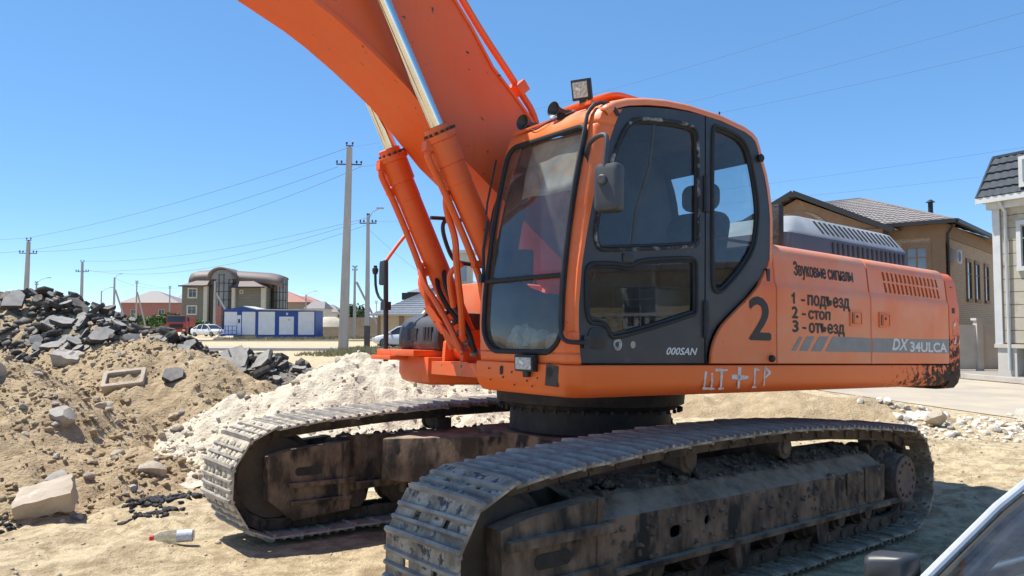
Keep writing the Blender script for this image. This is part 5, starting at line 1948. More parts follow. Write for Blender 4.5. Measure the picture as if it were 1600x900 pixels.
# ---- bottle
bt_ = empty('plastic_bottle', (-2.47, 5.62, float(ground_z(-2.47, 5.62)) + .045), R(14))
mat('bottle_label', (.62, .64, .68), (.45, .47, .52), rough=.5, scale=60)
mat('red_cap', (.62, .02, .015), rough=.4)
glass('bottle_plastic', (.78, .80, .78), .12, .06)
m = MB(); m.lathe((0, 0, 0), (-1, 0, 0), [(-.15, .028), (-.145, .040), (-.02, .043), (.05, .042), (.09, .034), (.115, .018), (.125, .014), (.13, .014)], 20)
m.build('bottle_body', 'bottle_plastic', bt_)
m = MB(); m.lathe((0, 0, 0), (-1, 0, 0), [(-.135, .0435), (-.03, .0445), (-.029, .043)], 20)
m.build('label_wrap', 'bottle_label', bt_)
m = MB(); m.lathe((-.13, 0, 0), (-1, 0, 0), [(0, .019), (.024, .019), (.025, .015)], 16)
m.build('cap', 'red_cap', bt_)
tag(bt_, 'clear plastic bottle with red cap lying on the sand', 'bottle')

# ================================================================== ROADS
def strip(name, left, right, z, mt, kind='structure', bumpy=0.0):
    m = MB()
    rows = []
    for a, b in zip(left, right):
        rows.append([(a[0] + (b[0] - a[0]) * k / 8, a[1] + (b[1] - a[1]) * k / 8, z) for k in range(9)])
    m.grid(rows)
    return tag(m.build(name, mt, smooth=0), kind=kind)
def dense(pts, n=10):
    out = []
    for a, b in zip(pts[:-1], pts[1:]):
        for k in range(n): out.append((a[0] + (b[0] - a[0]) * k / n, a[1] + (b[1] - a[1]) * k / n))
    return out + [pts[-1]]
strip('road', dense([(9.2, 8), (8.9, 13.3), (7.7, 19), (6.0, 27), (-2, 46), (-60, 47)]), dense([(16.5, 8), (14.6, 17), (13.4, 23), (11.0, 31), (3, 55), (-60, 58)]), .012, 'road_asphalt')
strip('far_road', dense([(-90, 70), (0, 71), (60, 74)]), dense([(-90, 77), (0, 78), (60, 82)]), .012, 'road_asphalt')
mat('gravel', (.27, .245, .21), (.36, .33, .285), rough=.95, scale=18, detail=8, bump=.8, bscale=45, bdist=.03)
strip('gravel_verge', dense([(16.9, 10), (15.0, 17.6), (13.9, 23.4), (11.4, 31)]), dense([(27, 10), (24, 18), (20, 30), (16, 33)]), .010, 'gravel')
def kerb(pts, label, cat='kerb', w=.16, h=.14):
    for i, (a, b) in enumerate(zip(pts[:-1], pts[1:])):
        pass
    root = empty('kerb', (*pts[0], 0))
    stones = []
    for a, b in zip(pts[:-1], pts[1:]):
        L = math.hypot(b[0] - a[0], b[1] - a[1])
        n = max(1, int(L / 3.0))
        for k in range(n):
            p = Vector((a[0] + (b[0] - a[0]) * k / n, a[1] + (b[1] - a[1]) * k / n, h / 2 + .02))
            q = Vector((a[0] + (b[0] - a[0]) * (k + .985) / n, a[1] + (b[1] - a[1]) * (k + .985) / n, h / 2 + .02))
            m = MB(); m.bar(p - Vector((*pts[0], 0)), q - Vector((*pts[0], 0)), w, h)
            m.build('kerb_stone', 'kerb_concrete', root, smooth=0)
    tag(root, label, cat)
kerb([(-26, 47.2), (-12, 46.6), (-2.2, 46.0)], 'pale kerb along the near side of the left road')
kerb([(-60, 69.6), (-32, 69.8), (0, 70.4)], 'pale kerb in front of the blue cabin')
kerb([(16.7, 10), (14.8, 17.3), (13.65, 23.2), (11.3, 30.5)], 'pale kerb along the far side of the right road')

# ================================================================== POLES AND WIRES
mat('pole_concrete', (.36, .34, .31), (.45, .42, .38), rough=.9, scale=3, stretch=(1, 1, .25), bump=.2, bscale=20)
mat('pole_dark', (.06, .055, .05), (.09, .08, .07), rough=.85, scale=4)
mat('insulator', (.025, .024, .023), rough=.3)
mat('wire', (.10, .10, .105), rough=.6)
def pole(x, y, h, label, kind='cross', brace=None, w=.26, lamp=None, tar=0.0, lean=0.0, rz=0.0):
    root = empty('utility_pole', (x, y, 0), rz)
    root.rotation_euler = (0, lean, rz)
    m = MB()
    m.box((0, 0, h / 2), (w, w, h), taper=(.58, .58))
    m.build('pole_shaft', 'pole_concrete', root, smooth=0, bevel=.012)
    if tar:
        m = MB(); m.box((0, 0, tar / 2), (w * 1.06, w * 1.06, tar)); m.build('tarred_foot', 'pole_dark', root, smooth=0)
    def ins(px, pz):
        q = MB(); q.lathe((px, 0, pz), (0, 0, 1), [(0, .02), (.06, .02), (.065, .06), (.10, .07), (.12, .045), (.15, .06), (.19, .05), (.22, .025)], 10)
        q.build('insulator', 'insulator', root)
    if kind == 'cross':
        q = MB(); q.bar((-.78, 0, h - 1.05), (.78, 0, h - 1.05), .07, .07); q.bar((-.22, 0, h + .10), (.22, 0, h + .10), .06, .06); q.bar((0, 0, h - .6), (0, 0, h + .1), .1, .1, (0, 1, 0))
        q.build('crossarm', 'pole_dark', root, smooth=0)
        for a in (-.74, -.46, .46, .74): ins(a, h - 1.02)
        for a in (-.18, .18): ins(a, h + .13)
    elif kind == 'low':
        q = MB(); q.bar((-.6, 0, h - .5), (.6, 0, h - .5), .07, .07); q.build('crossarm', 'pole_dark', root, smooth=0)
        for a in (-.55, -.3, .3, .55): ins(a, h - .47)
        for a in (-.06, .06): ins(a, h)
    elif kind == 'hooks':
        for a, z in ((-.2, h - .15), (.2, h - .15), (-.22, h - .5), (.22, h - .5)):
            ins(a, z)
            q = MB(); q.bar((0, 0, z + .02), (a, 0, z + .02), .03, .03); q.build('hook', 'pole_dark', root, smooth=0)
    if brace:
        q = MB(); q.bar((brace, 0, 0), (brace * .06, 0, h * .78), .2, .2, (0, 1, 0)); q.build('brace', 'pole_concrete', root, smooth=0)
    if lamp:
        q = MB(); q.tube([(0, 0, h - .3), (lamp * .4, 0, h + .3), (lamp, 0, h + .55)], .035, 6); q.box((lamp * 1.15, 0, h + .57), (.5, .2, .1)); q.build('lamp_arm', 'pole_concrete', root)
    return tag(root, label, 'utility pole', 'utility poles')
def at(px, depth):           # lateral position of something seen in this direction at this distance
    return (px - 800) / 1189.4 * depth
pole(at(537, 46), 46, 12.4, 'tallest concrete utility pole, left of the boom cylinders', 'cross', w=.52, lean=R(1.2))
pole(at(574, 54), 54, 9.3, 'slim concrete pole with tarred black foot beside the tallest pole', 'low', w=.34, tar=1.5, lamp=.75)
pole(at(554, 80), 80, 7.7, 'short concrete pole with slanting brace behind the tallest pole', 'hooks', brace=3.2, w=.3)
pole(at(39, 67), 67, 8.9, 'concrete pole with crossarm nearest the left edge of the picture', 'cross', w=.4, lean=R(1))
pole(at(127, 91), 91, 8.9, 'second crossarm pole from the left, rising behind the asphalt heap', 'cross', w=.36)
pole(at(56, 112), 112, 7.8, 'short lamp pole just right of the leftmost crossarm pole', 'hooks', lamp=1.6)
pole(at(158, 130), 130, 7.2, 'thin lamp pole left of the braced pole', 'none', lamp=1.5, w=.24)
pole(at(178, 120), 120, 8.9, 'braced concrete pole left of the grey-roofed house', 'none', brace=2.6, lamp=.9, w=.34)
pole(at(213, 135), 135, 9.2, 'braced pole in front of the left grey roof', 'hooks', brace=2.0)
pole(at(265, 150), 150, 9.0, 'pole just left of the grey-green mansion', 'hooks')
pole(at(335, 100), 100, 7.2, 'pale pole before the glass tower of the mansion', 'none', w=.3, brace=3.4)
pole(at(478, 135), 135, 6.8, 'small dark lamp pole right of the red roof', 'none', lamp=1.5, w=.3)
pole(at(588, 140), 140, 5.8, 'thin far pole right of the tarred pole', 'hooks', w=.22)
def wire(a, b, sag, label, r_=.012, group='overhead wires'):
    a, b = Vector(a), Vector(b)
    pts = []
    for k in range(25):
        t = k / 24
        p = a.lerp(b, t); p.z -= sag * 4 * t * (1 - t)
        pts.append(p)
    m = MB(); m.tube(pts, r_, 4)
    return tag(m.build('power_line', 'wire'), label, 'power line', group)
B0 = (at(537, 46) + .25, 46)
L0 = (at(39, 67), 67)
L1 = (at(127, 91), 91)
T0 = (at(574, 54), 54)
wire((B0[0], B0[1], 12.4), (L0[0], L0[1], 9.2), .5, 'top wire from the tallest pole to the left edge pole', .011)
wire((B0[0] - .7, B0[1], 11.2), (L0[0] - .7, L0[1], 8.0), .7, 'outer arm wire from the tallest pole to the left edge pole', .011)
wire((B0[0] + .7, B0[1], 11.2), (L0[0] + .7, L0[1], 8.0), 1.3, 'inner arm wire from the tallest pole to the left edge pole', .011)
wire((T0[0], T0[1], 9.2), (L1[0], L1[1], 9.1), .9, 'top wire from the tarred pole to the second left pole', .012)
wire((T0[0] - .5, T0[1], 8.9), (L1[0] - .7, L1[1], 8.0), 1.2, 'left arm wire from the tarred pole to the second left pole', .012)
wire((T0[0] + .5, T0[1], 8.9), (L1[0] + .7, L1[1], 8.0), 1.7, 'right arm wire from the tarred pole to the second left pole', .012)
wire((B0[0], B0[1], 12.4), (20.0, 15.0, 12.5), 1.0, 'highest wire crossing the sky at upper right', .0042)
wire((B0[0] + .5, B0[1], 11.2), (22, 17, 11.9), .9, 'middle wire crossing the sky at upper right', .0042)
wire((B0[0] + .75, B0[1], 11.2), (24, 19.5, 11.6), .9, 'lowest of the three wires at upper right', .0042)
wire((T0[0] + .5, T0[1], 8.9), (26, 27, 9.2), .6, 'faint wire above the brick house ridge', .0042)
wire((T0[0] + .3, T0[1], 8.9), (26, 28, 8.2), .7, 'faint wire just over the brick house gable', .0042)
wire((L0[0], L0[1], 9.2), (-75, 60, 9.0), .8, 'top wire leaving the picture at the left edge', .011)
wire((L0[0] - .7, L0[1], 8.0), (-76, 60, 7.6), .8, 'lower wire leaving the picture at the left edge', .011)
wire((at(178, 120), 120, 8.8), (at(265, 150), 150, 8.7), .8, 'far wire between the braced pole and the mansion', .014)
wire((at(213, 135), 135, 9.0), (at(335, 100), 100, 7.0), .9, 'far wire reaching the pole before the glass tower', .014)
wire((T0[0], T0[1], 8.4), (at(690, 55), 57, 4.2), .2, 'service wire from the tarred pole to the yellow house', .010)
wire((at(478, 135), 135, 6.6), (at(588, 140), 140, 5.6), .5, 'low far wire right of the red roof', .014)

# ================================================================== BUILDINGS
brick_mat('brick_tan', (.40, .275, .165), (.33, .215, .125), (.48, .40, .30), .26, .085, .012)
brick_mat('block_lime', (.50, .41, .30), (.42, .335, .235), (.33, .27, .20), .42, .21, .02)
mat('clad_cream', (.40, .355, .27), (.46, .415, .325), rough=.6, scale=1.2, c3=(.34, .285, .19), s3=2.5, lo3=.55, hi3=.7)
brick_mat('panel_cream', (.60, .54, .42), (.55, .49, .375), (.28, .24, .17), 1.15, .40, .012, rough=.6)
brick_mat('panel_olive', (.20, .185, .145), (.175, .165, .13), (.115, .105, .085), 1.4, .45, .015)
mat('trim_brown', (.25, .15, .085), (.29, .18, .105), rough=.8, scale=3)
mat('trim_white', (.58, .58, .56), (.50, .50, .48), rough=.6, scale=3)
mat('trim_cream', (.56, .52, .42), (.48, .44, .36), rough=.7, scale=3)
mat('roof_tile_grey', (.20, .175, .165), (.27, .24, .225), rough=.65, scale=4, bump=.3, bscale=10)
mat('roof_tile_navy', (.022, .032, .044), (.040, .052, .066), rough=.7, scale=4)
mat('roof_tile_brown', (.155, .115, .100), (.20, .15, .13), rough=.6, scale=4)
mat('roof_tile_blue', (.17, .19, .215), (.22, .24, .265), rough=.6, scale=4)
mat('roof_red', (.34, .13, .10), (.40, .18, .14), rough=.7, scale=3)
mat('gutter_dark', (.02, .018, .017), rough=.5)
mat('window_dark', (.022, .026, .032), (.035, .04, .045), rough=.08, scale=2, spec=.8)
mat('window_glass', (.16, .19, .215), (.25, .28, .30), rough=.08, scale=.6, spec=.8)
mat('glass_tower', (.165, .15, .135), (.25, .235, .215), rough=.15, scale=.35, spec=.7)
mat('wall_yellow', (.55, .42, .235), (.60, .47, .28), rough=.85, scale=2)
mat('wall_brown', (.33, .26, .19), (.28, .215, .155), rough=.9, scale=2)
mat('fence_beige', (.58, .54, .47), (.50, .46, .40), rough=.85, scale=2)
mat('opening_shade', (.03, .032, .036), (.05, .05, .055), rough=.8, scale=2)  # near-black that stands for the shade in an open bay
class House:
    """local frame: u along the facade, v away into the block, z up"""
    def __init__(s, name, o, u, label, cat='house'):
        s.root = empty(name, (o[0], o[1], 0), math.atan2(u[1], u[0]))
        tag(s.root, label, cat)
    def box(s, name, u0, u1, v0, v1, z0, z1, mt, parent=None, bevel=0):
        m = MB(); m.box(((u0 + u1) / 2, (v0 + v1) / 2, (z0 + z1) / 2), (u1 - u0, v1 - v0, z1 - z0))
        return m.build(name, mt, parent or s.root, smooth=0, bevel=bevel)
    def window(s, u0, u1, z0, z1, v=0.0, side='v', mt='window_dark', frame='trim_brown', mull=1, fw=.09, proud=.06, sgn=-1):
        """side 'v': on a wall of constant v; side 'u': on a wall of constant u"""
        def P(a, d, z): return (a, v + sgn * d, z) if side == 'v' else (v + sgn * d, a, z)
        def bxx(m, a0, a1, z0_, z1_, d0, d1):
            c0, c1 = P(a0, d0, z0_), P(a1, d1, z1_)
            m.box([(c0[i] + c1[i]) / 2 for i in range(3)], [abs(c1[i] - c0[i]) for i in range(3)])
        m = MB(); bxx(m, u0, u1, z0, z1, -.03, .012)
        w = m.build('window', mt, s.root, smooth=0)
        m = MB()
        bxx(m, u0 - fw, u1 + fw, z1, z1 + fw, 0, proud); bxx(m, u0 - fw, u1 + fw, z0 - fw, z0, 0, proud + .03)
        bxx(m, u0 - fw, u0, z0, z1, 0, proud); bxx(m, u1, u1 + fw, z0, z1, 0, proud)
        m.build('frame', frame, w, smooth=0)
        m = MB()
        for k in range(mull):
            a = u0 + (u1 - u0) * (k + 1) / (mull + 1)
            bxx(m, a - .025, a + .025, z0, z1, .0, .035)
        bxx(m, u0, u1, z0 + (z1 - z0) * .68 - .02, z0 + (z1 - z0) * .68 + .02, .0, .03)
        m.build('mullion', frame, w, smooth=0)
        return w
def tiled_plane(m, quad, rows, amp=.035, wave=.23, cols=None):
    """sloping roof face: quad = eave a, eave b, ridge b, ridge a; stepped courses with a rolled section"""
    a, b, c, d = (Vector(p) for p in quad)
    n = (b - a).cross(d - a).normalized()
    if n.z < 0: n = -n
    Lw = max((b - a).length, (c - d).length)
    nc = cols or max(4, int(Lw / wave) * 2)
    for i in range(rows):
        t0, t1 = i / rows, (i + 1) / rows
        grid = []
        for t, lift in ((t0, 0.0), (t0, amp), (t1, 0.004)):
            l, r_ = a.lerp(d, t), b.lerp(c, t)
            row = []
            for k in range(nc + 1):
                s_ = k / nc
                # keep the rolls running straight up the slope
                p = l.lerp(r_, s_)
                row.append(p + n * (lift + amp * .7 * (k % 2)))
            grid.append(row)
        m.grid(grid)

# ---- brown brick house behind the engine hood
C0 = Vector((17.1, 30.0, 0)); U = Vector((-.75, .66, 0)).normalized(); Vv = Vector((.66, .75, 0)).normalized()
class HouseUV(House):
    pass
bh = House('brick_house', C0, (-U.x, -U.y), 'tan brick house with grey tiled hip roof behind the engine hood')
# local x = -U (towards the corner), so the facade lies at negative x
EZ = 5.65
bh.box('wall', -12, 0, 0, 10.5, 0, EZ, 'brick_tan')
bh.box('wall', -9.0, -2.1, -.7, .2, 0, EZ - .15, 'brick_tan')
bh.box('corner_pilaster', -.5, .04, -.04, .5, 0, EZ, 'trim_brown')
bh.box('cornice', -12, .06, -.06, 10.5, EZ - .55, EZ - .003, 'trim_brown')
bh.box('cornice', -9.05, -2.05, -.78, .0, EZ - .6, EZ - .12, 'trim_brown')
m = MB()
ov = .55
e = [(-12.5, -ov, EZ), (ov, -ov, EZ), (ov, 10.5 + ov, EZ), (-12.5, 10.5 + ov, EZ)]
r1, r2 = (-4.6, 5.25, 7.75), (-7.9, 5.25, 7.75)
tiled_plane(m, [e[0], e[1], r1, r2], 16)
tiled_plane(m, [e[1], e[2], r1, r1], 16)
m.add([e[2], e[3], r2, r1], [(0, 1, 2, 3)]); m.add([e[3], e[0], r2], [(0, 1, 2)])
roof = m.build('roof', 'roof_tile_grey', bh.root, smooth=0, fix=False)
m = MB()
m.bar(e[0], e[1], .14, .16); m.bar(e[1], e[2], .14, .16)
m.build('gutter', 'gutter_dark', bh.root, smooth=0)
m = MB(); m.bar(e[1], r1, .22, .10); m.bar(r1, r2, .22, .1)
m.build('ridge_cap', 'roof_tile_grey', roof, smooth=0)
m = MB(); m.cyl((-1.2, 3.4, 6.2), (-1.2, 3.4, 7.05), .1, 12); m.cyl((-1.2, 3.4, 7.0), (-1.2, 3.4, 7.12), .2, 12, .05)
m.build('vent_pipe', 'gutter_dark', roof)
# gabled projection with arched window
ga, gl, gr, gz = (-5.55, -9.3, -1.75, 7.30), 0, 0, 0
m = MB()
m.prism([(-9.0, EZ - .15), (-2.1, EZ - .15), (-5.55, 7.1)], lambda u, v, t: (u, t, v), -.7, 1.5)
m.build('gable_wall', 'trim_brown', bh.root, smooth=0)
m = MB()
arch = [(-7.6, 5.3), (-3.5, 5.3), (-3.5, 5.55)] + [(-5.55 + 1.55 * math.cos(R(a)), 5.2 + 1.35 * math.sin(R(a))) for a in range(20, 161, 10)] + [(-7.6, 5.55)]
m.prism(arch, lambda u, v, t: (u, t, v), -.735, -.69)
m.build('gable_panel', 'brick_tan', bh.root, smooth=0)
m = MB()
ra = lambda r_: [(-5.55 + r_ * math.cos(R(a)), 5.35 + r_ * math.sin(R(a))) for a in range(0, 181, 12)]
m.prism(ra(.95), lambda u, v, t: (u, t, v), -.76, -.70)
aw = m.build('arched_window', 'window_glass', bh.root, smooth=0)
m = MB()
m.plate(ra(1.18), [ra(.93)[::-1]] if False else [], lambda u, v, t: (u, t, v), -.745, -.70)
m.build('arch_surround', 'trim_brown', aw, smooth=0)
m = MB()
for k in range(-2, 3):
    m.box((-5.55 + k * .36, -.775, 5.35 + .42 * math.sqrt(max(0, 1 - (k / 2.7) ** 2))), (.05, .03, .85 * math.sqrt(max(0, 1 - (k / 2.7) ** 2))))
m.tube([(p[0], -.775, p[1]) for p in ra(.93)], .035, 6)
m.build('mullion', 'gutter_dark', aw, smooth=0)
m = MB()
for sx, xe in ((1, -1.55), (-1, -9.55)):
    q = [(xe, -1.15, EZ - .25), (xe, 5.0, EZ - .25), (-5.55, 5.0, 7.32), (-5.55, -1.15, 7.32)]
    if sx < 0: q = [q[1], q[0], q[3], q[2]]
    tiled_plane(m, q, 12)
groof = m.build('gable_roof', 'roof_tile_grey', bh.root, smooth=0, fix=False)
m = MB()
m.bar((-5.55, -1.17, 7.33), (-1.55, -1.17, EZ - .27), .06, .22); m.bar((-5.55, -1.17, 7.33), (-9.55, -1.17, EZ - .27), .06, .22)
m.build('verge_board', 'gutter_dark', groof, smooth=0)
for v0 in (4.0, 5.8, 8.0):
    bh.window(v0, v0 + .75, 2.75, 4.35, v=0.0, side='u', sgn=1, frame='trim_brown', mull=0, fw=.14)
bh.window(-1.35, -.65, 3.5, 4.7, v=0.0, frame='trim_brown', mull=1, fw=.2, mt='window_glass')
m = MB()
m.tube([(.45, -.45, EZ - .1), (.15, -.1, EZ - .45), (.10, .14, EZ - .9), (.10, .14, 0)], .06, 8)
m.build('drain_pipe', 'gutter_dark', bh.root)
ac = MB(); ac.box((.18, 1.05, 4.35), (.32, .80, .56)); aco = ac.build('air_conditioner', 'trim_white', bh.root, bevel=.03)
m = MB(); m.lathe((.341, .95, 4.35), (1, 0, 0), [(0, .21), (.01, .21)], 20); m.build('fan_grille', 'gutter_dark', aco)

# ---- cream clad house at the right edge
ch = House('cream_house', (15.62, 24.4), (.41, -.91), 'cream panelled house with dark tiled mansard roof at the right edge')
CE = 5.55
ch.box('wall', .0, 9, 0, 8, 1.02, CE, 'trim_brown')
# cladding slabs, each a piece
for i in range(11):
    z0 = 1.06 + i * .405
    spans = ((.16, .66), (1.64, 4.0)) if 3.30 < z0 + .2 < 4.78 else ((.16, 4.0),)
    for (a, b) in spans:
        ch.box('cladding_panel', a, b, -.035, .0, z0, z0 + .385, 'clad_cream')
ch.box('corner_pilaster', -.10, .14, -.09, .2, 1.0, CE, 'trim_white')
ch.box('string_course', -.12, 9, -.12, .1, .90, 1.02, 'trim_cream')
ch.box('soffit', -.34, 9, -.42, 8, CE, CE + .10, 'trim_white')
ch.box('cornice', -.2, 9, -.22, .1, CE - .22, CE - .002, 'trim_white')
ch.box('fascia', -.38, 9, -.48, -.42, CE - .02, CE + .16, 'trim_white')
m = MB()
q0, q1 = (-.34, -.44, CE + .16), (9, -.44, CE + .16)
q2, q3 = (9, .10, CE + 1.50), (-.10, .10, CE + 1.50)
tiled_plane(m, [q0, q1, q2, q3], 5, amp=.05, wave=.24)
tiled_plane(m, [(-.34, 8.5, CE + .16), q0, q3, (-.10, 8, CE + 1.50)], 5, amp=.05, wave=.24)
m.add([q3, q2, (9, 8, CE + 1.55), (-.10, 8, CE + 1.55)], [(0, 1, 2, 3)])
cr = m.build('mansard_roof', 'roof_tile_navy', ch.root, smooth=0, fix=False)
m = MB(); m.bar(q0, q3, .10, .10); m.bar(q3, q2, .14, .08); m.build('roof_edge', 'roof_tile_navy', cr, smooth=0)
m = MB(); m.box((1.45, -.12, CE + .78), (.8, .8, .95)); dm = m.build('dormer', 'trim_white', ch.root, smooth=0)
m = MB(); m.box((1.45, -.54, CE + .80), (.52, .03, .68)); m.build('dormer_window', 'window_glass', dm, smooth=0)
ch.window(.80, 1.5, 3.45, 4.75, frame='trim_white', mt='window_dark', mull=0, fw=.14, proud=.11)
ch.window(.95, 1.7, 1.15, 2.45, frame='gutter_dark', mt='window_dark', mull=0, fw=.04)
m = MB(); m.tube([(.30, -.38, CE + .05), (.36, -.14, CE - .35), (.36, -.12, 1.1), (.36, -.12, .2)], .05, 8); m.build('drain_pipe', 'trim_white', ch.root)
ch.box('plinth_column', -.05, .55, -.06, .6, 0, .90, 'fence_beige')
ch.box('dark_opening', .55, 9, .4, .5, 0, .90, 'opening_shade')  # dark sheet painted in for the shade inside the open bay
# ---- fence between the two houses
fp = House('concrete_fence', (12.5, 27.0), (1, 0), 'beige concrete fence between the brick house and the cream house', 'fence')
for k in range(4):
    fp.box('fence_panel', k * 2.0 + .12, k * 2.0 + 1.9, -.03, .03, .05, 1.62, 'fence_beige')
    fp.box('fence_post', k * 2.0 - .1, k * 2.0 + .12, -.12, .12, 0, 1.78, 'fence_beige')
    fp.box('post_cap', k * 2.0 - .15, k * 2.0 + .17, -.17, .17, 1.78, 1.86, 'fence_beige')

# ---- grey-green mansion with glass tower
D = 118.0; K = D / 1189.4
gh = House('mansion', (at(360, D), D), (1, 0), 'grey-green mansion with glass stair tower and curved brown roof', 'mansion')
Xp = lambda p: (p - 360) * K
Zp = lambda p: 1.68 + (505 - p) * K
gh.box('wall', Xp(284), Xp(322), 0, 6, 0, Zp(447), 'panel_olive')
gh.box('wall', Xp(366), Xp(412), .4, 5, 0, Zp(449), 'panel_olive')
gh.box('wall', Xp(322), Xp(366), 1.5, 5, 0, Zp(430), 'wall_brown')
gh.box('attic_wall', Xp(291), Xp(415), 3.0, 4.5, Zp(449), Zp(428), 'panel_olive')
gh.box('corner_pilaster', Xp(318), Xp(324), -.15, .5, 0, Zp(447), 'trim_cream')
gh.box('corner_pilaster', Xp(362), Xp(367), -.15, .8, 0, Zp(449), 'trim_cream')
gh.box('corner_pilaster', Xp(407), Xp(413), .1, .8, 0, Zp(449), 'trim_cream')
def half_drum(name, pc, pr, ztop, dome, yb):
    r_ = pr * K
    m = MB()
    n = 14
    rows = []
    for z in (0, ztop):
        rows.append([(Xp(pc) - r_ * math.cos(math.pi * k / n), yb - r_ * .9 * math.sin(math.pi * k / n), z) for k in range(n + 1)])
    m.grid(rows)
    w = m.build(name, 'glass_tower', gh.root, smooth=40)
    m = MB()
    for k in range(0, n + 1, 2):
        a = math.pi * k / n
        m.bar((Xp(pc) - r_ * 1.01 * math.cos(a), yb - r_ * .91 * math.sin(a), 0), (Xp(pc) - r_ * 1.01 * math.cos(a), yb - r_ * .91 * math.sin(a), ztop), .1, .1, (0, 1, 0))
    for z in np.arange(1.4, ztop, 1.3):
        m.tube([(Xp(pc) - r_ * 1.01 * math.cos(math.pi * k / n), yb - r_ * .91 * math.sin(math.pi * k / n), z) for k in range(n + 1)], .06, 4)
    m.build('mullion', 'gutter_dark', w, smooth=0)
    return w
half_drum('glass_tower', 345, 17, Zp(428), True, 1.6)
half_drum('glass_corner', 425, 12, Zp(432), False, 4.0)
m = MB()      # arched barrel hood over the tower
rows = []
for y in (-.6, 4):
    rows.append([(Xp(345) - 19.5 * K * math.cos(math.pi * k / 16), y, Zp(436) + 1.75 * math.sin(math.pi * k / 16)) for k in range(17)])
m.grid(rows)
m.build('tower_hood', 'roof_tile_brown', gh.root, smooth=40, solid=.25)
m = MB()
m.prism([(Xp(345) - 17.5 * K * math.cos(math.pi * k / 16), Zp(436) + 1.5 * math.sin(math.pi * k / 16)) for k in range(17)], lambda u, v, t: (u, t, v), 0.1, .3)
m.build('tower_fanlight', 'glass_tower', gh.root, smooth=0)
m = MB()      # long curved upper roof
rows = []
prof = [(288, 425), (296, 421.5), (310, 420.8), (345, 421), (380, 423), (412, 425), (425, 427.5), (437, 432)]
for dy, dz in ((1.4, -1.7), (1.6, -.9), (2.3, -.25), (3.6, .0), (4.6, -.2)):
    rows.append([(Xp(p[0]), dy, Zp(p[1]) + dz) for p in prof])
m.grid(rows)
m.build('upper_roof', 'roof_tile_brown', gh.root, smooth=40, solid=.2)
for (a, b, ap, az, zz) in ((281, 325, 318, 430, 447), (364, 415, 372, 430, 449)):
    m = MB()
    q = [(Xp(a), -.7, Zp(zz)), (Xp(b), -.7, Zp(zz)), (Xp(ap), 3.0, Zp(az)), (Xp(ap) - .1, 3.0, Zp(az))]
    m.add(q, [(0, 1, 2, 3)])
    m.add([q[0], q[3], (Xp(a), 7, Zp(zz))], [(0, 1, 2)]); m.add([q[1], q[2], (Xp(b), 7, Zp(zz))], [(0, 1, 2)])
    m.build('wing_roof', 'roof_tile_brown', gh.root, smooth=0)
    m = MB(); m.bar(q[0], q[1], .15, .2); m.build('gutter', 'gutter_dark', gh.root, smooth=0)
gh.window(Xp(295), Xp(306), Zp(464), Zp(452), frame='trim_cream', fw=.22)
gh.window(Xp(294), Xp(306), Zp(490), Zp(479), frame='trim_cream', fw=.22)
gh.window(Xp(374), Xp(377), Zp(457), Zp(454), v=.4, frame='trim_cream', fw=.15, mull=0)
gh.box('entrance', Xp(338), Xp(347), -.2, 0, 0, Zp(478), 'roof_red')

# ---- blue and white site cabin
D = 78.0; K2 = D / 1189.4
mat('cabin_white', (.80, .78, .74), (.72, .70, .66), rough=.6, scale=1.5, c3=(.3, .3, .3), s3=3, lo3=.7, hi3=.72)
mat('cabin_blue', (.012, .055, .24), (.02, .075, .28), rough=.5, scale=2)
sc_ = House('site_cabin', (at(350, D), D), (1, -.05), 'long white site cabin with blue frame and steps', 'cabin')
Xc = lambda p: (p - 350) * K2
Wt = 145 * K2
sc_.box('cabin_shell', 0, Wt, .05, 2.6, .45, 2.95, 'cabin_blue')
sc_.box('plinth', 52 * K2, Wt + .05, -.03, 2.6, .0, .46, 'cabin_blue')
sc_.box('plinth', 15 * K2, 52 * K2, .1, 2.6, .0, .44, 'concrete_block')
for i, (a, b, z0, z1) in enumerate(((351, 371, .55, 2.85), (379, 400, .5, 2.85), (405, 431, .5, 2.85), (438, 461, .52, 2.35), (468, 493, .5, 2.85))):
    sc_.box('wall_panel', Xc(a), Xc(b), .0, .06, z0, z1, 'cabin_white', bevel=.01)
dd = sc_.box('cabin_door', Xc(371.5), Xc(377.5), .0, .06, .5, 2.5, 'cabin_white')
sc_.box('door_window', Xc(373), Xc(376), -.01, .01, 1.7, 2.1, 'gutter_dark', dd)
sc_.box('wall_lamp', Xc(449), Xc(452), -.06, .05, 2.5, 2.75, 'trim_white')
sc_.box('notice', Xc(452), Xc(456), -.02, .02, 1.95, 2.12, 'trim_white')
m = MB(); m.prism([(Xc(348), 2.95), (Xc(404), 2.95), (Xc(404), 3.05), (Xc(382), 3.40), (Xc(348), 3.05)], lambda u, v, t: (u, t, v), -.15, 2.7)
m.build('gable_roof', 'cabin_blue', sc_.root, smooth=0)
m = MB(); m.prism([(Xc(382), 3.38), (Xc(404), 3.02), (Xc(497), 2.96), (Xc(497), 3.06), (Xc(404), 3.13), (Xc(382), 3.44)], lambda u, v, t: (u, t, v), -.2, 2.8)
m.build('roof_sheet', 'trim_white', sc_.root, smooth=0)
m = MB()
for k in range(3): m.box((Xc(353) - .1 - k * .28, -.55, .38 - k * .13), (.3, .9, .06))
m.box((Xc(365), -.55, .45), (1.9, .95, .06))
st = m.build('steps', 'cabin_blue', sc_.root, smooth=0)
m = MB()
for a in (354, 359, 364, 370, 377): m.bar((Xc(a), -.98, .45), (Xc(a), -.98, 1.4), .05, .05, (0, 1, 0))
m.bar((Xc(354), -.98, 1.4), (Xc(377.5), -.98, 1.4), .05, .05); m.bar((Xc(354), -.98, .95), (Xc(377.5), -.98, .95), .04, .04)
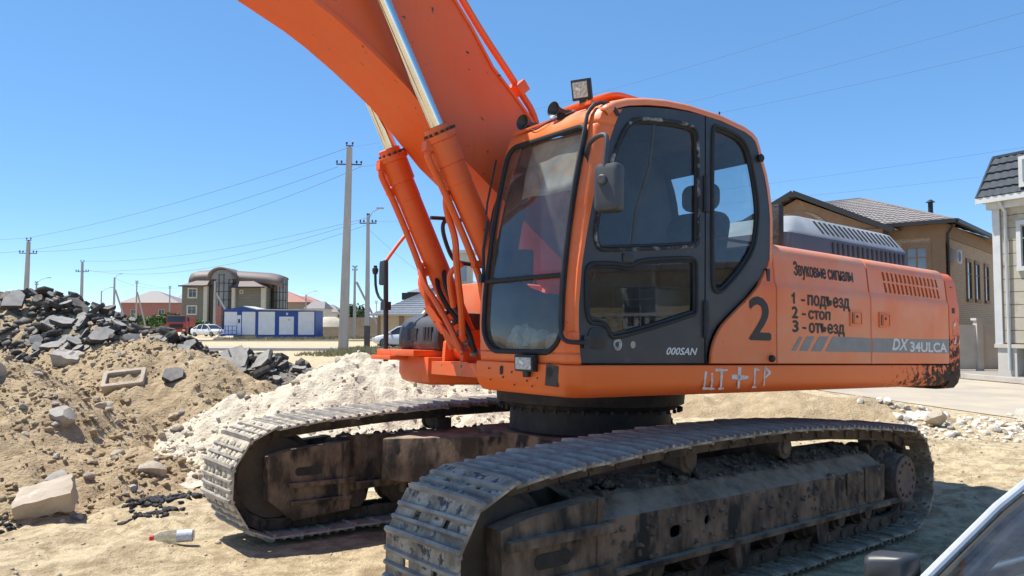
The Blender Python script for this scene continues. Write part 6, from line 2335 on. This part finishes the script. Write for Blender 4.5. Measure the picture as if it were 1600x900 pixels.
m.bar((Xc(354), -.98, 1.4), (Xc(347), -.98, .6), .05, .05); m.bar((Xc(354), -.98, 1.0), (Xc(347), -.98, .2), .05, .05)
m.build('handrail', 'cabin_blue', st, smooth=0)

# ---- yellow house with blue-grey tiled hip roof
yh = House('yellow_house', (at(590, 56), 56), (1, .0), 'low yellow house with blue-grey tiled hip roof behind the tool box')
yh.box('wall', 0, 9, 0, 8, 0, 2.35, 'wall_yellow')
yh.box('wall_pier', 1.6, 1.95, -.06, 0, 0, 2.3, 'trim_brown')
yh.box('wall_pier', 3.6, 3.95, -.06, 0, 0, 2.3, 'trim_brown')
yh.box('wall_pier', .0, .22, -.06, 0, 0, 2.3, 'trim_brown')
m = MB()
tiled_plane(m, [(-.5, -.5, 2.3), (4.3, -.5, 2.3), (4.6, 3.8, 4.65), (4.2, 3.8, 4.65)], 14)
tiled_plane(m, [(4.3, -.5, 2.3), (9.5, -.5, 2.3), (5.2, 3.8, 4.65), (4.6, 3.8, 4.65)], 14)
m.add([(-.5, 8, 2.3), (-.5, -.5, 2.3), (4.2, 3.8, 4.65)], [(0, 1, 2)])
yr = m.build('roof', 'roof_tile_blue', yh.root, smooth=0, fix=False)
m = MB(); m.bar((3.35, -.52, 2.33), (4.6, 3.8, 4.70), .16, .08); m.bar((-.5, -.52, 2.3), (9.5, -.52, 2.3), .1, .14)
m.build('roof_edge', 'trim_cream', yr, smooth=0)
h2 = House('far_tower_house', (at(640, 66), 66), (1, 0), 'dark-eaved grey roof rising behind the yellow house')
h2.box('wall', 0, 8, 0, 6, 0, 3.9, 'wall_brown')
h2.box('dark_gable', -.6, 2.2, -.6, 4, 3.7, 4.3, 'gutter_dark')
m = MB(); m.add([(-.2, -.8, 4.35), (8, -.8, 4.35), (8, 7, 4.35), (-.2, 7, 4.35), (4.2, 3, 6.0)], [(0, 1, 4), (1, 2, 4), (2, 3, 4), (3, 0, 4)])
m.build('roof', 'roof_tile_blue', h2.root, smooth=0)
tw = House('beige_tower', (at(710, 60), 60), (1, 0), 'beige square tower seen between the boom cylinders')
tw.box('tower_wall', 0, 1.4, 0, 1.6, 0, 7.2, 'trim_cream')
tw.box('tower_window', .35, .95, -.04, 0, 5.0, 6.4, 'window_glass')
tw.box('tower_cap', -.35, 1.8, -.3, 1.9, 7.2, 7.45, 'trim_white')
# ---- far houses
def far_house(px0, px1, eave, apex, D, wall, roofm, label, ridge=(.4, .6)):
    K_ = D / 1189.4
    w = (px1 - px0) * K_
    h = House('far_house', (at(px0, D), D), (1, 0), label)
    ez, az = 1.68 + (505 - eave) * K_, 1.68 + (505 - apex) * K_
    h.box('wall', .4, w - .4, 0, 8, 0, ez, wall)
    m = MB()
    e_ = [(0, -.5, ez), (w, -.5, ez), (w, 8.5, ez), (0, 8.5, ez)]
    ra_, rb_ = (w * ridge[0], 4, az), (w * ridge[1], 4, az)
    m.add(e_ + [ra_, rb_], [(0, 1, 5, 4), (1, 2, 5), (2, 3, 4, 5), (3, 0, 4)])
    m.build('roof', roofm, h.root, smooth=0)
    h.window(w * .2, w * .2 + 1.2, ez * .35, ez * .75, frame='trim_cream', mull=1)
    h.window(w * .65, w * .65 + 1.2, ez * .35, ez * .75, frame='trim_cream', mull=1)
    return h
far_house(186, 282, 473, 453, 165, 'roof_red', 'roof_tile_grey', 'far house with wide grey hip roof left of the mansion', (.38, .48))
far_house(268, 300, 472, 452, 190, 'wall_brown', 'roof_tile_blue', 'far bluish roof peeping out at the left of the mansion')
far_house(425, 482, 472, 452, 175, 'wall_brown', 'roof_red', 'far house with red tiled roof right of the mansion', (.18, .22))
far_house(450, 512, 478, 462, 190, 'wall_brown', 'roof_red', 'far lower red roof behind the red-roofed house', (.2, .4))
far_house(475, 508, 482, 470, 170, 'fence_beige', 'roof_tile_grey', 'far small grey-roofed house right of the red roofs', (.2, .8))
far_house(500, 530, 488, 475, 180, 'fence_beige', 'roof_tile_grey', 'far pointed pale roof near the tallest pole', (.4, .5))
# ---- block walls and fences
def wall(name, px0, px1, top, D, mt, label, th=.3, D2=None):
    K_ = D / 1189.4
    h = House(name, (at(px0, D), D), (1, 0), label, 'wall')
    z = 1.68 + (505 - top) * K_
    w = (px1 - px0) * K_
    h.box('wall_body', 0, w, 0, th, 0, z, mt)
    n = max(1, int(w / 3))
    for k in range(n + 1):
        h.box('pier', w * k / n - .2, w * k / n + .2, -.08, 0, 0, z + .08, mt)
    h.box('coping', 0, w, -.05, th + .05, z, z + .09, mt)
    return h
wall('block_wall', 497, 600, 512, 84, 'block_lime', 'low limestone block wall right of the blue cabin')
wall('plaster_wall', 488, 596, 497, 100, 'wall_brown', 'brown plastered wall behind the limestone block wall')
wall('long_wall', 100, 345, 497, 150, 'wall_brown', 'far brown wall running behind the red truck')
wall('far_fence', 500, 560, 490, 150, 'fence_beige', 'far pale fence below the pointed roof')
wall('right_far_wall', 690, 1240, 500, 90, 'fence_beige', 'long pale wall far behind the excavator')
m = MB()
rows = []
for i, z in enumerate((0, .8, 1.3, 1.55)):
    rows.append([(at(516, 92) + (2.4 - i * .6) * math.cos(a), 92 + (1.2 - i * .3) * math.sin(a), z + .9) for a in np.linspace(0, 6.283, 14)])
m.grid(rows)
tag(m.build('sand_heap', 'white_earth', smooth=50), 'pale sand heap rising behind the limestone wall', 'sand heap')

# ================================================================== PLANTS
mat('leaf_green', (.075, .135, .03), (.12, .19, .05), rough=.7, scale=1.2)
mat('leaf_dark', (.045, .085, .03), (.07, .12, .04), rough=.7, scale=1.2)
mat('grass_dry', (.20, .20, .10), (.28, .25, .14), rough=.85, scale=2)
mat('bark', (.10, .075, .05), (.15, .115, .08), rough=.9, scale=5)
def foliage(name, centre, rad, n, leaf, mt, seed, parent=None, lumps=9, ground=False):
    r_ = np.random.default_rng(seed)
    L = r_.normal(0, 1, (lumps, 3)); L /= np.linalg.norm(L, axis=1)[:, None]
    L *= r_.uniform(.25, .75, (lumps, 1))
    if ground: L[:, 2] = np.abs(L[:, 2])
    which = r_.integers(0, lumps, n)
    d = r_.normal(0, 1, (n, 3)); d /= np.linalg.norm(d, axis=1)[:, None]
    P = (L[which] + d * (r_.uniform(.1, .42, (n, 1)))) * np.array(rad)
    if ground: P[:, 2] = np.abs(P[:, 2])
    P += np.array(centre)
    a = r_.normal(0, 1, (n, 3)); a /= np.linalg.norm(a, axis=1)[:, None]
    b = np.cross(a, r_.normal(0, 1, (n, 3))); b /= np.linalg.norm(b, axis=1)[:, None]
    s = leaf * r_.uniform(.6, 1.4, (n, 1))
    co = np.stack([P - a * s, P + b * s * .5, P + a * s, P - b * s * .5], 1).reshape(-1, 3)
    m = MB()
    m.v = [tuple(p) for p in co]
    m.f = [[4 * i, 4 * i + 1, 4 * i + 2, 4 * i + 3] for i in range(n)]
    m.mi = [0] * n
    return m.build(name, mt, parent, smooth=0, fix=False)
def tree(px, D, h, rad, label, mt='leaf_green', seed=1, n=1800, leaf=.22, cat='tree'):
    root = empty('leafy_tree', (at(px, D), D, 0))
    m = MB()
    m.tube([(0, 0, 0), (.08, 0, h * .35), (.0, .05, h * .6)], [.16, .11, .06], 8)
    for k in range(5):
        a = k * 1.26
        m.tube([(.05, 0, h * (.3 + .05 * k)), (math.cos(a) * rad[0] * .35, math.sin(a) * rad[1] * .35, h * .62), (math.cos(a) * rad[0] * .6, math.sin(a) * rad[1] * .6, h * .78)], [.07, .05, .02], 6)
    m.build('trunk', 'bark', root)
    foliage('crown', (0, 0, h * .62), rad, n, leaf, mt, seed, root, 14)
    return tag(root, label, cat)
tree(552, 112, 4.6, (2.6, 2.0, 1.9), 'round green tree behind the braced short pole', 'leaf_dark', 3)
tree(228, 142, 3.6, (4.2, 2.4, 1.4), 'left of two green trees behind the red truck', 'leaf_green', 5, 2200, .26)
tree(268, 145, 3.7, (5.0, 2.4, 1.5), 'right of two green trees behind the red truck', 'leaf_green', 6, 2400, .26)
tree(303, 112, 2.4, (1.8, 1.0, .9), 'small bright bush below the mansion window', 'leaf_green', 8, 700, .2, 'bush')
tree(322, 112, 2.0, (2.2, 1.0, .8), 'dark bush by the pale pole before the tower', 'leaf_dark', 9, 700, .2, 'bush')
def tufts(name, pts, h, mt, label, seed):
    r_ = random.Random(seed)
    m = MB()
    for (x, y, s) in pts:
        for k in range(9):
            a = r_.uniform(0, 6.28); l_ = h * s * r_.uniform(.5, 1.1); w = .03 * s + .02
            bx_, by_ = x + r_.gauss(0, .12) * s, y + r_.gauss(0, .12) * s
            dx_, dy_ = math.cos(a) * l_ * .45, math.sin(a) * l_ * .45
            m.add([(bx_ - w, by_, .02), (bx_ + w, by_, .02), (bx_ + dx_, by_ + dy_, l_)], [(0, 1, 2)])
    return tag(m.build(name, mt, smooth=0, fix=False), label, kind='stuff')
r = random.Random(3)
tufts('dry_grass', [(at(r.uniform(345, 520), 74), r.uniform(72.3, 76.5), r.uniform(.7, 1.4)) for _ in range(420)], .30, 'grass_dry', 'dry grass in front of the blue cabin', 3)
tufts('weeds', [(at(r.uniform(500, 620), 42) + r.gauss(0, .3), r.uniform(38, 50), r.uniform(.6, 1.2)) for _ in range(260)] + [(at(r.uniform(495, 600), 80), r.uniform(79, 83), r.uniform(.8, 1.3)) for _ in range(150)], .28, 'grass_dry', 'dry weeds at the foot of the tall pole and block wall', 4)

# ================================================================== VEHICLES
mat('car_white', (.74, .74, .73), (.68, .68, .67), rough=.25, scale=2, coat=.5)
mat('car_silver', (.62, .63, .64), (.66, .67, .68), rough=.35, metal=.1, scale=2, coat=.5)
mat('car_glass', (.02, .024, .028), rough=.06, spec=.9)
mat('tyre', (.018, .018, .018), (.03, .03, .03), rough=.85, scale=10)
mat('rim_alloy', (.45, .45, .46), rough=.35, metal=.8)
mat('truck_red', (.42, .05, .04), (.34, .05, .045), rough=.55, scale=3, c3=(.3, .2, .15), s3=4, lo3=.6, hi3=.75)
mat('lamp_clear', (.7, .7, .68), rough=.15)
def wheel_obj(parent, x, y, r_, w):
    m = MB(); m.lathe((x, y - w / 2, r_), (0, 1, 0), [(0, r_ * .6), (.02, r_ * .96), (w * .25, r_), (w * .75, r_), (w - .02, r_ * .96), (w, r_ * .6)], 22)
    t = m.build('wheel', 'tyre', parent)
    m = MB(); m.lathe((x, y - w / 2 - .005, r_), (0, 1, 0), [(0, .05), (.015, r_ * .3), (.0, r_ * .58), (w + .01, r_ * .58), (w - .005, r_ * .3), (w + .01, .05)], 18)
    m.build('rim', 'rim_alloy', t)
def sedan(loc, rz, body, label, L=4.65, W=1.8, H=1.46):
    """front towards +x"""
    root = empty('parked_car', (loc[0], loc[1], loc[2] if len(loc) > 2 else .07), rz)
    # stations along x: (x, half width, sill z, belt z, deck z)
    st = [(-2.32, .62, .42, .70, .80), (-2.25, .80, .30, .78, .96), (-1.9, .87, .24, .86, 1.02), (-1.35, .90, .22, .88, 1.02), (-.5, .90, .20, .88, .95), (.5, .90, .20, .87, .93), (1.05, .89, .22, .84, .95), (1.6, .87, .24, .76, .87), (2.05, .80, .28, .66, .78), (2.28, .66, .34, .58, .68), (2.33, .50, .40, .52, .58)]
    rows = []
    for x, w, s0, b, d in st:
        rows.append([(x, -w * .80, s0), (x, -w * .97, s0 + .08), (x, -w, (s0 + b) / 2), (x, -w * .985, b), (x, -w * .90, d - .02), (x, -w * .5, d + .012), (x, 0, d + .02), (x, w * .5, d + .012), (x, w * .90, d - .02), (x, w * .985, b), (x, w, (s0 + b) / 2), (x, w * .97, s0 + .08), (x, w * .80, s0), (x, 0, s0)])
    m = MB()
    m.grid([r_ + [r_[0]] for r_ in rows])
    m.add(rows[0], [tuple(range(14))]); m.add(rows[-1], [tuple(range(14))])
    b_ = m.build('body', body, root, smooth=50)
    # cabin: glass house with pillars and roof
    prof = [(-1.75, .98), (-1.05, 1.38), (-.55, H), (.05, H), (.55, 1.36), (1.25, .94)]
    rows = []
    for x, z in prof:
        w = .84 - (z - .95) * .42
        rows.append([(x, -w, z), (x, -w * .6, z + .012), (x, 0, z + .02), (x, w * .6, z + .012), (x, w, z)])
    m = MB(); m.grid(rows[1:5]); m.build('roof', body, root, smooth=50, solid=.03)
    m = MB(); m.grid(rows[0:2]); m.build('rear_window', 'car_glass', root)
    m = MB(); m.grid(rows[4:6]); m.build('windscreen', 'car_glass', root)
    for sy in (-1, 1):
        m = MB()
        pts = [(p[0], sy * (.84 - (p[1] - .95) * .42), p[1]) for p in prof]
        base = [(x, sy * .865, .90) for x in (-1.75, 1.25)]
        m.add(pts + [base[1], base[0]], [tuple(range(8))])
        g = m.build('side_window', 'car_glass', root, smooth=0)
        m = MB()
        for a, b2 in (((-.25, .90), (-.30, H - .03)), ((-1.2, .90), (-1.08, 1.34)), ((1.25, .92), (.55, 1.36)), ((-1.75, .98), (-1.05, 1.38)), ((-1.05, 1.38), (-.55, H)), ((-.55, H), (.05, H)), ((.05, H), (.55, 1.36))):
            m.bar((a[0], sy * (.86 - (a[1] - .95) * .42), a[1]), (b2[0], sy * (.86 - (b2[1] - .95) * .42), b2[1]), .04, .07, (1, 0, 0))
        m.build('pillar', body, root, smooth=0)
        m = MB(); m.box((.95, sy * .97, .98), (.12, .2, .13)); m.build('wing_mirror', body, root, bevel=.02)
        m = MB(); m.box((2.17, sy * .58, .62), (.20, .34, .11), R(-sy * 22)); m.build('headlight', 'lamp_clear', root, bevel=.02)
        m = MB()
        for x in (.0, -1.0): m.box((x, sy * .90, .80), (.16, .02, .03))
        m.build('door_handle', body, root)
        for x in (1.42, -1.40): wheel_obj(root, x, sy * .80, .32, .2)
    m = MB(); m.box((2.30, 0, .45), (.07, .95, .16)); m.build('grille', 'tyre', root, bevel=.02)
    m = MB(); m.box((2.335, 0, .42), (.02, .5, .11)); m.build('number_plate', 'car_white', root)
    return tag(root, label, 'car')
sedan((at(327, 92), 92), R(-28), 'car_white', 'white sedan parked left of the blue cabin')
sedan((at(640, 50), 50), R(166), 'car_silver', 'silver sedan behind the white pile and tarred pole')
# red lorry seen from the front
tr = empty('red_lorry', (at(278, 99), 99, .07), R(-78))
m = MB(); m.box((.0, 0, 1.75), (1.6, 2.45, 1.7), taper=(.9, .96)); m.build('cab_body', 'truck_red', tr, bevel=.08)
m = MB(); m.box((.79, 0, 2.12), (.06, 2.15, .72), Matrix.Rotation(R(-5), 3, 'Y')); m.build('windscreen', 'car_glass', tr)
m = MB(); m.box((.84, 0, 1.25), (.05, 1.6, .45)); m.build('grille', 'tyre', tr)
m = MB(); m.box((.92, 0, .68), (.2, 2.5, .38)); m.build('bumper', 'truck_red', tr, bevel=.04)
for sy in (-1, 1):
    m = MB(); m.box((1.0, sy * .95, .72), (.06, .3, .18)); m.build('headlight', 'lamp_clear', tr)
    m = MB(); m.box((.70, sy * 1.45, 2.1), (.1, .22, .5)); m.build('wing_mirror', 'tyre', tr)
    wheel_obj(tr, .1, sy * 1.05, .5, .3); wheel_obj(tr, -3.4, sy * 1.0, .5, .5)
m = MB(); m.box((-2.9, 0, 1.75), (3.9, 2.5, 1.2)); m.box((-2.9, 0, .95), (4.6, .9, .3)); m.build('tipper_body', 'truck_red', tr, bevel=.03)
tag(tr, 'dusty red lorry parked behind the asphalt heap', 'lorry')

# ---- silver car in the lower right corner: windscreen pillar, mirror and glass are in view
mat('car_grey_plastic', (.028, .031, .035), (.040, .043, .047), rough=.42, scale=6, c3=(.14, .14, .14), s3=50, lo3=.7, hi3=.74)
mat('chrome_trim', (.72, .73, .75), (.62, .63, .65), rough=.16, metal=1.0, scale=20)
mat('car_trim_light', (.62, .63, .64), (.55, .56, .57), rough=.3, metal=.3, scale=20)
mat('car_paint_grey', (.30, .315, .33), (.34, .35, .365), rough=.28, metal=.6, scale=3, c3=(.45, .42, .37), s3=8, lo3=.6, hi3=.8, coat=.5)
mat('frit_band', (.02, .03, .045), rough=.25)
glass('car_screen', (.50, .58, .63), .035, .04, (.42, .41, .38))
# frame: origin at the foot of the far windscreen pillar; b = rearwards, i = inwards (towards the near side)
Bk = Vector((.88, .47, 0)).normalized(); In = Vector((.47, -.88, 0)).normalized()
fc = bpy.data.objects.new('silver_car', None); col.objects.link(fc)
FM = Matrix((Bk, In, Vector((0, 0, 1)))).transposed().to_4x4()
FM.translation = Vector((1.335, 2.5, 0))
fc.matrix_world = FM
tag(fc, 'silver car at the lower right corner with dusty windscreen', 'car')
Zc = .84                                     # cowl height
A0 = Vector((0, 0, Zc)); A1 = Vector((.60, .12, Zc + .37)); A2 = Vector((.95, .20, Zc + .50)); A3 = Vector((1.5, .24, Zc + .56)); A4 = Vector((2.6, .22, Zc + .50))
Wd = 1.46
mir = lambda p: Vector((p.x, Wd - p.y, p.z))
def fcpart(m, name, mt, **k): return m.build(name, mt, fc, **k)
for side in (0, 1):
    f = (lambda p: p) if side == 0 else mir
    edge = [f(A0 + Vector((-.10, 0, -.055))), f(A0), f(A0.lerp(A1, .5) + Vector((0, 0, .02))), f(A1), f(A2), f(A3), f(A4)]
    m = MB(); m.tube([p + Vector((0, 0, .016)) for p in edge], .016, 10); fcpart(m, 'window_trim', 'car_trim_light')
    sg = 1 if side == 0 else -1
    m = MB(); m.tube([p + Vector((.012, sg * .028, -.004)) for p in edge], .018, 8); fcpart(m, 'pillar_seal', 'black_rubber')
    m = MB()
    m.grid([[p + Vector((.02, sg * .045, -.006)) for p in edge[:4]], [p + Vector((.05, sg * .10, -.012)) for p in edge[:4]]])
    fcpart(m, 'pillar', 'frit_band', solid=.006)
# windscreen
m = MB()
rows = []
for t in np.linspace(0, 1, 8):
    a = A0.lerp(A1, t) + Vector((0, 0, .02 * math.sin(math.pi * t)))
    rows.append([Vector((a.x - .14 * math.sin(math.pi * k / 10), a.y + .03 + (Wd - 2 * a.y - .06) * k / 10, a.z + .004)) for k in range(11)])
m.grid(rows)
fcpart(m, 'windscreen', 'car_screen')
m = MB()
m.grid([[Vector((x, .20 + (Wd - .4) * k / 8, z + .03 * math.sin(math.pi * k / 8))) for k in range(9)] for x, z in ((.62, Zc + .37), (.95, Zc + .50), (1.5, Zc + .57), (2.6, Zc + .51))])
fcpart(m, 'roof', 'car_paint_grey', solid=.03)
# side glass and far doors
for side in (0, 1):
    f = (lambda p: p) if side == 0 else mir
    m = MB(); m.add([f(Vector(p)) for p in ((.10, -.02, Zc - .01), (.62, .10, Zc + .34), (.95, .18, Zc + .48), (1.5, .22, Zc + .54), (2.5, .2, Zc + .48), (2.7, -.02, Zc + .02))], [(0, 1, 2, 3, 4, 5)])
    fcpart(m, 'side_window', 'car_screen', smooth=0)
    m = MB()
    rows = []
    for z, y in ((.18, .0), (.30, -.06), (.55, -.10), (Zc - .10, -.08), (Zc - .015, -.02)):
        rows.append([f(Vector((x, y + (.10 if x < -1.1 else 0), z if x > -1.0 else min(z, .66)))) for x in (-1.25, -1.0, -.5, 0, 1, 2, 3.0)])
    m.grid(rows); fcpart(m, 'door_side', 'car_paint_grey', solid=.03)
    wm = MB(); wm.lathe(f(Vector((-.75, -.03, .31))), (0, 1 if side == 0 else -1, 0), [(0, .2), (.02, .30), (.16, .31), (.2, .25)], 24); fcpart(wm, 'wheel', 'tyre')
    wm = MB(); wm.lathe(f(Vector((2.0, -.03, .31))), (0, 1 if side == 0 else -1, 0), [(0, .2), (.02, .30), (.16, .31), (.2, .25)], 24); fcpart(wm, 'wheel', 'tyre')
m = MB()
m.grid([[Vector((x, .02 + (Wd - .04) * k / 8, z + .04 * math.sin(math.pi * k / 8))) for k in range(9)] for x, z in ((-1.25, .58), (-1.05, .68), (-.5, .75), (-.10, Zc - .03))])
fcpart(m, 'bonnet', 'car_paint_grey', solid=.03)
m = MB(); m.box((-1.22, Wd / 2, .42), (.12, Wd - .1, .34)); fcpart(m, 'front_bumper', 'car_paint_grey', bevel=.04)
m = MB(); m.box((3.0, Wd / 2, .62), (.12, Wd, .85)); m.box((2.75, Wd / 2, Zc - .02), (.5, Wd, .05)); fcpart(m, 'boot', 'car_paint_grey', bevel=.04)
# dashboard and seats seen through the glass
m = MB(); m.box((.42, Wd / 2, Zc - .09), (.50, Wd - .1, .16)); fcpart(m, 'dashboard', 'car_grey_plastic', bevel=.04)
m = MB()
for y in (.38, 1.08):
    m.box((1.15, y, .60), (.5, .48, .2)); m.box((1.42, y, .86), (.14, .46, .56), Matrix.Rotation(R(12), 3, 'Y'))
    m.box((1.50, y, 1.19), (.10, .24, .14))
m.box((1.2, Wd / 2, .30), (2.8, Wd - .1, .1))
fcpart(m, 'seats', 'seat_cloth', bevel=.03)
# mirror on the far side, its back towards us
m = MB()
prof = rrect(-.070, -.050, .070, .055, .022)
V, F = [], []
ml = [(-.075, .55), (-.066, .78), (-.045, .93), (.0, 1.0), (.05, 1.0)]
for dxx, k in ml:
    for p in prof: V.append((dxx * .7 - .03 + p[0] * .25, -.100 + p[0] * k * 1.0, Zc + .020 + p[1] * k + p[0] * .12))
n = len(prof)
for i in range(len(ml) - 1):
    for k in range(n): F.append((i * n + k, i * n + (k + 1) % n, (i + 1) * n + (k + 1) % n, (i + 1) * n + k))
F.append(tuple(range(n))[::-1]); F.append(tuple(range((len(ml) - 1) * n, len(ml) * n)))
m.add(V, F)
wm_ = fcpart(m, 'wing_mirror', 'car_grey_plastic', smooth=40)
m = MB(); m.bar((-.02, -.05, Zc - .02), (.05, .01, Zc - .03), .07, .05); m.build('mirror_foot', 'car_grey_plastic', wm_, bevel=.012)

# ================================================================== place behind the camera, mirrored in the cab glass
bk = House('balcony_house', (33, -13), (0, 1), 'low yellow house with white balustrade out of frame at right, mirrored in the door glass')
bk.box('wall', 0, 24, -8, 0, 0, 4.6, 'wall_yellow')
bk.box('balcony', 3, 22, 0, 1.4, 1.55, 1.75, 'trim_white')
for k in range(38): bk.box('baluster', 3.1 + k * .5, 3.3 + k * .5, 1.2, 1.35, 1.75, 2.45, 'trim_white')
bk.box('balcony_rail', 3, 22, 1.15, 1.4, 2.45, 2.6, 'trim_white')
for k in range(6): bk.window(1.5 + k * 4, 3.0 + k * 4, 2.0, 3.9, sgn=1, frame='trim_white')
bk.box('roof', -.6, 24.6, -8.6, .8, 4.6, 4.85, 'roof_tile_brown')
bpy.context.view_layer.update()
